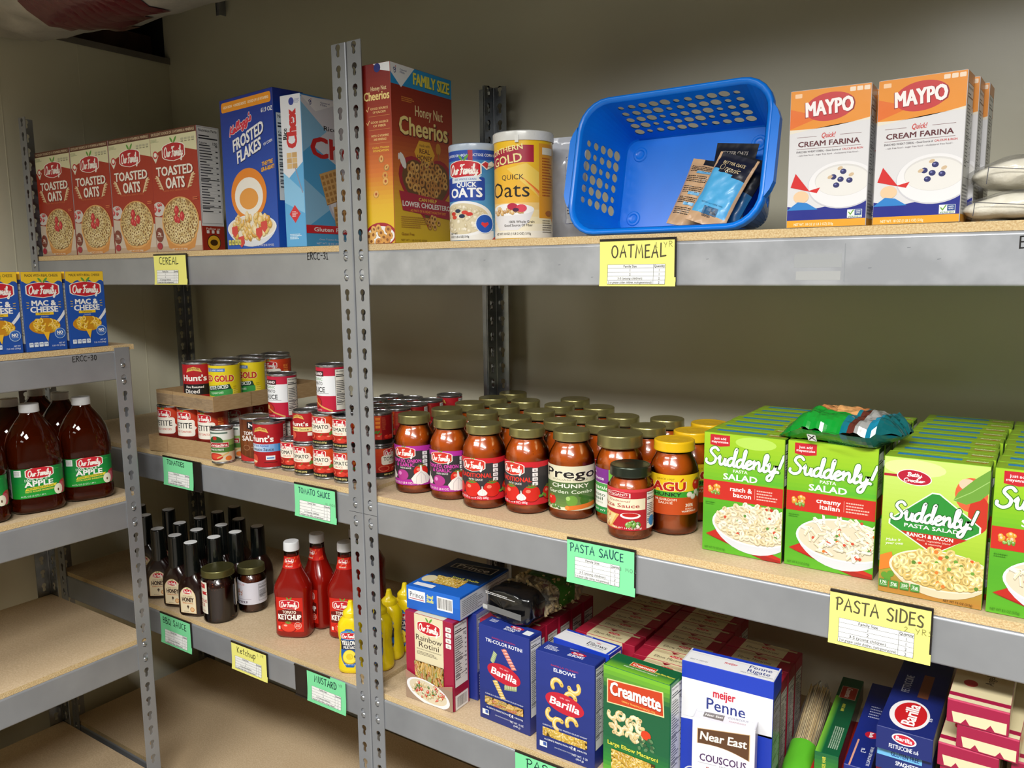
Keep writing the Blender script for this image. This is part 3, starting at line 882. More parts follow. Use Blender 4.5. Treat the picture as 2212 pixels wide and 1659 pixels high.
def beam(root, p0, p1, nx, ny, ztop, h, mat, rivets=(), name='beam', writing=None, extra=None):
    """edge beam from p0 to p1 (xy of its face plane), outward normal (nx, ny)"""
    b = B(); d = Vector((p1[0] - p0[0], p1[1] - p0[1], 0)); n = Vector((nx, ny, 0))
    O = [(.016, -h), (.003, -h), (.0008, -h + .0008), (0, -h + .003), (0, -.0045), (.0006, -.0022), (.0022, -.0006), (.0045, 0), (.034, 0)]
    I = [(.034, -.0015), (.0045, -.0015), (.0015, -.0045), (.0015, -h + .003), (.003, -h + .0015), (.016, -h + .0015)]
    R = O + I; m = len(R)
    def N(i, j):
        a, c = R[i], R[j]; ty, tz = c[0] - a[0], c[1] - a[1]; l = math.hypot(ty, tz) or 1
        # profile normal, pointing away from the sheet
        return -n * (tz / l) * -1 * -1 + Vector((0, 0, 1)) * (-ty / l) * -1
    for i in range(m):
        j = (i + 1) % m
        a, c = R[i], R[j]; ty, tz = c[0] - a[0], c[1] - a[1]; l = math.hypot(ty, tz)
        nn = n * (tz / l) + Vector((0, 0, ty / l)); nn.normalize()
        P = lambda q, e: Vector((e[0], e[1], ztop)) - n * q[0] + Vector((0, 0, q[1]))
        nrm = nn
        if 1 <= i <= 6:
            def vn(k):
                u, v, w = R[k - 1], R[k], R[k + 1]
                o = Vector((0, 0, 0))
                for s, e in ((u, v), (v, w)):
                    yy, zz = e[0] - s[0], e[1] - s[1]; ll = math.hypot(yy, zz)
                    o += n * (zz / ll) + Vector((0, 0, yy / ll))
                return o.normalized()
            va, vb = (nn if i in (1, 4) else vn(i)), (nn if i in (3,) else vn(j))
            if i == 3: va = vb = nn
            nrm = [va, va, vb, vb]
        b.face([P(a, p0), P(a, p1), P(c, p1), P(c, p0)], nrm, 'ffffff', mat)
    for e in (p0, p1):
        s = -1 if e is p0 else 1
        b.face([Vector((e[0], e[1], ztop)) - n * q[0] + Vector((0, 0, q[1])) for q in R], tuple(d.normalized() * s), 'ffffff', mat)
    if writing:
        a = A(); t, at_, hh = writing
        pen(a, t, 0, 0, hh, hh * .13, '14110f', sx=.85, seed=5)
        o = Vector((at_[0], at_[1], at_[2])) + n * .0001
        b.art(a, o, tuple(d.normalized()), (0, 0, 1), M['paper'], .0001)
    if extra: extra(b, n)
    o = part(b, name, root)
    if rivets:
        b = B(); u = d.normalized(); rr = .0055
        for k in range(14):
            a0, a1 = 2 * PI * k / 14, 2 * PI * (k + 1) / 14
            for (r0, h0, r1, h1) in ((1.0, .0, .92, .0018), (.92, .0018, .5, .0026), (.5, .0026, 0.02, .0028)):
                q = []; nn = []
                for (aa, rk, hk) in ((a0, r0, h0), (a1, r0, h0), (a1, r1, h1), (a0, r1, h1)):
                    w = u * math.cos(aa) + Vector((0, 0, 1)) * math.sin(aa)
                    q.append(w * rr * rk + n * hk); nn.append((w * (.9 if rk > .9 else .3 * rk) + n * .7).normalized())
                b.face(q, nn, 'ffffff', M['rivet'])
        me = b.mesh('rivet')
        for (x, y, z) in rivets: link_obj('rivet', me, o, Vector((x, y, z)) - root.location)
    return o
def board(root, x0, x1, y0, y1, zt, th=.012, name='shelf_board'):
    b = B()
    P = lambda *q: Vector(q)
    b.face([P(x0, y0, zt), P(x1, y0, zt), P(x1, y1, zt), P(x0, y1, zt)], (0, 0, 1), 'ffffff', M['board'])
    z0 = zt - th
    b.face([P(x0, y1, z0), P(x1, y1, z0), P(x1, y0, z0), P(x0, y0, z0)], (0, 0, -1), 'ffffff', M['board'])
    for p, q, n in (((x0, y0), (x1, y0), (0, -1, 0)), ((x1, y0), (x1, y1), (1, 0, 0)), ((x1, y1), (x0, y1), (0, 1, 0)), ((x0, y1), (x0, y0), (-1, 0, 0))):
        b.face([P(p[0], p[1], z0), P(q[0], q[1], z0), P(q[0], q[1], zt), P(p[0], p[1], zt)], n, 'ffffff', M['board_edge'])
    return part(b, name, root)

PT = 1.948; S0 = 1.9366
def unit_x(name, label, x0, x1, tops, worn=False, text=None, yb=.4725, extra=None):
    """bay facing -y between x0 and x1 (outer faces of its posts)"""
    r = thing(name, label, 'shelving', (x0, 0, FZ), 0)
    for cx, sx in ((x0, 1), (x1, -1)):
        post(r, cx, 0, sx, 1, FZ, PT, S0, M['zinc'] if False else M['steel'], seam=(1.0395,))
        post(r, cx, yb, sx, -1, FZ, PT - .003, S0, M['zinc'])
    for k, zt in enumerate(tops):
        bt = zt - .012; h = .066
        # slots nearest to the beam
        sl = [S0 - .0381 * i for i in range(60)]
        ss = [z for z in sl if bt - h - .004 < z - .002 < bt - .003][:2]
        rv = []
        for z in ss:
            rv += [(x0 + .0199, .0004, z - .0052), (x1 - .0199, .0004, z - .0052)]
        beam(r, (x0 + .0035, .0022), (x1 - .0035, .0022), 0, -1, bt, h, M['steel_worn'] if (worn and k == 0) else M['steel'], rv, writing=text if k == 0 else None, extra=extra if k == 0 else None)
        beam(r, (x1 - .0035, yb - .0022), (x0 + .0035, yb - .0022), 0, 1, bt, h, M['steel'], name='rear_beam')
        beam(r, (x0 + .0022, yb - .004), (x0 + .0022, .004), -1, 0, bt, h, M['steel'], name='side_beam')
        beam(r, (x1 - .0022, .004), (x1 - .0022, yb - .004), 1, 0, bt, h, M['steel'], name='side_beam')
        board(r, x0 + .0032, x1 - .0032, .0045, yb - .005, zt)
    return r
ZT, ZM, ZMR, ZL, ZLR, ZB = 1.575, 1.0855, 1.0805, .6665, .6610, .2000   # shelf surfaces
unit_x('shelving_unit', 'tall grey steel shelving bay left of the double post, holding cereal, cans and bottles', -1.2515, -.0008, (ZT, ZM, ZL, ZB),
       text=('ERCC-31', (-.132, .0022, 1.5485), .0135))
def tapes(b, n):
    a = A()
    a.rect(.835, 1.522, .062, .018, '9da0a2'); a.rect(.838, 1.505, .058, .012, 'a6a8a8'); a.rect(.90, 1.503, .0012, .05, '8d9196')
    a.many([([(x, z), (x + .004, z + .0006), (x + .0042, z + .0012), (x, z + .0009)], '6f747a') for x, z in ((.31, 1.54), (.52, 1.51), (.71, 1.535), (.93, 1.52), (1.01, 1.53), (.975, 1.545), (.46, 1.53))])
    b.art(a, (0, .0022, 0), (1, 0, 0), (0, 0, 1), M['paper'], .0001)
unit_x('shelving_unit', 'tall grey steel shelving bay right of the double post, holding the blue basket', .0008, 1.2530, (ZT, ZMR, ZLR, ZB), worn=True,
       text=('ERCC', (1.0962, .0022, 1.542), .0135), extra=tapes)
# low rack standing along the left wall, its shelf fronts facing +x
ZA, ZBB, ZC, ZD = 1.3612, 1.005, .6465, .268
XF, YE, YN = -.6590, -.0790, -1.298
def unit_y():
    r = thing('shelving_unit', 'low grey steel rack along the left wall holding blue and yellow boxes and juice bottles', 'shelving', (-1.1370, YE, FZ), 0)
    pz = 1.3560
    for cx, sx in ((XF, -1), (-1.1370, 1)):
        for cy, sy in ((YE, -1), (YN, 1)):
            post(r, cx, cy, sx, sy, FZ, pz, 1.320, M['steel'] if sx < 0 else M['zinc'])
    for k, zt in enumerate((ZA, ZBB, ZC, ZD)):
        bt = zt - .012; h = .067
        ss = [z for z in (1.320 - .0381 * i for i in range(40)) if bt - h - .004 < z - .003 < bt - .001][:2]
        rv = [(XF - .0004, y, z - .0052) for z in ss for y in (YE - .0199, YN + .0199)]
        beam(r, (XF - .0022, YN + .0035), (XF - .0022, YE - .0035), 1, 0, bt, h, M['steel'], rv, writing=('ERCC-30', (XF - .0022, -.2125, 1.3325), .0118) if k == 0 else None)
        beam(r, (-1.1348, YE - .0035), (-1.1348, YN + .0035), -1, 0, bt, h, M['steel'], name='rear_beam')
        beam(r, (XF - .004, YE - .0022), (-1.133, YE - .0022), 0, 1, bt, h, M['steel'], name='side_beam')
        beam(r, (-1.133, YN + .0022), (XF - .004, YN + .0022), 0, -1, bt, h, M['steel'], name='side_beam')
        board(r, -1.1335, XF - .0045 if k else XF - .0035, YN + .0032, YE - .0032 if k else YE + .012, zt)
    return r
unit_y()

E_ = .0005
ZT += E_; ZM += E_; ZMR += E_; ZL += E_; ZLR += E_; ZA += E_; ZBB += E_   # things stand a hair above the boards
# ---------------------------------------------------------------- shelf signs
def sign(label, x0, z1, w, h, card, title, th, tint, note=None, plate=None, tilt=0.0, ink='1d2b28', pw=.0016, y=.0006, tsx=.9, slip=(.1, .1, .74, .42), tx=.1, ty=.1, shift=(0, 0)):
    """black magnetic holder on a beam face with a coloured card; x0, z1 = top left"""
    r = thing('shelf_sign', label, 'sign', (x0, y, z1), 0)
    b = B(); pw_, ph_ = plate or (w, h)
    px = 0 if not shift[0] else -shift[0]
    b.box(px, px + pw_, -.0012, 0, -ph_, 0, '1a1512', M['black'])
    b.box(px, px + pw_, -.0030, -.0012, -.0035, 0, '1a1512', M['black'])
    b.box(px, px + pw_, -.0030, -.0012, -ph_, -ph_ + .0028, '1a1512', M['black'])
    if px == 0: b.box(px + pw_ - .0022, px + pw_, -.0030, -.0012, -ph_ + .0028, -.0035, '1a1512', M['black'])
    b.obj('holder', r)
    # card, slightly bowed
    b = B(); a = A(); a.rect(0, -h, w, h, card)
    nat = sum(HAND[ch][0] + .2 for ch in title) - .2
    pen(a, title, w * tx, -h * (ty + .05) - th, th, pw, ink, sx=w * tsx / (nat * th), seed=len(title))
    if note: pen(a, note, w * .74, -h * .2 if tint else -h * .5, th * .42, pw * .35, '6e8a78' if card[0] in '7' else '8d8a50', sx=1.1, gap=.35, seed=4)
    tip = B()
    n = 10; bow = lambda t: .0022 + .0028 * max(0, t - .55) ** 2 * 4
    def place(b, a, off):
        # cut in vertical strips so the card can bow forward at its lower edge
        for (V, F, c, L) in a.items:
            bm = bmesh.new(); vs = [bm.verts.new((x, z, 0)) for x, z in V]
            for f in F:
                try: bm.faces.new([vs[i] for i in f])
                except ValueError: pass
            for k in range(1, n):
                bmesh.ops.bisect_plane(bm, geom=bm.verts[:] + bm.edges[:] + bm.faces[:], plane_co=(0, -h * k / n, 0), plane_no=(0, 1, 0), dist=1e-7)
            for f in bm.faces:
                P = []
                for v in f.verts:
                    t = -v.co.y / h; q = min(n - 1, int(t * n * .99999)); t0, t1 = q / n, (q + 1) / n
                    yy = bow(t0) + (bow(t1) - bow(t0)) * (t * n - q)
                    P.append(Vector((v.co.x, -yy - off - L * STEP * 2, v.co.y)))
                b.face(P, (0, -1, 0), c, M['paper'])
            bm.free()
    place(b, a, .0000)
    ab = A(); ab.rect(0, -h, w, h, card); place(b, ab, -.0003)
    card_o = b.obj('card', r)
    b = B(); a = A(); sx, sz, sw, sh = slip[0] * w, -h + slip[1] * h, slip[2] * w, slip[3] * h
    a.rect(sx, sz, sw, sh, 'eeefec'); ln = '55585c'; q = .00045
    for i in range(6): a.rect(sx, sz + sh * i / 5 - (q if i == 5 else 0), sw, q, ln)
    for u in (0, .80, 1): a.rect(sx + sw * u - (q if u == 1 else 0), sz, q, sh, ln)
    rows = [('Family Size', 'Quantity'), ('1', '1'), ('2', '1'), ('3-5 (young children)', '2'), ('3 or greater (older children, multi-generational)', '2')]
    for i, (l, rr) in enumerate(rows):
        zc = sz + sh * (4.5 - i) / 5; fs = sh * .115
        a.text(l, sx + sw * .4, zc, fs, '2c2c30', .012 if i == 0 else 0, w=sw * .76 if i == 4 else None); a.text(rr, sx + sw * .9, zc, fs, '2c2c30', .012 if i == 0 else 0, w=sw * .18 if i == 0 else None)
    place(b, a, .0006)
    b.obj('paper_slip', card_o)
    return r
GR, YE_ = '7fdda0', 'eeea80'
DK = '14342c'
sign('small yellow card under the leftmost cereal boxes reading CEREAL', -.6600, 1.5700, .1290, .0715, YE_, 'CEREAL', .0155, True, pw=.0019, tsx=.57, tx=.17, ty=.07, slip=(.08, .03, .66, .44))
sign('yellow card below the blue basket reading OATMEAL', .5378, 1.5690, .1270, .0725, YE_, 'OATMEAL', .0190, True, note='1 YR', tsx=.70, tx=.165, ty=.08, pw=.0023, ink='4c4633', slip=(.11, .04, .76, .42))
sign('green card on the middle shelf under the cans in trays reading TOMATOES', -.6820, 1.0790, .1210, .0735, GR, 'TOMATOES', .0110, False, plate=(.152, .0745), tsx=.58, tx=.14, ty=.07, pw=.0018, ink=DK, slip=(.16, .06, .72, .42))
sign('green card on the middle shelf next to the double post reading TOMATO SAUCE', -.2010, 1.0780, .1270, .0740, GR, 'TOMATO SAUCE', .0120, False, tsx=.76, tx=.1, ty=.08, pw=.0016, ink='143f4c', slip=(.12, .06, .74, .44), note='18 MOS')
sign('green card under the pasta sauce jars reading PASTA SAUCE', .4775, 1.0775, .1270, .0780, GR, 'PASTA SAUCE', .0140, False, tsx=.78, tx=.05, ty=.07, pw=.0017, ink='143f4c', slip=(.12, .14, .66, .46), note='18 MOS')
sign('yellow card under the green salad boxes reading PASTA SIDES', .9020, 1.0790, .1290, .0780, YE_, 'PASTA SIDES', .0175, False, tsx=.85, tx=.07, ty=.09, pw=.0023, ink='55503a', slip=(.1, .06, .74, .44), note='2 YRS')
sign('green card below the dark bottles reading BBQ SAUCE', -.7440, .6585, .1310, .0830, GR, 'BBQ SAUCE', .0155, False, tsx=.76, tx=.09, ty=.09, pw=.0019, ink='0f3028', slip=(.14, .06, .72, .42))
sign('yellow card on the lower left shelf with the handwritten word Ketchup', -.4540, .6530, .1300, .0700, YE_, 'Ketchup', .0150, True, note='1 YR', tsx=.52, tx=.16, ty=.08, pw=.0017, ink='3e3a26', slip=(.1, .08, .74, .44))
sign('green card hanging crooked beside the double post reading MUSTARD', -.1900, .6560, .1200, .0745, GR, 'MUSTARD', .0150, True, plate=(.115, .0745), shift=(.041, 0), note='1 YR', tsx=.57, tx=.2, ty=.07, pw=.0020, ink='0d3030', slip=(.12, .1, .76, .42))
sign('green card cut off by the bottom of the photo reading PASTA', .3665, .6530, .1260, .0740, GR, 'PASTA', .0165, True, tsx=.62, tx=.2, ty=.08, pw=.0021, ink='0d3030', slip=(.12, .1, .76, .42))
# duct
def duct():
    r = thing('duct', 'large foil-wrapped air duct at the ceiling in the upper left corner', 'duct', (-.95, -.25, 2.35))
    b = B()
    N, K = 48, 44
    import mathutils.noise as mn
    u = Vector((0, 1, 0)); w = Vector((0, 0, 1))
    PX = [(-1.285, 2.365), (-1.09, 2.335), (-.87, 2.32), (-.67, 2.31), (.5, 2.31)]
    def axis(t):
        x = -1.285 + 1.5 * t
        for (a0, z0), (a1, z1) in zip(PX, PX[1:]):
            if a0 <= x <= a1 + 1e-6: return Vector((x, 0, z0 + (z1 - z0) * (x - a0) / (a1 - a0)))
        return Vector((x, 0, PX[0][1]))
    def P(i, k):
        t = k / K; a = 2 * PI * i / N; c = axis(t)
        rad = .2 + .012 * mn.noise(Vector((math.cos(a) * 3, math.sin(a) * 3, t * 14))) + .007 * mn.noise(Vector((math.cos(a) * 9, math.sin(a) * 9, t * 40)))
        return c + u * math.cos(a) * rad + w * math.sin(a) * rad
    for k in range(K):
        for i in range(N):
            q = [P(i, k), P(i + 1, k), P(i + 1, k + 1), P(i, k + 1)]
            n = []
            for (ii, kk) in ((i, k), (i + 1, k), (i + 1, k + 1), (i, k + 1)):
                m_ = (P(ii + 1, kk) - P(ii - 1, kk)).cross(P(ii, kk + 1) - P(ii, kk - 1)).normalized()
                a = 2 * PI * ii / N
                if m_.dot(u * math.cos(a) + w * math.sin(a)) < 0: m_ = -m_
                n.append(m_)
            b.face(q, n, 'ffffff', M['wrap'])
    part(b, 'foil_wrap', r)
    b = B()
    for k in range(10, 21):
        for i in range(N):
            a = math.degrees(2 * PI * (i + .5) / N)
            if 236 < a < 284 - abs(k - 15) * 3 + (k % 3) * 4:
                c0 = axis((k + .5) / K)
                q = []
                for (ii, kk) in ((i, k), (i + 1, k), (i + 1, k + 1), (i, k + 1)):
                    p = P(ii, kk); c = axis(kk / K); q.append(p + (p - c).normalized() * .0025)
                b.face(q, [(p - c0).normalized() for p in q], '5a1f26', M['film'])
    part(b, 'red_tape', r)
duct()
b = B(); b.box(-1.012, -1.0085, .480, .5115, 2.290, 2.60, 'ffffff', M['steel']); b.box(-1.014, -.998, .480, .483, 2.285, 2.60, 'ffffff', M['steel'])
o = b.obj('hanger_strap'); setprops(o, 'short grey metal hanger strap high on the back wall', 'bracket')
# ---------------------------------------------------------------- cartons
def ord_(n): return ('first', 'second', 'third', 'fourth', 'fifth', 'sixth', 'seventh', 'eighth', 'ninth', 'tenth')[n]
def one(b, name, label, cat, loc, rot=0.0, group=None):
    o = b.obj(name, None, loc, math.radians(rot)); return setprops(o, label, cat, group)
def again(o, label, loc, rot=0.0, group=None):
    c = o.copy(); COL.objects.link(c); c.location = loc; c.rotation_euler = (0, 0, math.radians(rot)); c['label'] = label
    if group: c['group'] = group
    return c
RED_B = 'a3301c'
def oats_box():
    w, h, d = .178, .277, .06
    f = A(); f.rect(-w/2, 0, w, h, RED_B)
    f.rect(-w/2, h*.84, w, h*.115, 'dcd9b2'); f.rect(-w/2, h*.952, w, h*.048, '5a3220')
    f.poly([(-w/2, h*.80), (-w/2, h*.86), (0, h*.86), (-w*.1, h*.835), (-w*.3, h*.80)], 'dcd9b2')
    f.poly([(w/2, h*.78), (w/2, h*.86), (0, h*.86), (w*.3, h*.82)], 'dcd9b2')
    f.poly([(-w/2, h*.80), (-w*.25, h*.845), (0, h*.85), (w*.25, h*.835), (w/2, h*.805), (w/2, h*.74), (-w/2, h*.74)], RED_B)
    f.text('EXCELLENT SOURCE OF 13 VITAMINS & MINERALS', 0, h*.976, h*.021, 'e3cfae', .01, w=w*.93)
    f.poly([(-w*.47, h*.80), (-w*.4, h*.85), (-w*.33, h*.80), (-w*.4, h*.74)], 'dfe0cf'); f.ell(-w*.4, h*.81, w*.055, w*.05, 'c23a3a', 14); f.ell(-w*.4, h*.81, w*.035, w*.03, 'eef0e4', 12)
    for i in range(4): f.rrect(w*(.17+.075*i), h*.90, w*.06, h*.018, .001, 'b9b79a'); f.rect(w*(.175+.075*i), h*.886, w*.05, h*.008, '8d8b70')
    dashes(f, -w*.49, h*.91, w*.2, h*.03, 3, 'a9b089', 4)
    logo(f, 0, h*.82, w*.5, 'b8232c')
    f.text('TOASTED', .0, h*.665, h*.072, '5c1a10', .045, w=w*.79); f.text('TOASTED', -.001, h*.668, h*.072, 'f0eadf', .04, w=w*.78)
    f.text('OATS', .001, h*.565, h*.085, '5c1a10', .045, w=w*.41); f.text('OATS', 0, h*.568, h*.085, 'f0eadf', .04, w=w*.40)
    for s in (-1, 1):
        for k in range(5):
            x = s*w*(.29 + .022*k); y = h*(.535 + .022*k)
            f.ell(x, y, w*.045, h*.0085, 'e5c9a0', 9, s*(.9 - .1*k)); f.ell(x + s*w*.03, y - h*.006, w*.035, h*.007, 'd5b184', 9, s*.1)
    f.text('TOASTED WHOLE GRAIN OAT CEREAL', 0, h*.505, h*.013, 'd9774a', 0, w=w*.56)
    f.rect(-w/2, 0, w, h*.045, 'b9a189'); f.poly([(-w/2, h*.045), (w/2, h*.045), (w/2, h*.24), (-w/2, h*.3)], 'c8b9a8')
    f.ell(-w*.40, h*.36, w*.14, h*.06, 'cfc8c4', 20); cereal = [(.0, .0)]
    blobs(f, -w*.40, h*.375, w*.1, h*.03, ['b3242e', 'c93a3e'], 7, 3, w*.03)
    f.poly([(-w*.33, h*.22), (-w*.22, h*.03), (-w*.08, h*.008), (w*.2, h*.008), (w*.34, h*.03), (w*.45, h*.22)], 'c98a45')
    f.ell(w*.06, h*.245, w*.40, h*.205, 'd9a35f', 40); f.ell(w*.06, h*.25, w*.375, h*.19, '9b7444', 40)
    cereal_rings(f, w*.06, h*.25, w*.35, h*.175, w*.036, ['dcc58d', 'e6d3a0', 'cdb276', 'd4bd86'], 105, 11)
    for (x, y, q) in ((.0, .335, .055), (-.02, .27, .05), (.11, .285, .055), (.03, .255, .04)):
        f.poly([(w*x - w*q, h*y), (w*x - w*q*.6, h*y + w*q*.9), (w*x, h*y + w*q*1.3), (w*x + w*q*.7, h*y + w*q*.8), (w*x + w*q, h*y - w*q*.1), (w*x + w*q*.3, h*y - w*q), (w*x - w*q*.5, h*y - w*q*.9)], 'c22b33')
        f.ell(w*x - w*q*.2, h*y + w*q*.3, w*q*.3, w*q*.4, 'e46a66', 9)
    f.ell(-w*.41, h*.145, w*.085, w*.095, '7b3a2c', 20); f.text('28g', -w*.41, h*.155, h*.022, 'f2e6d6', .02); f.text('WHOLE GRAIN', -w*.41, h*.13, h*.008, 'f2e6d6', 0)
    f.ell(-w*.42, h*.05, w*.06, h*.03, 'a52b3a', 14)
    f.text('NET WT 12 OZ (340g)', w*.02, h*.02, h*.013, 'f0e2c8', .02, w=w*.33)
    f.rect(w*.36, h*.43, w*.1, h*.006, 'd9774a'); f.rect(w*.36, h*.415, w*.1, h*.006, 'd9774a')
    r = A(); r.rect(-d/2, 0, d, h, 'e6e6e2'); nutri(r, -d*.46, h*.22, d*.92, h*.77, cal='150')
    r.rect(-d/2, 0, d, h*.2, RED_B); r.text('Follow us', 0, h*.178, h*.016, 'f3e6d6', .02, w=d*.6)
    for i in range(3): r.rrect(-d*.3 + d*.22*i, h*.14, d*.12, d*.12, .001, 'f1e7dd')
    r.ell(0, h*.065, d*.3, d*.3, '2c1e12', 22); r.ell(0, h*.065, d*.27, d*.27, 'f0b62c', 22); r.ell(0, h*.065, d*.17, d*.12, '4a3110', 14)
    return carton(w, d, h, RED_B, f, r, cols={'t': '5a3220', 'b': 'dcd9b2'})
o = one(oats_box(), 'cereal_box', 'red toasted oats box at the right end of its row, nutrition side showing', 'cereal box', (-.5790, .015, ZT), 0, 'red toasted oats boxes')
for x, t in ((-.7570, 'second red toasted oats box from the right end of the row'), (-.9385, 'third red toasted oats box, second from the left shelf post'), (-1.1205, 'leftmost red toasted oats box beside the far left shelf post')):
    again(o, t, (x, .015, ZT))

def flakes_box():
    w, h, d = .206, .322, .075; f = A(); f.rect(-w/2, 0, w, h, '1c3fa3')
    vgrad(f, -w/2, 0, w, h, [(0, '1f56b8'), (.5, '1d49ad'), (1, '16308f')])
    f.rrect(-w*.47, h*.915, w*.94, h*.065, .006, 'ef9a26'); f.text('HIGH IRON   4 INGREDIENTS   GOOD OF 8 B-VITAMINS', 0, h*.948, h*.017, 'fbe9c8', .03, w=w*.86)
    script(f, "Kellogg's", -w*.12, h*.82, w*.44, h*.055, w*.018, 'd8304a', slope=.28, shear=.2, edge='f4f0f2')
    f.text('FROSTED', w*.02, h*.725, h*.072, '0e1c55', .05, w=w*.62, shear=.25, rot=.24); f.text('FROSTED', w*.015, h*.73, h*.072, 'f4f4f6', .04, w=w*.61, shear=.25, rot=.24)
    f.text('FLAKES', w*.03, h*.635, h*.072, '0e1c55', .05, w=w*.50, shear=.25, rot=.24); f.text('FLAKES', w*.025, h*.64, h*.072, 'f4f4f6', .04, w=w*.49, shear=.25, rot=.24)
    f.text('OF CORN', w*.385, h*.67, h*.016, 'f4f4f6', .02, w=w*.16, rot=.2); f.text('61.9 OZ', w*.39, h*.875, h*.026, 'f4f4f6', .03, w=w*.2)
    f.text("THEY'RE", w*.36, h*.545, h*.024, 'f2b12c', .05, w=w*.2, shear=.2, rot=.1); f.text('GR-R-REAT!', w*.36, h*.51, h*.024, 'f2b12c', .05, w=w*.24, shear=.2, rot=.1)
    # plain orange and white swirl in place of the character
    f.ell(-w*.02, h*.36, w*.34, h*.17, 'e8892a', 34); f.ell(-w*.02, h*.345, w*.27, h*.125, 'f3efe6', 34); f.ell(-w*.02, h*.33, w*.18, h*.07, 'e9a04a', 28)
    bowl(f, w*.0, h*.14, w*.47, h*.085, 'f3f3f4', 'dfe3ea', .25, 'efe6d4')
    blobs(f, 0, h*.15, w*.40, h*.075, ['e8b85c', 'f0cc7c', 'dfa445', 'f4dca0'], 70, 6, w*.045, (.5, .9), 7)
    for (x, y) in ((-.2, .05), (.15, .1), (.25, .14), (-.32, .12)):
        f.poly([(w*x - w*.06, h*y + h*.03), (w*x + w*.05, h*y + h*.04), (w*x + w*.06, h*y - h*.01), (w*x, h*y - h*.04), (w*x - w*.06, h*y - h*.01)], 'd64a44')
    for i in range(4): f.rrect(-w*.46 + w*.065*i, h*.03, w*.055, h*.035, .002, 'd9d06a'); f.text(('130', '0g', '190', '12g')[i], -w*.433 + w*.065*i, h*.048, h*.012, '3a4a1c', .02, w=w*.035)
    f.text('NET WT 61.9 OZ (3 LB 13.9 OZ)', w*.2, h*.02, h*.012, 'f0f0f4', .01, w=w*.42)
    r = A(); vgrad(r, -d/2, 0, d, h, [(0, '1f56b8'), (1, '16308f')]); nutri(r, -d*.42, h*.3, d*.84, h*.55, cal='130')
    t = A(); t.rect(-w/2, -d/2, w, d, '15246c'); t.text('FROSTED FLAKES', 0, -d*.1, d*.2, 'f4f4f6', .03, w=w*.6)
    return carton(w, d, h, '1a2f8c', f, r, None, t, cols={'t': '15246c'})
one(flakes_box(), 'cereal_box', 'large royal blue frosted corn flakes box with an orange band on top', 'cereal box', (-.3226, .020, ZT), -7)

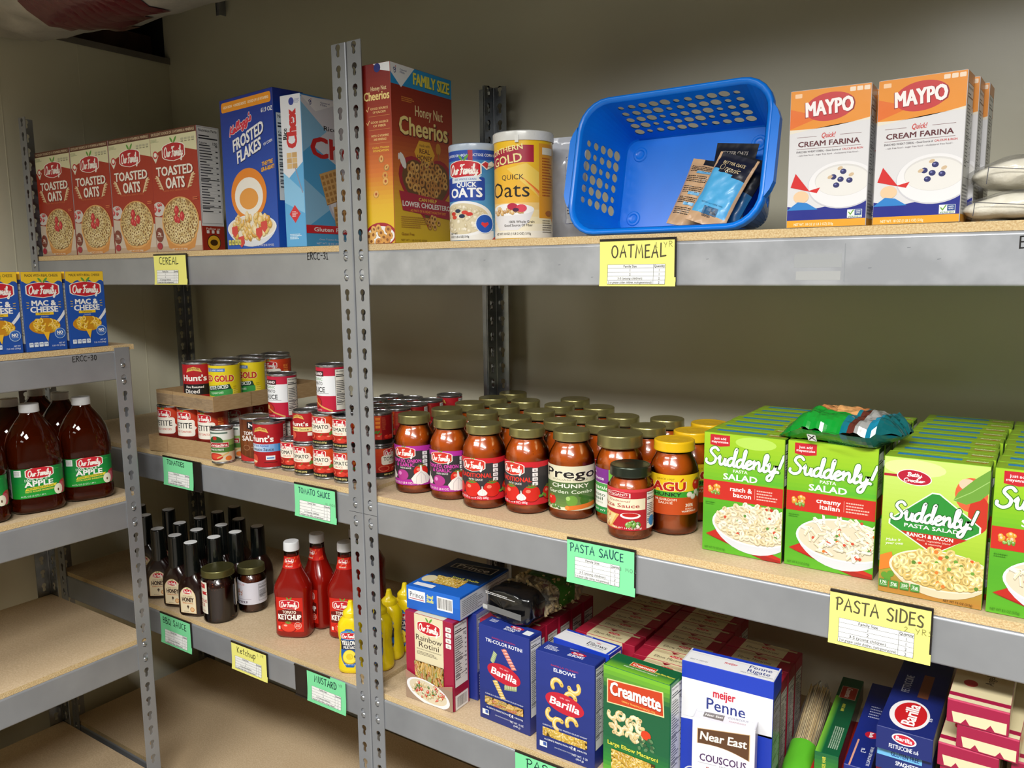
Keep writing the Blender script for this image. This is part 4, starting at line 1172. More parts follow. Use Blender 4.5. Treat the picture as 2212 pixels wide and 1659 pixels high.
def rice_box():
    w, h, d = .197, .3014, .0585; f = A(); f.rect(-w/2, 0, w, h, 'd9dbe4')
    f.poly([(-w/2, 0), (w/2, 0), (w/2, h*.30), (w*.1, h*.52), (-w/2, h*.72)], '4ea6dc'); f.poly([(-w/2, h*.45), (-w*.08, h*.28), (-w/2, h*.12)], '8cc5ea')
    f.poly([(-w/2, h*.95), (-w*.15, h*.78), (-w/2, h*.62)], '8cc5ea'); f.poly([(-w/2, h*.98), (-w*.05, h), (-w/2, h)], '2d7dc4')
    f.poly([(-w*.5, h*.99), (w*.1, h*.99), (-w*.3, h*.90)], 'eef0f4'); gmark(f, -w*.36, h*.958, h*.02)
    f.text('General', -w*.16, h*.966, h*.011, '23307c', .01, w=w*.13); f.text('Mills', -w*.18, h*.95, h*.011, '23307c', .01, w=w*.09)
    f.text('Rice', -w*.1, h*.80, h*.03, '16181c', .02, w=w*.18)
    f.text('Chex', w*.02, h*.665, h*.13, 'c71f24', .045, w=w*.80)
    f.ell(w*.12, h*.34, w*.30, h*.21, 'c3c7d6', 30); f.ell(w*.12, h*.34, w*.27, h*.18, 'e3e4ea', 30)
    r = random.Random(4); S = []
    for (x, y, q, ro) in ((-.08, .42, .16, .3), (.12, .30, .16, -.2), (.26, .44, .15, .6), (.05, .2, .13, .1), (.3, .26, .13, .2)):
        cx, cy, R = w*x, h*y, w*q; co, si = math.cos(ro), math.sin(ro)
        T = lambda P: [(cx + (a*co - b_*si)*R, cy + (a*si + b_*co)*R) for a, b_ in P]
        S += [(T([(-1.02, -1.06), (1.02, -1.06), (1.02, .98), (-1.02, .98)]), '9a6c34'), (T([(-1, -1), (1, -1), (1, 1), (-1, 1)]), 'd9ac68')]
        for i in range(5):
            for j in range(5): S.append((T([(-.92 + .38*i, -.92 + .38*j), (-.68 + .38*i, -.92 + .38*j), (-.68 + .38*i, -.68 + .38*j), (-.92 + .38*i, -.68 + .38*j)]), 'b07f40'))
    f.many(S)
    f.poly([(-w*.5, h*.145), (w*.18, h*.145), (w*.28, h*.09), (-w*.5, h*.09)], 'cf2230'); f.text('Gluten Free', -w*.14, h*.117, h*.026, 'f6f2f2', .03, w=w*.50)
    f.text('Oven Toasted Rice Cereal', -w*.12, h*.05, h*.011, 'dfe8f4', 0, w=w*.4); f.text('NET WT 12 OZ (340g)', -w*.18, h*.022, h*.012, 'dfe8f4', .01, w=w*.36)
    l = A(); l.rect(-d/2, 0, d, h, '57a8dc'); l.poly([(-d/2, h*.42), (d/2, h*.56), (d/2, h), (-d/2, h)], 'dfe1e8'); l.poly([(-d/2, h*.5), (d/2, h*.36), (d/2, h*.22), (-d/2, h*.3)], '86c2e8')
    l.text('Chex', 0, h*.78, d*.5, 'c71f24', .05, w=h*.24, rot=PI/2); l.text('Rice', -d*.33, h*.75, d*.2, '16181c', .03, w=h*.07, rot=PI/2)
    l.ell(d*.05, h*.955, d*.13, d*.13, '2b3c93', 16); dashes(l, -d*.1 + d*.3, h*.94, d*.25, h*.03, 4, '8890b8', 2)
    for i in range(2):
        for j in range(3): l.rect(-d*.28 + d*.26*i, h*(.52 + .036*j), d*.24, h*.033, 'caa268' if (i + j) % 2 else 'dab77c')
    l.line([(d*.12, h*.52), (d*.3, h*.42), (d*.42, h*.36)], d*.05, '8d93ac')
    l.poly([(0, h*.28), (d*.28, h*.22), (0, h*.16), (-d*.28, h*.22)], 'cf2230'); dashes(l, -d*.14, h*.2, d*.28, h*.04, 4, 'f0d8da', 3)
    dashes(l, -d*.3, h*.05, d*.6, h*.04, 4, 'd8ecfa', 5)
    t = A(); t.rect(-w/2, -d/2, w, d, '1a3a8e')
    return carton(w, d, h, '57a8dc', f, None, l, t, cols={'t': '1a3a8e'})
def gmark(a, x, y, s):
    a.line(crom([(x - s*.5, y + s*.5), (x - s*.9, y + s*.1), (x - s*.4, y - s*.3), (x, y + s*.2), (x - s*.4, y + s*.5)]), s*.22, '23307c')
    a.line(crom([(x + s*.1, y + s*.4), (x + s*.1, y - s*.6), (x - s*.4, y - s*1.0), (x - s*.7, y - s*.6)]), s*.22, '23307c'); a.ell(x + s*.15, y + s*.85, s*.2, s*.2, 'c8202e', 10)
one(rice_box(), 'cereal_box', 'light blue and white rice squares cereal box turned sideways, left of the double post', 'cereal box', (-.1446, .1096, ZT), 91.6)

def honey_box():
    w, h, d = .1897, .3264, .0676
    G = [(0, 'e0c02a'), (.22, 'e3b42a'), (.4, 'd8742a'), (.62, 'a8381c'), (1, '7c1616')]
    f = A(); vgrad(f, -w/2, 0, w, h, G, 40)
    f.rect(-w/2, h*.885, w, h*.115, '1d93d2'); f.poly([(-w/2, h), (-w*.5, h*.95), (-w*.34, h*.875), (-w*.12, h)], 'f0f1f4'); gmark(f, -w*.42, h*.965, h*.019)
    f.text('General', -w*.30, h*.972, h*.010, '23307c', .01, w=w*.10); f.text('Mills', -w*.315, h*.957, h*.010, '23307c', .01, w=w*.07)
    f.text('FAMILY SIZE', w*.16, h*.94, h*.062, '2c6d2c', .05, w=w*.61); f.text('FAMILY SIZE', w*.155, h*.943, h*.062, 'f4e85a', .04, w=w*.60)
    dashes(f, -w*.34, h*.80, w*.25, h*.03, 3, 'd9863a', 3)
    f.text('Honey Nut', w*.10, h*.765, h*.058, 'f2dba4', .012, w=w*.46)
    f.text('Cheerios', w*.02, h*.665, h*.098, '5c1410', .05, w=w*.81); f.text('Cheerios', w*.012, h*.67, h*.098, 'f5dc8c', .03, w=w*.79)
    f.poly([(-w*.16, h*.53), (-w*.08, h*.60), (w*.1, h*.60), (w*.18, h*.53), (w*.1, h*.455), (-w*.08, h*.455)], 'efb233')
    f.text('made with', w*.01, h*.575, h*.016, '6b2a14', 0, w=w*.17); f.text('REAL', w*.01, h*.542, h*.026, '6b2a14', .03, w=w*.17); f.text('HONEY', w*.01, h*.503, h*.028, '6b2a14', .03, w=w*.24)
    f.ell(w*.24, h*.57, w*.045, h*.035, 'c98a2c', 14); f.line([(w*.24, h*.54), (w*.25, h*.47)], w*.02, 'a86a24')
    # heart shaped bowl
    H = []
    for i in range(40):
        t = 2*PI*i/40; H.append((w*.03 + w*.028*16*math.sin(t)**3, h*.335 + h*.0142*(13*math.cos(t) - 5*math.cos(2*t) - 2*math.cos(3*t) - math.cos(4*t))))
    f.poly(H, 'a3142c'); f.poly([(w*.03 + (x - w*.03)*.88, h*.345 + (y - h*.345)*.88) for x, y in H], '6b4420')
    cereal_rings(f, w*.04, h*.385, w*.33, h*.10, w*.042, ['d59a4c', 'c98840', 'e0ab5e'], 62, 5, hole='6b3c14')
    f.ell(-w*.35, h*.47, w*.04, h*.05, 'efe9e2', 10, .5); f.ell(-w*.41, h*.49, w*.012, h*.02, 'efe9e2', 8)
    f.poly([(-w*.42, h*.30), (w*.5, h*.26), (w*.5, h*.15), (-w*.37, h*.19)], 'b0163a')
    f.text('CAN HELP', w*.04, h*.258, h*.019, 'f2d24c', .03, w=w*.3, rot=-.02); f.text('LOWER CHOLESTEROL', w*.05, h*.225, h*.028, 'f7f0ea', .04, w=w*.84, rot=-.02); f.text('AS PART OF A HEART HEALTHY DIET', w*.05, h*.19, h*.014, 'f2a23a', .02, w=w*.6, rot=-.02)
    cereal_rings(f, w*.12, h*.13, w*.12, h*.03, w*.034, ['d59a4c', 'e0ab5e'], 8, 6, hole='6b3c14')
    dashes(f, -w*.40, h*.09, w*.5, h*.07, 6, 'b9862a', 6, .4); f.text('Gluten Free', -w*.30, h*.055, h*.016, '9a6a1c', .01, w=w*.2)
    f.text('NET WT 1 LB 2.8 OZ (532g)', -w*.2, h*.02, h*.011, '8f661c', .01, w=w*.42)
    l = A(); vgrad(l, -d/2, 0, d, h, G, 40)
    l.poly([(-d*.1, h), (d/2, h), (d/2, h*.945), (d*.1, h*.965)], 'eceef2'); l.ell(d*.05, h*.975, d*.12, d*.12, '23307c', 14)
    l.text('Honey Nut', d*.08, h*.865, h*.024, 'f2dba4', .01, w=d*.55); l.text('Cheerios', 0, h*.825, h*.045, 'f5dc8c', .03, w=d*.9)
    for i, (p, q) in enumerate((('GOOD SOURCE', 'OF CALCIUM'), ('GOOD SOURCE', 'OF FIBER'), ('WITH 12 VITAMINS', 'AND MINERALS'))):
        y = h*(.755 - .075*i); l.text(p, d*.08, y, h*.012, 'f4cf8a', .02, w=d*.62); l.text(q, d*.08, y - h*.02, h*.012, 'f4cf8a', .02, w=d*.45); l.rect(-d*.3, y - h*.042, d*.75, h*.0015, 'd79a50')
        if i < 2: l.line([(-d*.38, y), (-d*.34, y - h*.012), (-d*.28, y + h*.012)], d*.02, 'f4cf8a')
    l.text('Celiac Disease', d*.1, h*.54, h*.011, 'f4cf4a', .01, w=d*.6); l.text('FOUNDATION', d*.1, h*.522, h*.012, 'f4cf4a', .02, w=d*.55)
    cereal_rings(l, d*.05, h*.35, d*.4, h*.13, d*.1, ['d59a4c', 'e0ab5e'], 5, 8, hole='a84a1c')
    l.ell(0, h*.05, d*.55, h*.07, 'a3142c', 24); l.ell(0, h*.045, d*.5, h*.055, 'f0ede8', 24); cereal_rings(l, 0, h*.045, d*.46, h*.05, d*.12, ['d59a4c', 'c98840', 'e0ab5e'], 22, 9, hole='8a5424')
    t = A(); t.rect(-w/2, -d/2, w, d, '6e1414')
    return carton(w, d, h, 'b8482a', f, None, l, t, cols={'t': '6e1414'})
one(honey_box(), 'cereal_box', 'tall dark red to yellow honey nut cereal box right of the double post', 'cereal box', (.0955, .1050, ZT), 92.5)

def farina_box(mirror=False):
    w, h, d = .101, .180, .045; f = A(); f.rect(-w/2, 0, w, h, 'd9d8da')
    f.poly([(-w/2, h), (w/2, h), (w/2, h*.765)] + [(w/2 - w*i/8, h*(.765 - .02*math.sin(PI*i/8) - .045*i/8)) for i in range(1, 9)], 'e38f2c')
    f.poly([(-w/2, h*.87), (-w*.1, h*.80), (-w/2, h*.722)], 'e0702a')
    f.poly([(w*-.5 + w*i/8, h*(.69 + .055*math.sin(PI*i/16))) for i in range(9)] + [(w/2, h*.765)] + [(w/2 - w*i/8, h*(.765 - .02*math.sin(PI*i/8) - .045*i/8)) for i in range(1, 9)], 'e4dccb')
    f.ell(0, h*.865, w*.31, h*.10, 'c33a3c', 34, .08); f.text('MAYPO', 0, h*.862, h*.105, '8f2226', .05, w=w*.60, rot=.06); f.text('MAYPO', -.0005, h*.865, h*.10, 'f5efee', .04, w=w*.58, rot=.06)
    for i in range(3): f.rrect(w*(.24 + .085*i), h*.955, w*.07, h*.03, .001, 'f0d9c0')
    f.rrect(-w*.44, h*.945, w*.09, h*.03, .001, 'f2c9a0')
    f.text('Quick!', w*.0, h*.665, h*.035, 'c8433f', .02, w=w*.17, shear=.3)
    f.text('CREAM FARINA', 0, h*.61, h*.036, '5f2c33', .035, w=w*.76); f.rect(-w*.4, h*.66, w*.25, h*.0022, '7a4a4e'); f.rect(w*.14, h*.66, w*.26, h*.0022, '7a4a4e'); f.rect(-w*.4, h*.575, w*.8, h*.0022, '7a4a4e')
    f.text('ENRICHED WHEAT CEREAL - Good Source of', -w*.12, h*.555, h*.013, '4c4248', .01, w=w*.56); f.text('CALCIUM & IRON', w*.30, h*.555, h*.013, 'c23a38', .02, w=w*.25)
    f.text('- salt free food - sugar free food - cholesterol free food -', 0, h*.53, h*.011, '6c6268', 0, w=w*.76)
    f.poly([(-w/2, 0), (w/2, 0), (w/2, h*.27), (w*.1, h*.16), (-w*.2, h*.13), (-w/2, h*.16)], '242c86')
    f.ell(w*.19, h*.30, w*.43, h*.17, 'c9c9cf', 40); f.ell(w*.19, h*.305, w*.42, h*.165, 'e6e5e7', 40); f.ell(w*.19, h*.335, w*.34, h*.115, 'd3d1cf', 36); f.ell(w*.19, h*.33, w*.33, h*.107, 'e2e0dc', 36)
    for (x, y) in ((.08, .36), (.2, .395), (.12, .30), (.28, .33), (.17, .34)):
        f.ell(w*x, h*y, w*.04, w*.035, '2c2f66', 12); f.ell(w*x - w*.01, h*y + w*.01, w*.014, w*.01, '7b80b8', 8)
    for (x, y) in ((.04, .36), (.16, .42), (.3, .37)): f.ell(w*x, h*y, w*.035, w*.022, 'cdb493', 9, .4)
    # plain red and blue shapes where the printed figure stands
    f.poly([(-w*.46, h*.30), (-w*.40, h*.40), (-w*.22, h*.27), (-w*.08, h*.29), (-w*.12, h*.25)], 'cf2a2a'); f.ell(-w*.32, h*.225, w*.1, h*.045, 'e8c6a0', 16); f.poly([(-w*.5, h*.13), (-w*.36, h*.19), (-w*.24, h*.18), (-w*.1, h*.13)], '2f7fc8')
    f.rect(-w/2, 0, w, h*.055, 'e0a02c'); f.text('NET WT. 18 OZ (1 LB 2 OZ) 510g', -w*.15, h*.024, h*.018, 'f6e4c4', .02, w=w*.5)
    f.rect(w*.27, h*.06, w*.18, h*.06, 'e9eee8'); f.rect(w*.36, h*.078, w*.085, h*.04, '274a8a'); f.text('VERIFIED', w*.36, h*.068, h*.012, '2f6d3a', .02, w=w*.16); f.line([(w*.29, h*.1), (w*.31, h*.085), (w*.345, h*.115)], w*.014, '6aa23c')
    f.text('NON', w*.402, h*.107, h*.009, 'ffffff', .02); f.text('GMO', w*.402, h*.093, h*.009, 'ffffff', .02)
    r = A(); r.rect(-d/2, 0, d, h, 'cfd0d0'); r.rect(-d/2, h*.78, d, h*.22, 'd8882c'); nutri(r, -d*.4, h*.3, d*.8, h*.62, bg='d8d9d8'); dashes(r, -d*.4, h*.08, d*.8, h*.18, 8, '84868a', 3); r.rect(-d/2, 0, d, h*.055, 'e0a02c')
    return carton(w, d, h, 'd9d8da', f, r, cols={'t': 'd8882c', 'l': 'd0d0d2'})
o = one(farina_box(), 'cereal_box', 'white and orange hot cereal box right of the blue basket', 'cereal box', (.8722, .0080, ZT), 2.5)
again(o, 'white and orange hot cereal box next to the clear bags of powder', (.9808, .0080, ZT), -3.5)
again(o, 'hot cereal box standing just behind the left white and orange one', (.8800, .0560, ZT), 1.5)
again(o, 'hot cereal box directly behind the one next to the clear bags', (.9890, .0580, ZT), -2)
again(o, 'rearmost hot cereal box, two behind the one next to the clear bags', (.9960, .1060, ZT), -2)

# ------------------------------------------------ low rack: macaroni boxes, facing +x
def mac_box():
    w, h, d = .086, .170, .036; f = A(); f.rect(-w/2, 0, w, h, '1c4fa8')
    f.rect(-w/2, h*.90, w, h*.1, 'efc62a'); f.poly([(-w/2, h*.9)] + [(-w/2 + w*i/16, h*(.865 + .02*math.cos(i*1.3))) for i in range(17)] + [(w/2, h*.9)], 'efc62a')
    f.text('MADE WITH REAL CHEESE', 0, h*.95, h*.032, '4a3f1c', .015, w=w*.80)
    logo(f, 0, h*.77, w*.82)
    f.text('MAC &', 0, h*.605, h*.062, 'f5f3ee', .05, w=w*.58); f.text('CHEESE', 0, h*.525, h*.068, 'f5f3ee', .05, w=w*.66)
    for s in (-1, 1):
        for k in range(3): f.line([(s*w*.36, h*(.55 + .03*k)), (s*w*.41, h*(.545 + .035*k))], w*.014, 'efc62a')
    f.rect(-w*.22, h*.455, w*.44, h*.032, 'efc62a'); f.text('ORIGINAL', 0, h*.471, h*.018, '4a3f1c', .01, w=w*.26); f.text('DINNER', 0, h*.435, h*.015, 'b9c9e8', .01, w=w*.18)
    f.line([(w*.3, h*.36), (w*.42, h*.43), (w*.5, h*.49)], w*.07, 'e4e6ea'); f.ell(-w*.02, h*.315, w*.38, h*.10, 'c98a1c', 30)
    r = random.Random(2)
    for i in range(26):
        t, q = r.uniform(0, 6.28), math.sqrt(r.random()); elbow(f, -w*.02 + w*.30*q*math.cos(t), h*.32 + h*.07*q*math.sin(t), w*.06, r.uniform(0, 6), 'f3c63c', .55, 4)
    f.poly([(-w*.08, h*.24), (w*.08, h*.24), (w*.02, h*.12)], 'f0bb2e')
    f.ell(w*.33, h*.215, w*.135, w*.135, 'a8c4e6', 22); f.ell(w*.33, h*.215, w*.12, w*.12, '2f62b4', 22); f.text('NO', w*.33, h*.225, h*.038, 'f5f3ee', .05, w=w*.14); f.text('SYNTHETIC COLORS', w*.33, h*.195, h*.009, 'f5f3ee', .01, w=w*.15)
    for i in range(4): f.rrect(-w*.44 + w*.12*i, h*.06, w*.1, h*.055, .001, 'dfe8f2'); f.text(('250', '2.5g', '560', '7g')[i], -w*.39 + w*.12*i, h*.095, h*.014, '1c3f88', .02, w=w*.07)
    f.text('NET WT', w*.36, h*.09, h*.018, 'e8eef6', .01, w=w*.15); f.text('7.25 OZ (206g)', w*.27, h*.06, h*.018, 'e8eef6', .01, w=w*.32)
    l = A(); l.rect(-d/2, 0, d, h, '1b4a9e'); l.rect(-d/2, h*.9, d, h*.1, 'efc62a'); nutri(l, -d*.42, h*.1, d*.84, h*.75)
    return carton(w, d, h, '1b4a9e', f, l, l, None, cols={'t': 'efc62a'})
o = one(mac_box(), 'macaroni_box', 'blue and yellow macaroni and cheese box nearest the end of the low rack', 'food box', (-.6700, -.1662, ZA), 90)
again(o, 'middle one of three blue and yellow macaroni and cheese boxes', (-.6695, -.2590, ZA), 90.5)
again(o, 'blue and yellow macaroni and cheese box cut by the left edge', (-.6690, -.3520, ZA), 90)
# ---------------------------------------------------------------- round tins
CX, CY = 1.1495, -1.1461
def facing(x, y, off=0.0):
    """turn that points a thing's front (-y) at the aisle, plus off degrees"""
    return math.atan2(CY - y, CX - x) + PI / 2 + math.radians(off)
TIN, TIN_D = 'b9bcc0', '8f9296'
def tin_parts(r, h):
    body = Body([(0, r*.93), (.0006, r*.985), (.0016, r), (.0030, r), (.0044, r*.965), (h - .0048, r*.965), (h - .0034, r), (h - .0012, r), (h - .0003, r*.985), (h, r*.95), (h - .0008, r*.925), (h - .0038, r*.91), (h - .0040, r*.70), (h - .0032, r*.68), (h - .0040, r*.64), (h - .0040, .0006)], 48)
    b = B(); body.build(b, M['tin'], TIN, cap=(True, True)); return body, b
def tin(name, label, cat, r, h, art, loc, off=-30, group=None, base='a81c22', y0=.0048):
    t = thing(name, label, cat, loc, facing(loc[0], loc[1], off), group)
    body, b = tin_parts(r, h); b.obj('tin_body', t)
    lb = Body([(y0, r*.965 + .0004), (h - .0052, r*.965 + .0004)], 48)
    b = B(); lb.build(b, M['label'], base, cap=(False, False))
    R = r*.965
    lb.wrap(b, art(R, h - y0 - .0052), y0, 1.5*PI, M['label'], off=.00015, zref=y0)
    b.obj('paper_label', t)
    return t
def nut_side(a, x, y, w, h): nutri(a, x, y, w, h, bg='e6e2d6')
def oval_badge(a, x, y, w):
    a.poly([(x - w/2, y - w*.1), (x - w*.38, y + w*.16), (x, y + w*.27), (x + w*.38, y + w*.16), (x + w/2, y - w*.1), (x + w*.3, y - w*.02), (x, y + w*.04), (x - w*.3, y - w*.02)], 'd9b45a')
    a.text('100% NATURAL', x, y + w*.1, w*.1, '7a1518', .02, w=w*.7, arc=w*.06)
def art_hunts(kind):
    def f(R, H):
        C = 2*PI*R; a = A(); a.rect(-C/2, 0, C, H, 'a81a22'); vgrad(a, -C/2, 0, C*.999, H, [(0, 'a3181e'), (1, 'b21c26')], 5)
        oval_badge(a, 0, H*.84, C*.17); a.text("Hunt's", 0, H*(.66 if kind != 'small' else .62), H*.14, '5c0f12', .05, w=C*.27); a.text("Hunt's", -.0004, H*(.665 if kind != 'small' else .625), H*.14, 'f4efe8', .045, w=C*.265)
        if kind == 'diced':
            a.rect(-C*.16, H*.24, C*.40, H*.27, '1d1a1b'); a.text('Fire Roasted', -C*.0, H*.44, H*.055, 'f0eae2', .03, w=C*.19); a.text('Diced', -C*.03, H*.33, H*.10, 'f0eae2', .03, w=C*.16)
            blobs(a, -C*.02, H*.09, C*.14, H*.06, ['d2402c', 'e0604c', 'b52a20'], 14, 2, C*.03)
        elif kind == 'nosalt':
            for i in range(10): a.rect(-C*.2 + C*.042*i, H*.36, C*.043, H*.18, mixc('e8eef2', '2b8fd6', i/9))
            a.text('No Salt Added', -C*.02, H*.505, H*.045, '2a4a9c', .02, w=C*.2); a.text('Tomato Sauce', -C*.0, H*.42, H*.07, '26344c', .02, w=C*.26)
            a.ell(-C*.1, H*.17, C*.06, H*.12, 'd8503c', 16, .4); a.ell(-C*.1, H*.12, C*.05, H*.03, 'ead9a8', 12); a.rect(C*.05, H*.17, C*.09, H*.10, 'dfe8ea'); a.rect(C*.06, H*.2, C*.07, H*.03, '3c74b8')
            a.rect(C*.03, H*.1, C*.13, H*.02, '6a1014')
        else:
            a.rect(-C*.18, H*.36, C*.46, H*.15, 'e8d88e'); a.text('Tomato Sauce', -C*.01, H*.435, H*.075, '3a2c14', .02, w=C*.29)
            a.ell(-C*.1, H*.2, C*.07, H*.15, 'dc5a44', 16, .3); a.rect(C*.12, H*.2, C*.06, H*.12, 'efe9dc')
        nut_side(a, C*.25, H*.03, C*.16, H*.94); nut_side(a, -C*.46, H*.03, C*.14, H*.94)
        return a
    return f
def art_petite(R, H):
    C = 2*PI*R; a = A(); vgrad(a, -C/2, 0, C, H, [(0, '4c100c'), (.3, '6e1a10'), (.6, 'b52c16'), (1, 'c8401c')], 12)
    logo(a, -C*.02, H*.85, C*.2); a.rrect(-C*.15, H*.36, C*.27, H*.40, .006, 'f2ede0'); a.poly([(C*.115, H*.50), (C*.14, H*.56), (C*.115, H*.62)], 'f2ede0')
    a.text('PETITE', -C*.02, H*.62, H*.13, '1d1a1a', .015, w=C*.22); a.text('DICED TOMATOES', -C*.02, H*.47, H*.05, 'cf6a5c', .02, w=C*.2)
    for i in range(3): a.text(('NO SALT', 'GLUTEN', 'FREE')[i], C*.18, H*(.83 - .13*i), H*.07, 'ef8a3c', .03, w=C*.06); a.rect(C*.15, H*(.76 - .13*i), C*.06, H*.02, 'ef8a3c')
    for k, (x, y) in enumerate(((-.2, .1), (-.08, .13), (.04, .1), (.16, .13), (.25, .09))): a.ell(C*x, H*y, C*.065, H*.1, 'c8434a', 16); a.ell(C*x, H*y, C*.05, H*.075, 'e8868a', 14); a.ell(C*x - C*.01, H*y + H*.03, C*.014, H*.02, 'f6d4d0', 8)
    for x in (-.14, .1): a.line([(C*x, H*.2), (C*x + C*.02, H*.25)], C*.008, '5c8a3c')
    nut_side(a, C*.29, H*.05, C*.14, H*.9); return a
def art_gold(R, H):
    C = 2*PI*R; a = A(); a.rect(-C/2, 0, C, H, 'e6cf1e'); a.rect(-C*.16, H*.84, C*.055, H*.1, '6f8fc4'); a.rect(-C*.1, H*.85, C*.16, H*.08, '4778c0'); a.text('FAMILY OWNED', -C*.02, H*.89, H*.035, 'eef2f6', .02, w=C*.13)
    a.text('RED GOLD', -C*.03, H*.68, H*.15, 'f3e7b4', .09, w=C*.36); a.text('RED GOLD', -C*.03, H*.68, H*.15, 'c4381c', .05, w=C*.355)
    a.poly([(-C*.17, H*.48), (C*.10, H*.54), (C*.12, H*.42), (-C*.17, H*.36)], '17402c'); a.text('PETITE DICED', -C*.03, H*.46, H*.085, 'eef2ea', .03, w=C*.23, rot=.1)
    a.poly([(-C*.17, H*.36), (C*.12, H*.42), (C*.16, H*.34), (C*.08, H*.22), (-C*.17, H*.25)], '3f9c4c'); a.text('TOMATOES', -C*.04, H*.32, H*.045, 'dff0d8', .02, w=C*.15, rot=.1)
    blobs(a, -C*.04, H*.11, C*.12, H*.09, ['c8442a', 'a8361c', 'd86a3c', '8c3c1c'], 26, 4, C*.03); a.rect(C*.13, H*.05, C*.06, H*.35, 'efd94a')
    dashes(a, C*.14, H*.1, C*.05, H*.4, 8, 'a88f1c', 3, .4); nut_side(a, C*.26, H*.05, C*.13, H*.9); return a
def art_kirk(R, H):
    C = 2*PI*R; a = A(); a.rect(-C/2, 0, C, H, 'bf1c3c'); a.rect(-C/2, H*.36, C*.75, H*.45, 'e9ebee'); a.rect(-C*.18, H*.8, C*.22, H*.12, '3c1c22'); a.text('KIRKLAND', -C*.07, H*.86, H*.06, 'f0eaea', .04, w=C*.19)
    a.text('ORGANIC', -C*.06, H*.74, H*.06, '5f9c54', .01, w=C*.17); a.text('TOMATO', -C*.06, H*.64, H*.075, '2a2628', .01, w=C*.17); a.text('SAUCE', -C*.05, H*.50, H*.11, '1c1a1c', .02, w=C*.2)
    a.rect(-C*.15, H*.41, C*.24, H*.012, 'a8a8ac'); a.ell(-C*.09, H*.2, C*.1, H*.16, '8c1420', 22); a.ell(-C*.09, H*.21, C*.085, H*.13, 'b8301c', 22); a.line([(-C*.09, H*.22), (C*.0, H*.12), (C*.12, H*.02)], C*.016, 'd8a45c'); a.ell(-C*.1, H*.24, C*.03, H*.05, 'e0b878', 12, .6)
    a.text('NET WT 15 OZ (425g)', -C*.07, H*.04, H*.022, 'f0d8dc', .01, w=C*.15)
    nut_side(a, C*.16, H*.03, C*.17, H*.93); return a
def art_mich(R, H):
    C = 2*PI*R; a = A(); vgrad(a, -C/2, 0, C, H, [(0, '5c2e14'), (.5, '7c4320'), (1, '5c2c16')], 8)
    for i in range(34): a.rect(-C/2 + C*i/34, 0, C*.004, H, '56290f' if i % 2 else '8c5228')
    a.poly([(-C*.05, H*.96), (C*.05, H*.96), (C*.05, H*.80), (0, H*.75), (-C*.05, H*.80)], '1c1c22'); a.line([(-C*.03, H*.83), (-C*.03, H*.91), (0, H*.86), (C*.03, H*.91), (C*.03, H*.83)], C*.013, 'f0ecea')
    a.text('TOMATO', C*.0, H*.68, H*.085, 'e8e0dc', .035, w=C*.19); a.text('SAUCE', C*.0, H*.555, H*.115, 'e8e0dc', .045, w=C*.24)
    a.ell(-C*.07, H*.33, C*.04, H*.065, 'a87a58', 18); a.ell(-C*.07, H*.33, C*.034, H*.055, '6c3a1c', 18); a.text('3 SIMPLE INGREDIENTS', C*.06, H*.34, H*.03, 'c8a888', .01, w=C*.16)
    a.poly([(-C/2, 0), (C/2, 0), (C/2, H*.06), (C*.22, H*.2), (0, H*.06), (-C*.22, H*.2), (-C/2, H*.06)], 'b8282c'); nut_side(a, C*.28, H*.1, C*.14, H*.8); return a
def art_small(R, H):
    C = 2*PI*R; a = A(); vgrad(a, -C/2, 0, C, H, [(0, '8c1410'), (.4, 'b5281a'), (1, 'cf4a1e')], 8); a.rect(-C/2, 0, C, H*.15, '15140f'); a.text('NET WT 8 OZ (227g)', -C*.02, H*.075, H*.055, 'e6d98c', .03, w=C*.22)
    logo(a, -C*.02, H*.84, C*.22); a.rrect(-C*.16, H*.42, C*.30, H*.33, .005, 'f1ead8'); a.poly([(C*.135, H*.52), (C*.16, H*.58), (C*.135, H*.64)], 'f1ead8')
    a.text('TOMATO', -C*.01, H*.625, H*.13, '22201e', .02, w=C*.25); a.text('SAUCE', -C*.01, H*.49, H*.06, 'c8604c', .02, w=C*.11)
    for i in range(3): a.rect(C*.17, H*(.84 - .14*i), C*.055, H*.1, 'f08a34')
    a.ell(-C*.13, H*.29, C*.07, H*.10, 'e07050', 16); a.ell(-C*.13, H*.29, C*.058, H*.08, 'a82018', 16)
    for x in (.02, .13, .22): a.ell(C*x, H*.25, C*.06, H*.09, 'd23c2c', 16); a.ell(C*x - C*.015, H*.29, C*.018, H*.025, 'f08c74', 8); a.line([(C*x, H*.33), (C*x + C*.02, H*.38)], C*.01, '4f8a34')
    for k in range(3): a.ell(C*.14 + C*.03*k, H*.42, C*.03, H*.03, '4c8c38', 8, .8)
    # the plain dark side with barcode
    a.rect(C*.24, H*.15, C*.17, H*.85, '8c1216'); dashes(a, C*.25, H*.5, C*.05, H*.45, 12, 'c8603c', 4, .5)
    for x in (.30, .36, .40): a.ell(C*x, H*.25, C*.032, H*.07, 'c8281c', 12); a.ell(C*x - C*.008, H*.28, C*.01, H*.02, 'e8604c', 6)
    a.rect(C*.41, H*.15, C*.085, H*.83, 'e6e2da'); dashes(a, C*.42, H*.5, C*.065, H*.45, 12, '3c3a3a', 5, .5); barcode(a, C*.42, H*.17, C*.065, H*.28, 4, False); return a
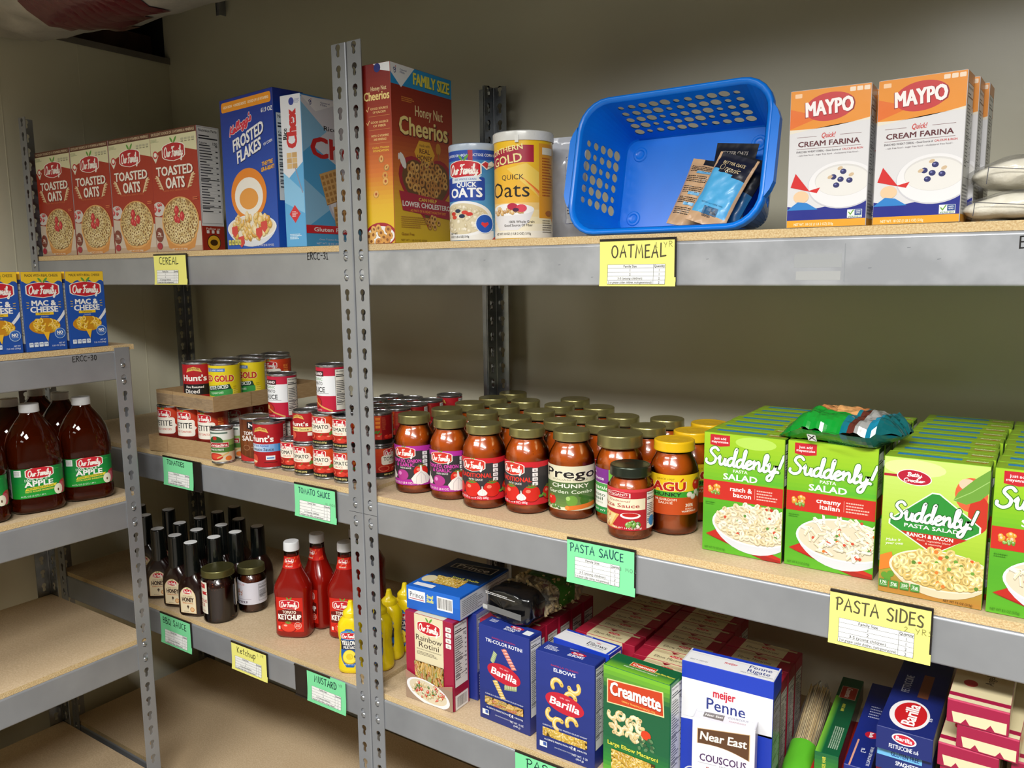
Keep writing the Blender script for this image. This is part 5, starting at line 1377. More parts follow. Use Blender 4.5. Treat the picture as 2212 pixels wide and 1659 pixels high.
def art_conta(R, H):
    C = 2*PI*R; a = A(); a.rect(-C/2, 0, C, H, 'dfe2da'); a.rect(-C/2, H*.42, C, H*.28, '8fae5c'); a.rect(-C/2, H*.30, C, H*.22, '4f7c34'); a.rect(-C/2, 0, C, H*.3, 'd8c8a8')
    a.rect(-C*.16, H*.90, C*.3, H*.05, '5c7468'); a.ell(-C*.04, H*.66, C*.11, H*.17, '2f5c2c', 22); a.ell(-C*.05, H*.76, C*.035, H*.06, 'b8332c', 12)
    a.rect(-C*.18, H*.46, C*.33, H*.16, 'f1efe8'); a.rect(-C*.175, H*.47, C*.32, H*.14, 'b02328'); a.text('Contadina', -C*.015, H*.54, H*.085, 'f4eee8', .03, w=C*.29); a.rect(-C*.17, H*.34, C*.26, H*.10, '3f6c30'); a.text('TOMATO PASTE', -C*.04, H*.39, H*.055, 'f0f0e4', .03, w=C*.23)
    a.ell(-C*.06, H*.16, C*.12, H*.12, 'b8281e', 20); a.ell(-C*.06, H*.17, C*.09, H*.08, 'd84a34', 18); a.line([(-C*.02, H*.12), (C*.14, H*.28)], C*.02, 'd8b06c'); a.ell(C*.14, H*.1, C*.05, H*.08, 'e07830', 12); nut_side(a, C*.3, H*.05, C*.13, H*.9); return a

# cardboard trays
def tray(label, x, y, z, rot, w, d, h):
    r = thing('cardboard_tray', label, 'tray', (x, y, z), math.radians(rot)); th = .003
    b = B(); b.box(-w/2, w/2, 0, d, 0, th, 'ffffff', M['cardboard']); b.obj('tray_base', r)
    for (x0, x1, y0, y1) in ((-w/2, w/2, 0, th), (-w/2, w/2, d - th, d), (-w/2, -w/2 + th, th, d - th), (w/2 - th, w/2, th, d - th)):
        b = B(); b.box(x0, x1, y0, y1, th, h, 'ffffff', M['cardboard'])
        if y0 == 0:
            b.box(x0 + w*.30, x0 + w*.302, -.0004, 0, th, h, '7c6240', M['paper'])
        if x0 > 0: b.box(x1, x1 + .0004, d*.32, d*.323, th, h, '7c6240', M['paper'])
        b.obj('tray_wall', r)
    return r
tr = tray('cardboard tray with low walls on the shelf, holding petite diced tomato cans', -.6190, .0070, ZM, 3.5, .238, .312, .0395)
tr2 = tray('upper cardboard tray, with crinkled clear wrap, stacked on top of the petite diced cans', -.5890, .0060, 1.2045, -2, .238, .322, .0360)
b = B(); n = 16
for (ax, w0, w1) in (('f', -.119, .119),):
    import mathutils.noise as mn2
    for i in range(n):
        for j in range(3):
            P = []
            for (u, v) in ((i, j), (i + 1, j), (i + 1, j + 1), (i, j + 1)):
                x = w0 + (w1 - w0)*u/n; z = .003 + .026*v/3
                P.append(Vector((x, -.0012 - .0016*abs(mn2.noise(Vector((x*60, z*90, 3)))), z)))
            nn = (P[1] - P[0]).cross(P[3] - P[0]).normalized(); b.face(P, nn, 'ffffff', M['clearbag'])
b.obj('clear_wrap', tr2)
G1 = 'petite diced tomato cans in the lower tray'
c0 = None; Zt = ZM + .0036
def row_pos(i, j, t=tr, w=.236):
    a = t.rotation_euler.z; lx = -.0755 + .0755*i; ly = .0425 + .0750*j
    return (t.location.x + math.cos(a)*lx - math.sin(a)*ly, t.location.y + math.sin(a)*lx + math.cos(a)*ly)
lab = {(0, 0): 'front left petite diced tomato can in the lower tray', (1, 0): 'front middle petite diced tomato can in the lower tray', (2, 0): 'front right petite diced tomato can at the corner of the lower tray',
       (2, 1): 'orange red can behind the lower tray corner can, second in from the shelf edge', (2, 2): 'orange red can in the lower tray, third in from the shelf edge', (2, 3): 'innermost orange red can on the right side of the lower tray', (0, 3): 'can hidden at the back left of the lower tray'}
for (i, j), t in lab.items():
    x, y = row_pos(i, j); x, y = x, y
    off = -38 if j == 0 else -20
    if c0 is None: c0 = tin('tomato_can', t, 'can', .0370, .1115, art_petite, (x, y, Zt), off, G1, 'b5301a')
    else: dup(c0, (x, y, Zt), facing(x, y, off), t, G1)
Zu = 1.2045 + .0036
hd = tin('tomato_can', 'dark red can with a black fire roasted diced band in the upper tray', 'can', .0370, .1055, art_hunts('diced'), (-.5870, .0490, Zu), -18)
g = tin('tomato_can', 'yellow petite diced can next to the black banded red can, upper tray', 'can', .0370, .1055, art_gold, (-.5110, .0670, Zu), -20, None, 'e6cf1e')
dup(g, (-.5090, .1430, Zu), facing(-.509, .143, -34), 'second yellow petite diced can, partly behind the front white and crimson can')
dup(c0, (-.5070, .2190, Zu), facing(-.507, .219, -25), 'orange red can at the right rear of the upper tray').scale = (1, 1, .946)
x_ = dup(c0, (-.5840, .1260, Zu), facing(-.584, .126, 60), 'can seen as a silver lid behind the black banded red can'); x_.scale = (1, 1, .946)
x_ = dup(hd, (-.5820, .2020, Zu), facing(-.582, .202, 90), 'can seen as a dark rim between the two yellow cans, upper tray')
x_ = dup(hd, (-.5800, .2780, Zu), facing(-.58, .278, 90), 'rearmost can in the upper tray showing only its lid')
# loose cans on the shelf
ct = tin('tomato_can', 'slim white, green and red tomato paste can in front of the lower tray', 'can', .0265, .0825, art_conta, (-.4670, .0180, ZM), -22, None, 'dfe2da')
dup(ct, (-.4760, .0760, ZM), facing(-.458, .079, -60), 'second slim tomato paste can, mostly behind the brown tomato sauce can')
tin('tomato_can', 'brown wood-patterned tomato sauce can with a dark shield', 'can', .0370, .1070, art_mich, (-.4110, .0710, ZM), -14, None, '6e3c1c')
ns = tin('tomato_can', 'large red can with a pale blue no salt added band', 'can', .0370, .1070, art_hunts('nosalt'), (-.3362, .0490, ZM), -34)
dup(ns, (-.3160, .1270, ZM), facing(-.316, .127, 70), 'large can directly behind the red one with the pale blue band')
kk = tin('tomato_can', 'crimson and white tomato sauce can standing on the two large cans', 'can', .0335, .1030, art_kirk, (-.3310, .0880, ZM + .1076), -38, None, 'bf1c3c')
dup(kk, (-.1330, .0560, ZM + .1426), facing(-.133, .056, -46), 'crimson and white tomato sauce can standing on the stacked small cans')
# small stacked cans
G2 = 'small tomato sauce cans stacked two high'
sm = tin('tomato_can', 'single small tomato sauce can right of the large no salt added can', 'can', .0295, .0705, art_small, (-.2700, .0610, ZM), -30, None, 'b5281a')
for x, t in ((-.2120, 'small tomato sauce can under the small red one with a yellow band'), (-.1500, 'small tomato sauce can at the bottom, middle of the front stacks'), (-.0885, 'small tomato sauce can at the bottom, beside the double post')):
    dup(sm, (x, .0480, ZM), facing(x, .048, -36), t, G2)
hs = tin('tomato_can', 'small red can with a yellow band on top of the leftmost front stack', 'can', .0295, .0705, art_hunts('small'), (-.2120, .0500, ZM + .0710), -40)
for x, t in ((-.1500, 'small tomato sauce can on top, middle of the front stacks'), (-.0885, 'small tomato sauce can on top, half hidden by the double post')):
    dup(sm, (x, .0490, ZM + .0710), facing(x, .049, -32), t, G2)
k = 0
for j, (y, xs) in enumerate(((.1120, (-.2380, -.1770, -.1160, -.0550)), (.1740, (-.2400, -.1780, -.1170, -.0560)), (.2360, (-.2450, -.1830, -.1220, -.0610)), (.2980, (-.2500, -.1880, -.1270, -.0660)))):
    for i, x in enumerate(xs):
        if j == 3 and i == 0: continue
        where = '%s row of small cans, %s from the left' % (ord_(j + 1), ord_(i))
        if j == 0 or i == 3:
            dup(sm, (x, y, ZM), facing(x, y, 62 if i == 3 else -20), 'bottom small can in the ' + where, G2)
        else:
            dup(sm, (x, y, ZM), facing(x, y, 10), 'hidden lower small can in the ' + where, G2)
        dup(sm, (x, y, ZM + .0710), facing(x, y, (-75 if j < 1 else -100) if i == 3 else (20 if i < 2 else -60)), 'top small can in the ' + where, G2)
h2 = dup(hs, (-.0640, .3660, ZM + .0710), facing(-.064, .366, -46), 'small red can with a yellow band at the back, just left of the jars'); dup(sm, (-.0640, .3660, ZM), facing(-.064, .366, 0), 'hidden small can under the rear red one left of the jars', G2)
h2.scale = (1.05, 1.05, 1.05)

# ---------------------------------------------------------------- sauce jars
def jar(name, label, cat, loc, r, h, art, sauce='c25410', lid='a29a64', off=-15, group=None, lz=(.018, .098), lidr=None, lidh=.0165, simple=False):
    t = thing(name, label, cat, loc, facing(loc[0], loc[1], off), group)
    lr = lidr or r*.81; hb = h - lidh
    k = h / .157
    prof = [(0, r*.86), (.0015*k, r*.94), (.006*k, r), (.014*k, r*1.0), (.104*k, r*1.0), (.112*k, r*.97), (.121*k, r*.885), (.128*k, r*.79), (.1335*k, r*.725), (.138*k, r*.715), (hb, r*.715)]
    inner = Body([(z + .0012 if i == 0 else z, q - .0013) for i, (z, q) in enumerate(prof[:-1])] + [(hb - .006, r*.70)], 40)
    b = B(); inner.build(b, M['sauce'], sauce)
    # bits of herb and onion against the glass
    rr = random.Random(int(loc[0]*1000)); bits = A(); bits.hold = True; C = 2*PI*r
    for _ in range(46 if not simple else 0):
        x, z = rr.uniform(-C*.3, C*.3), rr.choice((rr.uniform(.004*k, .016*k), rr.uniform(.1*k, .122*k)))
        s = rr.uniform(.0005, .0014); bits.poly([(x - s, z), (x, z - s*.6), (x + s, z), (x, z + s*.5)], rr.choice(('c8642a', '7a2408', 'd88a4a', '5c3410')))
    if bits.items: inner.wrap(b, bits, 0, 1.5*PI, M['sauce'], off=.0002, zref=.05*k)
    b.obj('sauce', t)
    outer = Body(prof, 40); b = B(); outer.build(b, M['glass'], 'ffffff', cap=(True, False)); b.obj('glass_jar', t)
    if art:
        lb = Body([(lz[0]*k, r + .0006), (lz[1]*k, r + .0006)], 40); b = B()
        lb.wrap(b, art(r, (lz[1] - lz[0])*k), lz[0]*k, 1.5*PI, M['label'], off=.0001, zref=lz[0]*k); b.obj('label', t)
    L = Body([(hb - .0008, lr*.97), (hb, lr), (hb + .0030, lr), (hb + .0036, lr*.985), (h - .0035, lr*.985), (h - .0010, lr*.975), (h, lr*.93), (h - .0006, lr*.86), (h - .0010, lr*.82), (h - .0010, lr*.30), (h - .0016, lr*.26), (h - .0016, .0006)], 40)
    b = B(); L.build(b, M['brass'] if lid[0] != 'e' else M['plastic'], lid)
    b.obj('lid', t)
    return t
def lab_of(band, kind):
    def f(r, H):
        C = 2*PI*r*.72; a = A(); a.rect(-C/2, 0, C, H, '393538'); a.rect(-C/2, 0, C, H*.15, band); a.rect(-C/2, H*.88, C, H*.12, band)
        for i in range(14): a.rect(-C/2 + C*i/14, H*(.865 + .01*(i % 3)), C/14, H*.03, band)
        logo(a, -C*.07, H*.83, C*.27, 'd0382c'); cap = 'e23a2e' if kind == 'trad' else 'd84ab0'
        if kind == 'trad': a.text('TRADITIONAL', -C*.06, H*.59, H*.10, cap, .035, w=C*.38); a.text('PASTA SAUCE', -C*.04, H*.49, H*.045, 'eae4e0', .02, w=C*.15)
        else: a.text('TOMATO, ONION', -C*.06, H*.62, H*.085, cap, .035, w=C*.37); a.text('& GARLIC', -C*.06, H*.52, H*.08, cap, .035, w=C*.22); a.text('PASTA SAUCE', -C*.05, H*.44, H*.04, 'eae4e0', .02, w=C*.13)
        for i in range(4): a.rrect(C*.14, H*(.77 - .105*i), C*.055, H*.085, .0008, 'efeaea'); a.text(('80', '2g', '450', '8g')[i], C*.1675, H*(.81 - .105*i), H*.035, '4a3034', .02)
        a.text('NET WT 24 OZ (1 LB 8 OZ) 680g', -C*.12, H*.06, H*.05, 'f4dfe6', .02, w=C*.42)
        if kind == 'trad':
            for x, q in ((-.26, .2), (-.08, .23), (.13, .22), (.33, .2)): tomato(a, C*x, H*(.27), H*q*.95)
            garlic(a, C*.03, H*.2, H*.12)
            for kx in (0, 1, 2): a.ell(C*.22 + C*.03*kx, H*.2 + H*.03*(kx % 2), H*.05, H*.03, '5f9c3c', 8, kx)
        else:
            garlic(a, -C*.24, H*.26, H*.16); a.ell(-C*.09, H*.26, H*.17, H*.14, 'b03a8a', 18); a.ell(-C*.12, H*.3, H*.05, H*.05, 'dc8ac4', 10); tomato(a, C*.12, H*.36, H*.18); garlic(a, C*.12, H*.22, H*.25); garlic(a, C*.34, H*.24, H*.17)
        nutri(a, C*.40, H*.02, C*.1, H*.96, title=False); return a
    return f
def art_prego(r, H):
    C = 2*PI*r*.66; a = A(); a.rect(-C/2, 0, C, H, 'ddd9bc'); a.rect(-C*.42, H*.07, C*.84, H*.56, '4f6c3c'); a.text('Prego', 0, H*.835, H*.20, 'f4f1e2', .06, w=C*.62); a.text('Prego', 0, H*.835, H*.20, '201d1c', .03, w=C*.61)
    a.text('ITALIAN SAUCE', 0, H*.69, H*.03, '6f6a52', 0, w=C*.4); a.text('CHUNKY', 0, H*.555, H*.085, 'f2f0e2', .035, w=C*.42); a.text('Garden Combo', 0, H*.42, H*.075, 'e8f0d8', .01, w=C*.53)
    vgrad(a, -C*.42, H*.07, C*.84, H*.30, [(0, '6c8a44'), (1, '4f6c3c')], 5)
    tomato(a, -C*.22, H*.22, H*.13); a.ell(C*.02, H*.22, H*.13, H*.12, '6c9c3c', 18); a.ell(-C*.02, H*.27, H*.05, H*.05, 'a4c870', 10); a.ell(C*.16, H*.22, H*.12, H*.12, '3f6c24', 18); a.line([(C*.1, H*.34), (C*.3, H*.2), (C*.36, H*.12)], H*.06, '35641f')
    blobs(a, -C*.25, H*.08, C*.14, H*.05, ['5c8c3c', '3f6c2c', '7ca44c'], 14, 5, H*.05); a.line([(-C*.02, H*.05), (C*.3, H*.12)], H*.1, 'd8722c'); a.ell(-C*.03, H*.06, H*.05, H*.05, 'e08a3c', 12); return a
def art_organic(r, H):
    C = 2*PI*r*.66; a = A(); a.rect(-C/2, 0, C, H, 'e6e9e2'); a.rect(-C/2, H*.68, C*.42, H*.32, '7c2f8c'); a.text('true', -C*.34, H*.9, H*.06, 'efe4f2', .02, w=C*.14); a.text('goodness', -C*.28, H*.78, H*.07, 'efe4f2', .02, w=C*.28)
    a.poly([(-C*.08, H*.68), (C*.5, H*.6), (C*.5, H), (-C*.08, H)], '7cc444'); a.rect(-C/2, H*.5, C*.5, H*.17, '4f9c4c'); a.text('organic', -C*.24, H*.58, H*.08, 'f2f6ea', .02, w=C*.34, shear=.2)
    a.text('tomato', -C*.25, H*.42, H*.07, '3c5c3c', .01, w=C*.26); a.text('basil', -C*.25, H*.33, H*.07, '3c5c3c', .01, w=C*.2); a.text('PASTA SAUCE', -C*.25, H*.24, H*.03, '6a8a6a', 0, w=C*.2)
    a.rect(-C/2, 0, C, H*.15, '1f8a44'); a.text('NET WT 24 OZ (1 LB 8 OZ)', 0, H*.07, H*.04, 'e6f2e2', .01, w=C*.6); tomato(a, C*.16, H*.55, H*.2)
    for k in range(5): a.ell(C*(.04 + .05*k), H*(.3 + .04*(k % 2)), H*.07, H*.04, '3f8a34' if k % 2 else '6cb04c', 10, k*.7)
    return a
def art_pizza(r, H):
    C = 2*PI*r*.86; a = A(); a.rect(-C/2, 0, C, H, 'b01e2c'); a.rect(-C/2, H*.93, C, H*.07, 'd23a44')
    a.poly([(-C*.18, H*.79), (-C*.18, H*.9), (-C*.06, H*.935), (C*.06, H*.9), (C*.06, H*.79), (-C*.06, H*.82)], 'f0e2da'); a.poly([(-C*.17, H*.80), (-C*.17, H*.895), (-C*.06, H*.925), (C*.05, H*.895), (C*.05, H*.80), (-C*.06, H*.83)], 'b01e2c'); a.text('REGGANO', -C*.06, H*.862, H*.05, 'f2e4dc', .02, w=C*.19)
    a.rect(-C*.27, H*.50, C*.46, H*.27, 'e9dfc0'); a.text('Traditional', -C*.04, H*.71, H*.05, 'a03c34', .01, w=C*.2, shear=.25); a.text('Pizza Sauce', -C*.05, H*.60, H*.09, 'a82a2c', .02, w=C*.37)
    a.poly([(-C*.28, H*.47), (-C*.03, H*.38), (-C*.1, H*.1), (-C*.02, H*.03), (-C*.28, H*.03)], 'd8a85c'); a.poly([(-C*.27, H*.45), (-C*.06, H*.37), (-C*.12, H*.08), (-C*.27, H*.06)], 'ecd090')
    blobs(a, -C*.19, H*.24, C*.07, H*.16, ['f4e4b4', 'e8c878', 'd88c4c'], 26, 3, C*.018, (.3, .7)); a.ell(C*.06, H*.36, C*.085, H*.075, 'f0ece8', 20); a.ell(C*.06, H*.38, C*.068, H*.05, 'b8201c', 18)
    blobs(a, C*.08, H*.16, C*.07, H*.07, ['4c7c2c', '7cac4c', 'e8e0d0'], 16, 4, C*.02); a.text('NET WT 14 OZ (397g)', C*.03, H*.06, H*.04, 'f4e2dc', .02, w=C*.25)
    nutri(a, C*.2, H*.02, C*.14, H*.9); a.ell(C*.27, H*.2, C*.045, C*.045, '2c8ad0', 16); a.ell(-C*.4, H*.5, C*.05, H*.3, '8c1420', 16); return a
def art_ragu(r, H):
    C = 2*PI*r*.74; a = A(); a.rect(-C/2, 0, C, H, 'bf4a1c'); a.rect(-C/2, H*.56, C, H*.44, 'efc522'); a.rect(-C/2, H*.44, C, H*.14, '3f9c34')
    a.text('SINCE 1937', -C*.02, H*.89, H*.04, '7a5c14', .01, w=C*.16)
    a.text('RAGU', -C*.03, H*.71, H*.21, 'f6e9b8', .10, w=C*.38); a.text('RAGU', -C*.03, H*.71, H*.21, 'b8281c', .06, w=C*.37); a.line([(C*.115, H*.84), (C*.135, H*.9)], H*.035, 'b8281c')
    a.text('CHUNKY', -C*.03, H*.51, H*.085, '1c2c18', .04, w=C*.30); a.text('MUSHROOM', -C*.02, H*.38, H*.055, 'f2e2d0', .02, w=C*.2); a.text('SAUCE', -C*.02, H*.30, H*.055, 'f2e2d0', .02, w=C*.13)
    tomato(a, C*.29, H*.74, H*.16)
    for (x, y) in ((.2, .5), (.28, .54), (.24, .44), (.32, .46)): a.ell(C*x, H*y, H*.085, H*.07, 'cdbfae', 14); a.ell(C*x, H*y + H*.015, H*.075, H*.055, 'eee6da', 14)
    a.ell(C*.2, H*.17, H*.12, H*.14, 'cf5e2c', 16); a.text('30%', C*.2, H*.24, H*.07, 'f4ece0', .03, w=C*.08); a.text('DAILY', C*.2, H*.15, H*.035, 'f4ece0', .02, w=C*.08); a.text('VEGETABLES', C*.2, H*.09, H*.04, 'f4ece0', .03, w=C*.15); return a
mg = lab_of('b4309c', 'garlic'); td = lab_of('cf2430', 'trad')
j = jar('sauce_jar', 'magenta-labelled sauce jar closest to the double post', 'jar', (.0672, .0870, ZMR), .0410, .157, mg, off=-16)
dup(j, (.1585, .0885, ZMR), facing(.1585, .0885, -12), 'magenta-labelled sauce jar, the second in the front row')
j = jar('sauce_jar', 'red and black labelled traditional sauce jar beside the second magenta one', 'jar', (.2500, .0760, ZMR), .0418, .157, td, off=-14)
dup(j, (.3370, .0930, ZMR), facing(.337, .093, -24), 'red and black labelled traditional sauce jar beside the cream and green jar')
jar('sauce_jar', 'cream and green labelled chunky garden combo sauce jar', 'jar', (.4235, .1070, ZMR), .0418, .157, art_prego, 'bb5412', off=-4)
jar('sauce_jar', 'large-lidded organic sauce jar with a purple and green label, half hidden', 'jar', (.5110, .1260, ZMR), .0418, .157, art_organic, 'c25810', lid='9c9462', off=-8, lidr=.0405, lidh=.022)
jar('sauce_jar', 'short pizza sauce jar with a red label and dark lid, at the front edge', 'jar', (.5640, .0600, ZMR), .0375, .121, art_pizza, 'b85018', lid='3d453a', off=-18, lz=(.022, .112), lidr=.0345)
rg = jar('sauce_jar', 'yellow-lidded sauce jar in front, mushroom label', 'jar', (.6140, .1240, ZMR), .0410, .157, art_ragu, 'b84e10', lid='e8b818', off=-14, lz=(.036, .104), lidr=.0345)
dup(rg, (.6120, .2110, ZMR), facing(.612, .211, 30), 'yellow-lidded sauce jar directly behind the front mushroom one')
dup(rg, (.6100, .2970, ZMR), facing(.61, .297, 20), 'rear yellow-lidded sauce jar, furthest from the shelf edge')
G3 = 'gold-lidded sauce jars behind the front row'
jb = None
behind = [('closest magenta-labelled jar', [(.0830, .1730), (.0790, .2580), (.0810, .3430), (.0790, .4270)]), ('second magenta-labelled jar', [(.1740, .1750), (.1700, .2600), (.1680, .3450)]),
          ('first red and black labelled jar', [(.2630, .1635), (.2650, .2490), (.2620, .3345), (.2520, .4190)]), ('second red and black labelled jar', [(.3560, .1800), (.3560, .2655), (.3490, .3500)]),
          ('cream and green labelled jar', [(.4400, .1935), (.4400, .2790)]), ('large-lidded organic jar', [(.5250, .2120), (.5250, .2980)])]
for who, ps in behind:
    for k, (x, y) in enumerate(ps):
        t = 'gold-lidded sauce jar, %s one behind the %s' % (ord_(k), who)
        if jb is None: jb = jar('sauce_jar', t, 'jar', (x, y, ZMR), .0408, .157, td, 'bc5010', off=15, group=G3)
        else: dup(jb, (x, y, ZMR), facing(x, y, (x*9137) % 90 - 45), t, G3)

# ---------------------------------------------------------------- low rack juice bottles
def juice():
    t = thing('juice_bottle', 'amber apple juice bottle at the right end, nearest the rack post', 'bottle', (-.7350, -.1640, ZBB), math.radians(72))
    P = [(0, .040, .036, 3.2), (.003, .050, .044, 3.4), (.010, .0535, .0475, 3.6), (.030, .0530, .047, 3.6), (.034, .0515, .0455, 3.6), (.104, .0515, .0455, 3.6), (.108, .0540, .048, 3.4), (.118, .0545, .0490, 3.2), (.128, .0545, .0490, 3), (.150, .0535, .0480, 2.7),
         (.170, .0480, .0440, 2.4), (.188, .0390, .0370, 2.1), (.203, .0285, .0280, 2), (.213, .0210, .0210, 2), (.220, .0185, .0185, 2), (.226, .0180, .0180, 2)]
    bd = Body(P, 48); b = B(); bd.build(b, M['juice'], 'ffffff'); b.obj('bottle_body', t)
    # moulded grips: slanting ribs on the shoulder
    a = A(); H = .066; C = .196; Wd = C*.62
    a.rect(-Wd/2, 0, Wd, H, '0f8a34'); vgrad(a, -Wd/2, 0, Wd, H, [(0, '1a9c30'), (.6, '12883a'), (1, '0f7a34')], 6)
    r = random.Random(3)
    for i in range(26): x = r.uniform(-.48, .3)*Wd; y = r.random()*H*.9; a.rect(x, y, Wd*r.uniform(.05, .16), .0007, mixc('12883a', '3cb84c', r.random())); a.L -= .6
    a.rect(-Wd*.72, 0, Wd*.22, H, 'e4e4de'); dashes(a, -Wd*.70, H*.4, Wd*.17, H*.5, 10, '60605c', 2, .4); barcode(a, -Wd*.69, H*.04, Wd*.16, H*.28, 3)
    a.rect(-Wd*.41, H*.74, Wd*.12, H*.22, 'eef0ec'); dashes(a, -Wd*.40, H*.78, Wd*.10, H*.15, 5, '8c8c8c', 6)
    logo(a, 0, H*.82, Wd*.46); a.text('100% JUICE', -Wd*.06, H*.60, H*.09, 'eef4ec', .02, w=Wd*.36); a.text('APPLE', -Wd*.02, H*.46, H*.17, '0b5a24', .06, w=Wd*.46); a.text('APPLE', -Wd*.02, H*.465, H*.165, 'f6f8f2', .05, w=Wd*.45)
    a.poly([(-Wd*.25, H*.25), (Wd*.24, H*.30), (Wd*.27, H*.39), (-Wd*.22, H*.34)], 'e8d83c'); a.text('FROM CONCENTRATE', .0, H*.32, H*.055, '2c5c1c', .02, w=Wd*.42, rot=.05); a.text('WITH ADDED INGREDIENT', -Wd*.0, H*.22, H*.055, 'e8e05c', .02, w=Wd*.5, rot=.03)
    a.ell(Wd*.40, H*.28, H*.19, H*.2, 'b8283c', 18); a.ell(Wd*.36, H*.2, H*.15, H*.19, 'c85c6c', 18); a.ell(Wd*.29, H*.17, H*.14, H*.18, 'f0ecd4', 18); a.ell(Wd*.285, H*.15, H*.025, H*.05, '5c3a1c', 8)
    a.text('64 FL OZ (2 QT) 1.89 L', -Wd*.12, H*.07, H*.05, 'd8ecd8', .01, w=Wd*.4)
    b = B(); lb = Body([(.0365, .0520, .0460, 3.6), (.1020, .0520, .0460, 3.6)], 48); lb.wrap(b, a, .0365, 1.5*PI, M['label'], off=.0002, zref=.0365, ); b.obj('label', t)
    b = B(); cp = Body([(.220, .0195), (.221, .0200), (.2365, .0198), (.2385, .0188), (.2388, .001)], 40); cp.build(b, M['plastic'], 'dfe0e2'); b.obj('screw_cap', t)
    return t
jb0 = juice()
for x, y, rz, t in ((-.7330, -.2800, 76, 'amber apple juice bottle, second from the right in the front row'), (-.7330, -.3970, 76, 'amber apple juice bottle cut by the left edge of the photo'),
                    (-.8550, -.1500, 76, 'dark juice bottle behind the one nearest the rack post'), (-.8550, -.2670, 76, 'dark juice bottle behind the second one from the right'), (-.8550, -.3840, 76, 'dark juice bottle in the second row at the left edge'),
                    (-.9750, -.1480, 76, 'third-row juice bottle showing only its grey cap, right side'), (-.9750, -.2650, 76, 'third-row juice bottle showing only its grey cap, middle'), (-.9750, -.3820, 76, 'third-row juice bottle at the left edge')):
    dup(jb0, (x, y, ZBB), math.radians(rz), t)

# ---------------------------------------------------------------- dark honey sauce bottles
def art_honey(H):
    W_ = .046; a = A(); P = [(-W_/2, 0), (W_/2, 0), (W_/2, H*.62)] + [(W_/2*math.cos(t), H*.62 + H*.38*math.sin(t)) for t in [PI*i/14 for i in range(1, 14)]] + [(-W_/2, H*.62)]
    a.poly(P, 'c8a878'); a.poly([(x*.95, H*.01 + y*.975) for x, y in P], 'e9d9b6'); logo(a, 0, H*.83, W_*.62); a.text('SWEET & SMOKY', 0, H*.65, H*.04, 'a08a5c', .01, w=W_*.6); a.text('HONEY', 0, H*.52, H*.16, '3a2018', .04, w=W_*.72)
    a.text('BARBECUE SAUCE', 0, H*.385, H*.045, 'c8702c', .02, w=W_*.66); a.ell(0, H*.25, W_*.07, H*.05, '5c4a3c', 8); a.line([(0, H*.3), (0, H*.16)], W_*.03, '3a2c24'); a.ell(W_*.26, H*.15, W_*.13, W_*.13, 'c87838', 16); a.ell(W_*.26, H*.15, W_*.1, W_*.1, 'e8c08c', 14); a.text('NET WT 18 OZ', -W_*.12, H*.06, H*.03, '6c5a3c', 0, w=W_*.3); return a
def bbq(loc, label, rz):
    t = thing('sauce_bottle', label, 'bottle', loc, rz, 'dark honey barbecue bottles')
    P = [(0, .029, .019, 3.2), (.003, .0345, .0235, 3.6), (.008, .0355, .0245, 3.8), (.060, .0355, .0245, 3.8), (.078, .0350, .0240, 3.4), (.092, .0310, .0225, 2.8), (.102, .0240, .0195, 2.4), (.112, .0180, .0172, 2), (.125, .0165, .0165, 2), (.150, .0160, .0160, 2)]
    bd = Body(P, 40); b = B(); bd.build(b, M['sauce'], '1c0806'); b.obj('bottle_body', t)
    b = B(); bd.wrap(b, art_honey(.068), .010, 1.5*PI, M['label'], off=.0005, zref=.03); b.obj('label', t)
    b = B(); Body([(.102, .0188), (.104, .0196), (.130, .0188), (.184, .0180), (.1865, .0172), (.187, .001)], 32).build(b, M['sauce'], '0d100f'); b.obj('sealed_cap', t)
    b = B(); Body([(.1871, .0160), (.1874, .0158), (.1875, .0005)], 24).build(b, M['plastic'], 'f6f8f8'); b.obj('cap_disc', t)
    return t
q0 = bbq((-.6380, .0300, ZL), 'dark honey barbecue bottle closest to the shelf edge', math.radians(18))
for x, y, rz, t in ((-.7230, .0420, 22, 'honey barbecue bottle left of the frontmost one, label in full view'), (-.8120, .0500, 40, 'dark bottle half hidden by the low rack post'),
    (-.6240, .0880, 5, 'dark bottle directly behind the frontmost honey one'), (-.6120, .1440, 5, 'dark bottle with a glinting neck, second behind the frontmost one'), (-.6040, .2080, 5, 'tall-looking dark bottle above the small white-labelled jar'),
    (-.7150, .1010, 5, 'black-capped bottle in the second column, second from the edge'), (-.6940, .1620, 5, 'black-capped bottle in the second column, third from the edge'), (-.7000, .2220, 5, 'black-capped bottle in the second column, fourth from the edge'),
    (-.8060, .1120, 5, 'black-capped bottle in the third column, second from the edge'), (-.8020, .1720, 5, 'black-capped bottle in the third column, third from the edge'), (-.8080, .2320, 5, 'dim black cap in the third column, fourth from the edge'), (-.8120, .2920, 5, 'dim black cap at the very back of the third column'),
    (-.9500, .1720, 10, 'dark bottle seen through the gap left of the rack post, further one'), (-.9550, .1020, 30, 'dark bottle seen low beside the rack post, body only'), (-1.0600, .1500, -60, 'leftmost dark bottle, its back label showing left of the rack post')):
    dup(q0, (x, y, ZL), math.radians(rz), t)
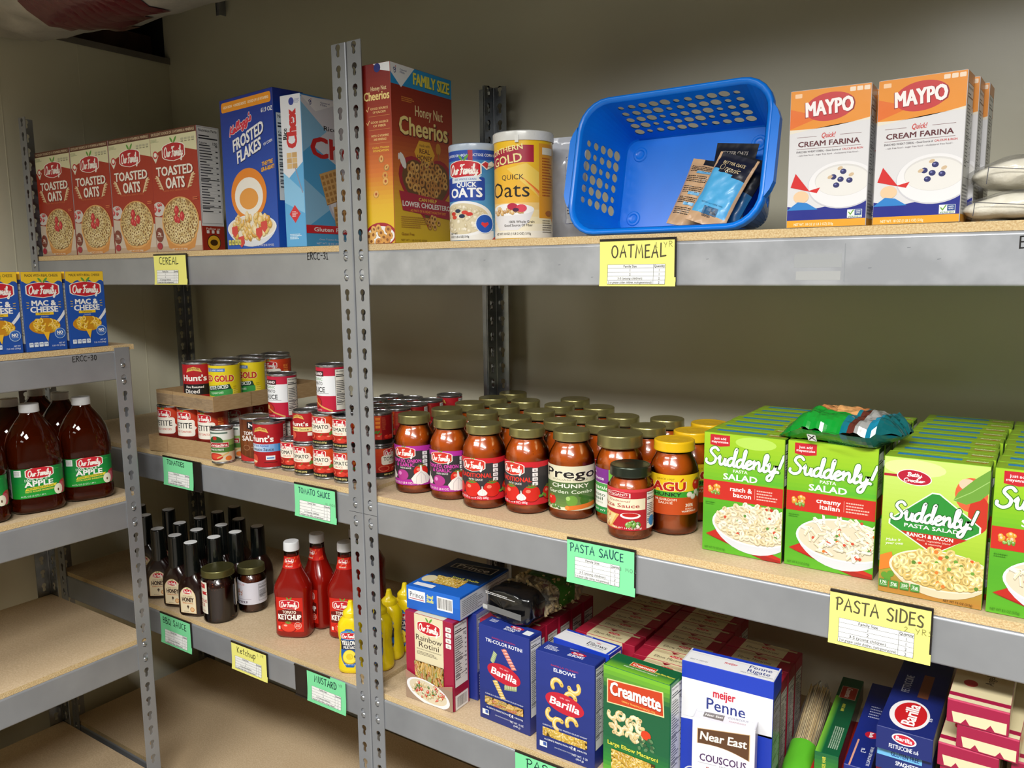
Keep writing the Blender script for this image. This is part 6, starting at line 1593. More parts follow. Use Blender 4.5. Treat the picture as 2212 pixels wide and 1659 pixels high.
# two round jars of brown sauce
def art_cue(r, H):
    C = 2*PI*r*.62; a = A(); a.rect(-C*.5, 0, C*.42, H, 'e8e2d0'); a.rect(-C*.42, H*.80, C*.3, H*.14, 'b8282c'); a.text('HARVEST', -C*.28, H*.87, H*.05, 'f0dcd4', .02, w=C*.22)
    a.ell(-C*.34, H*.66, C*.07, H*.09, '1c1816', 14); a.ell(-C*.3, H*.72, C*.04, H*.05, '1c1816', 10); a.poly([(-C*.2, H*.6), (-C*.08, H*.6), (-C*.11, H*.65), (-C*.08, H*.7), (-C*.2, H*.7)], 'b8282c')
    a.text('BARBECUE', -C*.29, H*.40, H*.09, 'a8242c', .03, w=C*.4); a.text('SAUCE', -C*.29, H*.27, H*.09, 'a8242c', .03, w=C*.3); a.text('NET WT 16 OZ', -C*.29, H*.08, H*.05, 'a85c54', .01, w=C*.3); a.rect(C*.42, H*.1, C*.1, H*.85, 'dcd8cc'); return a
def art_farm(r, H):
    C = 2*PI*r*.7; a = A(); a.rect(-C*.5, 0, C, H*.86, 'dcdbe6'); a.poly([(-C*.5, H*.86), (-C*.3, H), (-C*.05, H*.86)], 'dcdbe6'); a.text('BARBECUE', -C*.25, H*.80, H*.07, 'c88a8c', .01, w=C*.3)
    blobs(a, -C*.22, H*.48, C*.09, H*.13, ['b87c6c', 'c89c8c', 'a86a5c'], 22, 4, C*.016, (.4, .8), edge=.1); a.text('Farms', -C*.2, H*.13, H*.12, '5c4a5c', .02, w=C*.28, shear=.2); a.rect(-C*.4, H*.22, C*.4, H*.01, '8c7c8c'); nutri(a, C*.12, H*.12, C*.24, H*.66, bg='d2d2da', ink='4a4a52'); return a
jar('sauce_jar', 'large gold-lidded jar of dark barbecue sauce with a cream label', 'jar', (-.5590, .0480, ZL), .0400, .1330, art_cue, '2a0d07', lid='6d6a3e', off=-26, lz=(.03, .125), lidr=.0405)
jar('sauce_jar', 'smaller gold-lidded jar with a white farm label', 'jar', (-.5390, .1320, ZL), .0352, .1180, art_farm, '4c1c0a', lid='77734a', off=-6, lz=(.030, .118), lidr=.0345)

# ---------------------------------------------------------------- ketchup
def ketchup(loc, label, rz):
    t = thing('ketchup_bottle', label, 'bottle', loc, rz, None)
    P = [(0, .034, .024, 3), (.003, .041, .0285, 3.4), (.009, .0425, .030, 3.6), (.020, .0420, .0295, 3.6), (.100, .0420, .0295, 3.6), (.112, .0435, .0305, 3.4), (.124, .0425, .0305, 3), (.138, .036, .0285, 2.6), (.152, .0285, .025, 2.3), (.166, .0225, .0215, 2.1), (.180, .0190, .0188, 2), (.196, .0172, .0172, 2), (.206, .0165, .0165, 2), (.212, .0150, .0150, 2)]
    bd = Body(P, 44); b = B(); bd.build(b, M['sauce'], '860e06', j1=11); b.obj('bottle_body', t)
    b = B(); Body(P, 44).build(b, M['glass'], 'ffffff', cap=(False, False), j0=11); b.obj('clear_neck', t)
    a = A(); W_, H = .066, .084; a.rect(-W_/2, 0, W_, H, 'cf2214'); r = random.Random(4)
    for i in range(24):
        x, y = r.uniform(-.42, .42)*W_, r.uniform(.05, .9)*H
        a.ell(x, y, W_*.07, H*.02, 'e8502c', 8, 1.2); a.L -= .6
    a.poly([(-W_*.45, H*.28), (W_*.45, H*.28), (W_*.45, H*.60), (0, H*.68), (-W_*.45, H*.60)], '6c100c'); logo(a, 0, H*.80, W_*.74); a.text('TOMATO', 0, H*.575, H*.085, 'f4ead8', .03, w=W_*.5); a.text('KETCHUP', 0, H*.43, H*.145, 'f8f4ee', .045, w=W_*.84)
    a.ell(-W_*.06, H*.12, W_*.3, H*.15, '9c1410', 22); a.ell(-W_*.06, H*.13, W_*.27, H*.13, 'e2402c', 22); a.ell(-W_*.16, H*.18, W_*.07, H*.03, 'f6b0a0', 10)
    for k in range(5): a.line([(-W_*.06, H*.24), (-W_*.06 + W_*.12*math.cos(.4 + k*.6), H*.24 + H*.07*math.sin(.4 + k*.6))], W_*.025, '5c9c3c')
    a.ell(W_*.30, H*.19, W_*.13, W_*.13, 'f0c8b8', 18); a.ell(W_*.30, H*.19, W_*.115, W_*.115, 'd8402c', 18); a.text('MADE', W_*.3, H*.21, H*.03, 'f6e4dc', .02); a.text('IN USA', W_*.3, H*.165, H*.03, 'f6e4dc', .02); a.rrect(-W_*.44, H*.06, W_*.08, H*.1, .001, 'f0d8cc')
    b = B(); bd.wrap(b, a, .017, 1.5*PI, M['label'], off=.0005, zref=.05); 
    a = A(); W2, H2 = .066, .028; a.rect(-W2/2, 0, W2, H2, 'c81e14'); 
    for i in range(16): a.ell(r.uniform(-.45, .45)*W2, r.uniform(.1, .9)*H2, W2*.05, H2*.05, 'ea5a30', 8, 1.1); a.L -= .6
    a.L += 1; logo(a, 0, H2*.66, W2*.36); a.text('THICK AND RICH', 0, H2*.2, H2*.11, 'f2dccc', .02, w=W2*.24)
    bd.wrap(b, a, .168, 1.5*PI, M['label'], off=.0004, zref=.18); b.obj('label', t)
    b = B(); Body([(.209, .0182), (.210, .0186), (.226, .0182), (.229, .0172), (.2296, .0168), (.2298, .001)], 36).build(b, M['plastic'], 'dfe1e4'); b.obj('flip_cap', t)
    return t
k0 = ketchup((-.3300, .0900, ZL), 'red tomato ketchup bottle nearest the shelf edge, label in full view', math.radians(26))
dup(k0, (-.3220, .1620, ZL), math.radians(-10), 'red ketchup bottle behind and right of the frontmost one')
dup(k0, (-.2180, .1540, ZL), math.radians(24), 'red ketchup bottle just left of the double post')
def ketch2():
    r = dup(k0, (-.2690, .2420, ZL), math.radians(30), 'dark red bottle with a white neck band and green dot at the back'); return r
kz = ketch2()
for ch in list(kz.children):
    if ch.name.startswith('label'): bpy.data.objects.remove(ch)
b = B(); nb = Body([(.176, .0206), (.204, .0176)], 40); a = A(); a.rect(-.05, 0, .10, .0278, 'd4d6cc'); a.ell(0, .014, .0105, .0105, '5c9c3c', 20); nb.wrap(b, a, .176, 1.5*PI, M['label'], off=.0001, zref=.176); b.obj('neck_band', kz)
dup(kz, (-.2950, .3050, ZL), math.radians(30), 'rearmost dark ketchup bottle, only its cap and neck showing')

# ---------------------------------------------------------------- mustard
def mustard(loc, label, rz):
    t = thing('mustard_bottle', label, 'bottle', loc, rz, None)
    P = [(0, .022, .017, 2.6), (.003, .0285, .0205, 2.8), (.010, .0300, .0215, 2.8), (.030, .0290, .0215, 2.8), (.050, .0262, .0205, 2.6), (.066, .0252, .0200, 2.6), (.082, .0278, .0210, 2.6), (.098, .0290, .0215, 2.6), (.110, .0275, .0210, 2.4), (.119, .0225, .0190, 2.2), (.125, .0165, .0160, 2)]
    bd = Body(P, 40); b = B(); bd.build(b, M['plastic'], 'e8cd10'); b.obj('bottle_body', t)
    b = B(); Body([(.122, .0160), (.124, .0172), (.133, .0172), (.136, .0150), (.143, .0078), (.156, .0052), (.158, .0040), (.1585, .0005)], 32).build(b, M['plastic'], 'edd21a'); b.obj('nozzle_cap', t)
    a = A(); H = .086; W_ = .044
    P2 = [(W_*.5*math.sin(PI*(.09 + .82*i/14))*1.0*(1 - .10*math.sin(PI*i/14)**8), H*(i/14)) for i in range(15)]
    a.poly([(x, y) for x, y in P2] + [(-x, y) for x, y in P2[::-1]], '1c5cac'); a.ell(0, H*.84, W_*.42, H*.13, '3c8ad0', 20); logo(a, 0, H*.82, W_*.78)
    a.rect(-W_*.45, H*.46, W_*.9, H*.25, '161c3c'); a.text('YELLOW', 0, H*.635, H*.12, 'f4f2ea', .04, w=W_*.78); a.text('MUSTARD', 0, H*.515, H*.07, 'f4f2ea', .03, w=W_*.6); a.ell(0, H*.27, W_*.33, H*.19, 'c8a414', 22); a.ell(0, H*.28, W_*.3, H*.17, 'f2dc4c', 22); a.ell(0, H*.28, W_*.16, H*.08, 'e0c42c', 18)
    a.ell(W_*.3, H*.28, W_*.1, W_*.1, '161c3c', 12); a.text('NET WT 14 OZ', 0, H*.07, H*.03, 'd8e4f2', .01, w=W_*.5)
    b = B(); bd.wrap(b, a, .016, 1.5*PI, M['label'], off=.0004, zref=.05); b.obj('label', t); return t
m0 = mustard((-.0830, .0350, ZL), 'yellow mustard bottle in front, its blue label half behind the double post', math.radians(30))
dup(m0, (-.0410, .0780, ZL), math.radians(8), 'yellow mustard bottle hidden behind the double post')
dup(m0, (-.0560, .1260, ZL), math.radians(14), 'yellow mustard bottle visible just right of the double post')
dup(m0, (-.0520, .1740, ZL), math.radians(12), 'rearmost yellow mustard bottle next to the blue shells box')
# ---------------------------------------------------------------- oatmeal tubs
def art_quick(R, H):
    C = 2*PI*R; a = A(); a.rect(-C/2, 0, C, H, '4f97cc'); vgrad(a, -C/2, 0, C, H, [(0, '8cb8dc'), (.3, '4f97cc'), (1, '3f86c0')], 8); a.rect(-C/2, H*.89, C, H*.11, '244aa8'); a.text('FLAVORS OR HIGH FRUCTOSE CORN SYRUP', -C*.02, H*.945, H*.028, 'e4ecf6', .02, w=C*.4)
    a.rect(-C*.045, H*.86, C*.03, H*.14, 'a81c34'); a.rrect(-C*.28, H*.44, C*.34, H*.26, .004, '1c44a4'); logo(a, -C*.08, H*.79, C*.24)
    a.poly([(-C*.17, H*.64), (C*.04, H*.66), (C*.02, H*.69), (C*.04, H*.72), (-C*.17, H*.70)], 'dfe8f0'); a.text('100% WHOLE GRAIN', -C*.07, H*.68, H*.024, '3c64a8', .01, w=C*.15)
    a.text('QUICK', -C*.06, H*.62, H*.05, 'f2f4f6', .04, w=C*.13); a.text('OATS', -C*.07, H*.53, H*.10, 'f4f6f8', .045, w=C*.22)
    a.rect(-C/2, 0, C*.62, H*.1, 'e6e6e2'); a.ell(-C*.09, H*.24, C*.20, H*.20, 'eceef0', 34); a.ell(-C*.10, H*.24, C*.185, H*.175, 'd8ccab', 34)
    blobs(a, -C*.10, H*.24, C*.16, H*.15, ['e0d4b4', 'd0c29c', 'eae0c8'], 70, 4, C*.012, (.5, .9), edge=.15)
    for (x, y, c) in ((-.16, .30, 'c8362c'), (-.12, .33, '26304c'), (-.07, .31, 'd04434'), (-.09, .27, '26304c'), (-.04, .29, 'c8362c'), (-.15, .26, 'd04434')): a.ell(C*x, H*y, C*.022, H*.022, c, 10)
    a.ell(C*.055, H*.18, C*.06, C*.06, 'dfe8f4', 22); a.ell(C*.055, H*.18, C*.055, C*.055, '1c54b4', 22); a.poly([(C*.055, H*.135), (C*.03, H*.175), (C*.035, H*.2), (C*.055, H*.19), (C*.075, H*.2), (C*.08, H*.175)], 'd8343c')
    a.poly([(C*.07, H*.78), (C*.03, H*.84), (C*.06, H*.88), (C*.085, H*.86), (C*.11, H*.88), (C*.14, H*.84)], 'e8ece8'); a.poly([(C*.075, H*.79), (C*.04, H*.84), (C*.065, H*.87), (C*.085, H*.855)], 'c83c44'); a.text('CARES', C*.09, H*.82, H*.02, '3c5c3c', .01)
    a.text('NET WT', -C*.16, H*.075, H*.022, '4a4a4c', .01, w=C*.07); a.text('18 OZ (1 LB 2 OZ) 510g', -C*.12, H*.04, H*.022, '4a4a4c', .01, w=C*.15); a.poly([(C*.1, 0), (C*.18, H*.1), (C*.24, 0)], 'cf5a4c'); nutri(a, C*.3, H*.1, C*.18, H*.75); return a
def art_north(R, H):
    C = 2*PI*R; a = A(); vgrad(a, -C/2, 0, C, H, [(0, 'efece4'), (.22, 'f2e2b0'), (.4, 'eeb43c'), (1, 'efc01c')], 14)
    a.poly([(-C*.06, H*.7), (C*.22, H*.25), (C*.24, H*.5), (C*.05, H*.75)], 'f0cc5c'); a.poly([(C*.02, H*.62), (C*.24, H*.2), (C*.24, H*.3)], 'e8742c'); a.poly([(C*.06, H*.55), (C*.24, H*.15), (C*.24, H*.24)], 'f0a45c'); a.rect(C*.12, H*.2, C*.13, H*.75, 'e09a28')
    a.poly([(-C*.25, H*.70), (C*.03, H*.76), (C*.09, H*.76), (C*.09, H*.93), (C*.03, H*.93), (-C*.25, H*.86)], 'a8203c'); a.text('NORTHERN', -C*.09, H*.885, H*.052, 'f2e6a0', .02, w=C*.24, rot=.14); a.text('GOLD', -C*.07, H*.79, H*.085, 'f2e6a0', .02, w=C*.19, rot=.12)
    a.text('QUICK', -C*.03, H*.615, H*.05, '2a2020', .0, w=C*.13); a.text('Oats', -C*.06, H*.49, H*.15, '1a1414', .0, w=C*.25)
    a.poly([(-C*.2, H*.28), (C*.09, H*.28), (C*.06, H*.16), (0, H*.08), (-C*.12, H*.08)], 'e2e0e2'); a.ell(-C*.05, H*.29, C*.14, H*.06, 'f2f1f2', 26); blobs(a, -C*.07, H*.28, C*.1, H*.035, ['d0a05c', 'e0b878', 'c08c48'], 30, 5, C*.012)
    a.ell(-C*.03, H*.32, C*.03, H*.035, 'b82c48', 14); a.ell(C*.02, H*.30, C*.03, H*.04, 'd83c54', 14); a.ell(-C*.01, H*.285, C*.018, H*.02, '4c2444', 10)
    a.text('100% Whole Grain', C*.02, H*.165, H*.024, '4c4640', .01, w=C*.14); a.text('Good Source Of Fiber', C*.0, H*.13, H*.024, '4c4640', .01, w=C*.16); a.text('NET WT 18 OZ (1 LB 2 OZ) 510g', -C*.04, H*.045, H*.022, '4c4640', .01, w=C*.22)
    dashes(a, C*.14, H*.42, C*.09, H*.4, 14, 'a8501c', 3, .4); a.rect(C*.14, H*.84, C*.09, H*.07, 'e8e0c8'); dashes(a, C*.14, H*.05, C*.09, H*.14, 6, '6c6660', 4, .4); a.ell(C*.19, H*.25, C*.03, H*.03, 'a8642c', 10); return a
def tub(name, label, loc, r, h, art, off, lid, lidcol, base):
    t = thing(name, label, 'canister', loc, facing(loc[0], loc[1], off))
    bd = Body([(0, r*.97), (.001, r*.995), (.003, r), (h - .012, r)], 56); b = B(); bd.build(b, M['label'], base); bd.wrap(b, art(r, h - .014), .0015, 1.5*PI, M['label'], off=.0002, zref=.05); b.obj('paper_tube', t)
    b = B()
    if lid == 'over': Body([(h - .016, r*1.035), (h - .015, r*1.05), (h - .002, r*1.045), (h, r*1.02), (h - .0016, r*.99), (h - .002, .001)], 56).build(b, M['plastic'], lidcol)
    else: Body([(h - .012, r*1.0), (h - .010, r*1.015), (h - .002, r*1.012), (h, r*.99), (h - .003, r*.95), (h - .003, .001)], 56).build(b, M['plastic'], lidcol)
    b.obj('lid', t)
    if lid == 'clear':
        b = B(); Body([(h - .0125, r*.99), (h - .0115, .001)], 40).build(b, M['plastic'], 'cfd4da', cap=(False, True)); b.obj('foil_seal', t)
    if lid == 'over':
        b = B(); b.box(-.003, .003, -r*1.07, -r*1.0, h - .020, h - .008, 'e6e6e2', M['plastic']); o = b.obj('lid_tab', [q for q in t.children if q.name.startswith('lid')][0])
    return t
tub('oats_canister', 'light blue quick oats canister beside the tall honey cereal box', (.2440, .0680, ZT), .0455, .1690, art_quick, 2, 'press', 'b6c4d6', '4f97cc')
tub('oats_canister', 'yellow and orange oats canister with a white lid', (.3490, .0700, ZT), .0505, .1790, art_north, -12, 'over', 'dcdcd8', 'efc01c')

# ---------------------------------------------------------------- soft packs
def pillow(w, h, th, nu=14, nv=20, seed=1, wr=.0015, seal=.08, sag=0.0, fold=.25):
    """upright pouch: returns front(u, v) and back(u, v) points, u, v in 0..1, flat at the edges"""
    import mathutils.noise as mn
    def p(u, v, s):
        x = (u - .5)*w; z = v*h
        e = min(1.0, min(u, 1 - u)/.24); g = min(1.0, max(0, min(v - seal*.4, 1 - seal - v))/.22)
        t = th/2*math.sin(PI/2*e)**.8*math.sin(PI/2*g)**.8
        n = mn.noise(Vector((u*6 + seed, v*9, s*3)))*wr + mn.noise(Vector((u*15, v*20 + seed, s)))*wr*.5
        nar = 1 - .06*math.sin(PI*v)
        return Vector((x*nar, -s*(t + .0006) + n*(s if t > 0 else .3) - sag*math.sin(PI*v), z))
    return p
def pouch(name, label, cat, loc, rot, w, h, th, colour, mat, seed=1, wr=.0015, tilt=(0, 0), group=None, parent=None, partname='film'):
    t = thing(name, label, cat, loc, 0, group); t.rotation_euler = (math.radians(tilt[0]), math.radians(tilt[1]), math.radians(rot))
    b = B(); p = pillow(w, h, th, seed=seed, wr=wr); NU, NV = 18, 24
    for s in (1, -1):
        P = [[p(i/NU, j/NV, s) for i in range(NU + 1)] for j in range(NV + 1)]
        N = [[None]*(NU + 1) for _ in range(NV + 1)]
        for j in range(NV + 1):
            for i in range(NU + 1):
                du = P[j][min(NU, i + 1)] - P[j][max(0, i - 1)]; dv = P[min(NV, j + 1)][i] - P[max(0, j - 1)][i]
                N[j][i] = (du.cross(dv)*s).normalized()
        for j in range(NV):
            for i in range(NU):
                q = [P[j][i], P[j][i + 1], P[j + 1][i + 1], P[j + 1][i]]; n = [N[j][i], N[j][i + 1], N[j + 1][i + 1], N[j + 1][i]]
                c = colour((i + .5)/NU, (j + .5)/NV, s)
                b.face(q if s > 0 else q[::-1], n if s > 0 else n[::-1], c, mat)
    b.obj(partname, t)
    return t, p
def on_pouch(t, p, a, w, h, mat, name='printed_panel'):
    """flat artwork pressed on to the front film"""
    b = B()
    for (V, F, c, L) in a.items:
        bm = bmesh.new(); vs = [bm.verts.new((x, z, 0)) for x, z in V]
        for f in F:
            try: bm.faces.new([vs[i] for i in f])
            except ValueError: pass
        for k in range(1, 18): bmesh.ops.bisect_plane(bm, geom=bm.verts[:] + bm.edges[:] + bm.faces[:], plane_co=(-w/2 + w*k/18, 0, 0), plane_no=(1, 0, 0), dist=1e-7)
        for k in range(1, 24): bmesh.ops.bisect_plane(bm, geom=bm.verts[:] + bm.edges[:] + bm.faces[:], plane_co=(0, h*k/24, 0), plane_no=(0, 1, 0), dist=1e-7)
        for f in bm.faces:
            P = [p(min(1, max(0, v.co.x/w + .5)), min(1, max(0, v.co.y/h)), 1) + Vector((0, -.0007 - L*STEP, 0)) for v in f.verts]
            n = (P[1] - P[0]).cross(P[2] - P[0]); n = n.normalized() if n.length > 1e-12 else Vector((0, -1, 0))
            if n.y > 0: n = -n
            b.face(P, n, c, mat)
        bm.free()
    return b.obj(name, t)
t, p = pouch('flour_bag', 'upright white pouch squeezed between the yellow canister and the blue basket', 'bag', (.3790, .1650, ZT), 10, .080, .184, .022, lambda u, v, s: 'ccd0da', M['film'], 3, .003)
a = A(); a.rect(.004, .03, .030, .12, '3c4a8c'); a.rect(.0045, .0305, .029, .119, 'dfe2e8'); a.text('Nutrition Facts', .019, .143, .005, '24242c', .02, w=.026); a.text('Calories', .014, .118, .004, '24242c', .02)
dashes(a, .007, .035, .022, .078, 14, '5a5a64', 3, .4); a.rect(.006, .124, .025, .0018, '24242c'); on_pouch(t, p, a, .082, .187, M['label'])

# ---------------------------------------------------------------- blue basket lying on its side
def basket():
    t = thing('storage_basket', 'bright blue plastic basket with round holes, tipped on its side to face out', 'basket', (.6200, .0240, ZT + .0046), 0); t.rotation_euler = (math.radians(-12.5), 0, math.radians(-1.5))
    Wd, Hd, D = .322, .222, .118      # rim width, rim height, depth; local x across, z up, y inward
    zc = Hd/2
    def ringpts(w, h, r, y, n=6, x0=0):
        P = []
        for (cx, cz, a0) in ((w/2 - r, -h/2 + r, -90), (w/2 - r, h/2 - r, 0), (-w/2 + r, h/2 - r, 90), (-w/2 + r, -h/2 + r, 180)):
            for i in range(n + 1):
                a = math.radians(a0 + 90*i/n); P.append(Vector((x0 + cx + r*math.cos(a), y, zc + cz + r*math.sin(a))))
        return P
    b = B()
    th = .0022
    # rolled rim
    secs = [(Wd + .004, Hd + .004, .052, .010), (Wd + .004, Hd + .004, .052, .002), (Wd + .001, Hd + .001, .051, -.001), (Wd - .005, Hd - .005, .049, -.0015), (Wd - .012, Hd - .012, .046, .0005), (Wd - .016, Hd - .016, .044, .005)]
    rings = [ringpts(w, h, r, y) for w, h, r, y in secs]
    def strip(R0, R1, flip=False):
        m = len(R0)
        for i in range(m):
            j = (i + 1) % m; q = [R0[i], R0[j], R1[j], R1[i]]
            n = (q[1] - q[0]).cross(q[3] - q[0]); n = n.normalized() if n.length > 1e-12 else Vector((0, -1, 0))
            if flip: q = q[::-1]; n = -n
            b.face(q, n, 'ffffff', M['bin'])
    def smooth_strip(Rs):
        m = len(Rs[0]); N = []
        for k in range(len(Rs)):
            row = []
            for i in range(m):
                du = Rs[k][(i + 1) % m] - Rs[k][i - 1]; dv = Rs[min(len(Rs) - 1, k + 1)][i] - Rs[max(0, k - 1)][i]
                n = du.cross(dv); row.append(n.normalized() if n.length else Vector((0, -1, 0)))
            N.append(row)
        for k in range(len(Rs) - 1):
            for i in range(m):
                j = (i + 1) % m
                b.face([Rs[k][i], Rs[k][j], Rs[k + 1][j], Rs[k + 1][i]], [N[k][i], N[k][j], N[k + 1][j], N[k + 1][i]], 'ffffff', M['bin'])
    smooth_strip(rings)
    # handle lips on the two short sides
    for s in (-1, 1):
        P = [(0, .068), (.007, .058), (.0115, .046), (.0115, -.046), (.007, -.058), (0, -.068)]
        x0 = s*(Wd/2 + .001)
        for y0, y1, nn in ((-.0008, .0012, -1),):
            f = [Vector((x0 + s*px, y0, zc + pz)) for px, pz in P]; g = [Vector((x0 + s*px, y1 + .010, zc + pz)) for px, pz in P]
            b.face(f if s < 0 else f[::-1], (0, -1, 0), 'ffffff', M['bin']); b.face(g if s > 0 else g[::-1], (0, 1, 0), 'ffffff', M['bin'])
            for k in range(len(P) - 1):
                q = [f[k], f[k + 1], g[k + 1], g[k]]; n = (q[1] - q[0]).cross(q[3] - q[0]).normalized()
                if n.x*s < 0: n = -n
                b.face(q, n, 'ffffff', M['bin'])
    b.obj('rim', t)
    # walls with round holes: each wall is a bilinear sheet from rim to floor
    fw, fh, fr = Wd - .062, Hd - .058, .022
    iw, ih, ir = Wd - .016, Hd - .016, .044
    top = ringpts(iw, ih, ir, .004, 8); bot = ringpts(fw, fh, fr, D - .006, 8)
    b = B()
    n_ = len(top)
    def holed(c00, c10, c11, c01, holes, U, V_):
        """quad with holes; c00-c10 along u (rim), c01-c11 floor side; holes in metres (u, v, r)"""
        cells = {}
        def P(u, v): return c00.lerp(c10, u).lerp(c01.lerp(c11, u), v)
        nrm = (c10 - c00).cross(c01 - c00).normalized()
        inward = Vector((0, .04, zc)) - P(.5, .5)
        if nrm.dot(inward) < 0: nrm = -nrm
        # voronoi-free approach: rows of equal cells
        for (u0, u1, v0, v1, hu, hv, hr) in holes:
            o = [(u0, v0), (u1, v0), (u1, v1), (u0, v1)]
            if hr is None:
                for s in (1, -1):
                    q = [P(*z) - nrm*(0 if s > 0 else th) for z in o]; q = fixw(q, nrm*s); b.face(q, nrm*s, 'ffffff', M['bin'])
                continue
            K = [(hu + hr/U*math.cos(2*PI*k/16), hv + hr/V_*math.sin(2*PI*k/16)) for k in range(16)]
            # outer boundary points at matching angles
            def edge(k):
                a = 2*PI*k/16; dx, dy = math.cos(a)/U, math.sin(a)/V_
                ts = [((u1 if dx > 0 else u0) - hu)/dx if abs(dx) > 1e-9 else 1e9, ((v1 if dy > 0 else v0) - hv)/dy if abs(dy) > 1e-9 else 1e9]
                tt = min(ts); return (hu + dx*tt, hv + dy*tt)
            for s in (1, -1):
                for k in range(16):
                    e0, e1 = edge(k), edge((k + 1) % 16)
                    poly = [K[k], e0]
                    for c in o:
                        if not (abs(c[0] - e0[0]) < 1e-9 and abs(c[1] - e0[1]) < 1e-9) and abs(e0[0] - e1[0]) > 1e-6 and abs(e0[1] - e1[1]) > 1e-6:
                            if (abs(c[0] - e0[0]) < 1e-6 and abs(c[1] - e1[1]) < 1e-6) or (abs(c[1] - e0[1]) < 1e-6 and abs(c[0] - e1[0]) < 1e-6): poly.append(c); break
                    poly += [e1, K[(k + 1) % 16]]
                    q = [P(*z) - nrm*(0 if s > 0 else th) for z in poly]; q = fixw(q, nrm*s); b.face(q, nrm*s, 'ffffff', M['bin'])
            for k in range(16):
                a0, a1 = K[k], K[(k + 1) % 16]; q = [P(*a0), P(*a1), P(*a1) - nrm*th, P(*a0) - nrm*th]
                n = (q[1] - q[0]).cross(q[3] - q[0]).normalized()
                if n.dot(P(hu, hv) - q[0]) < 0: n = -n
                b.face(q, n, 'ffffff', M['bin'])
    def fixw(q, n):
        m = (q[1] - q[0]).cross(q[2] - q[1]) + (q[2] - q[0]).cross(q[-1] - q[0])
        return q if m.dot(n) > 0 else q[::-1]
    def grid(U, V_, nu, nv, u0, u1, v0, v1, seed, slant=.0):
        r = random.Random(seed); out = []
        for j in range(nv):
            for i in range(nu):
                a0, a1 = u0 + (u1 - u0)*i/nu, u0 + (u1 - u0)*(i + 1)/nu; b0, b1 = v0 + (v1 - v0)*j/nv, v0 + (v1 - v0)*(j + 1)/nv
                s = ((i*2 + j*3) % 5); cell = min((a1 - a0)*U, (b1 - b0)*V_)
                rr = cell*(.30, .41, .485, .36, .45)[s]
                out.append((a0, a1, b0, b1, (a0 + a1)/2, (b0 + b1)/2, rr))
        for o in ((0, 1, 0, v0), (0, 1, v1, 1), (0, u0, v0, v1), (u1, 1, v0, v1)): out.append((*o, 0, 0, None))
        return out
    # order of ring corners: bottom right, top right, top left, bottom left, nine points each
    seg = {'right': (8, 9), 'top': (17, 18), 'left': (26, 27), 'bottom': (35, 0)}
    for nm, (i0, i1) in seg.items():
        c00, c10, c11, c01 = top[i0], top[i1], bot[i1], bot[i0]
        U = ((c10 - c00).length + (c11 - c01).length)/2; V_ = (c01 - c00).length
        if nm in ('top', 'bottom'): H_ = grid(U, V_, 11, 5, .01, .99, .08, .90, 2)
        else: H_ = grid(U, V_, 6, 5, .02, .98, .08, .90, 3)
        holed(c00, c10, c11, c01, H_, U, V_)
    for base in (0, 9, 18, 27):     # plain rounded corners
        for k in range(8):
            i, j2 = base + k, base + k + 1
            q = [top[i], top[j2], bot[j2], bot[i]]; n = (q[1] - q[0]).cross(q[3] - q[0]).normalized()
            if n.dot(Vector((0, .04, zc)) - q[0]) < 0: n = -n
            b.face(fixw(q, n), n, 'ffffff', M['bin']); q2 = [v - n*th for v in q]; b.face(fixw(q2, -n), -n, 'ffffff', M['bin'])
    b.obj('perforated_wall', t)
    b = B()
    fl = [ringpts(fw, fh, fr, D - .006, 8), ringpts(fw - .003, fh - .003, fr - .001, D - .002, 8), ringpts(fw - .010, fh - .010, fr - .004, D, 8)]
    smooth_rev = fl
    m = len(fl[0])
    for k in range(2):
        for i in range(m):
            j2 = (i + 1) % m; q = [fl[k][i], fl[k][j2], fl[k + 1][j2], fl[k + 1][i]]; n = Vector((0, -1, 0)) if k else (Vector((0, 0, 0)) + (Vector((0, .05, zc)) - q[0])).normalized()
            b.face(fixw(q, n), n, 'ffffff', M['bin'])
    b.face(fixw(fl[2], Vector((0, -1, 0))), (0, -1, 0), 'ffffff', M['bin']); q = [v + Vector((0, th, 0)) for v in fl[2]]; b.face(fixw(q, Vector((0, 1, 0))), (0, 1, 0), 'ffffff', M['bin'])
    # four dimples where the feet are
    for sx in (-1, 1):
        for sz in (-1, 1):
            cx, cz = sx*(fw/2 - .026), zc + sz*(fh/2 - .026)
            prev = None
            for (rr, yy) in ((.013, 0), (.0115, -.0012), (.0085, -.0012), (.0065, .0), (.0005, .0006)):
                R = [Vector((cx + rr*math.cos(2*PI*k/20), D + yy - .0003, cz + rr*math.sin(2*PI*k/20))) for k in range(20)]
                if prev:
                    for k in range(20):
                        q = [prev[k], prev[(k + 1) % 20], R[(k + 1) % 20], R[k]]; n = (q[1] - q[0]).cross(q[3] - q[0])
                        if n.length < 1e-14: continue
                        n.normalize()
                        if n.y > 0: n = -n
                        b.face(fixw(q, n), n, 'ffffff', M['bin'])
                prev = R
    b.obj('basket_floor', t)
    return t
basket()
def sachet(label, x, y, z, rx, ry, rz, front, seed, w=.066, h=.098, group='oatmeal sachets in the blue basket'):
    t, p = pouch('oatmeal_sachet', label, 'sachet', (x, y, z), 0, w, h, .016, front, M['card'], seed, .0022, group=group); t.rotation_euler = tuple(math.radians(q) for q in (rx, ry, rz))
    return t, p
def col_blue(u, v, s):
    if u < .07 or u > .93 or v < .12: return 'c8a27c'
    if v > .70 - .10*(u - .5): return '1a1c2c'
    return '4fa8dc'
def col_back(u, v, s):
    if v > .93 and .35 < u: return '1a1c24'
    return 'c8a27c'
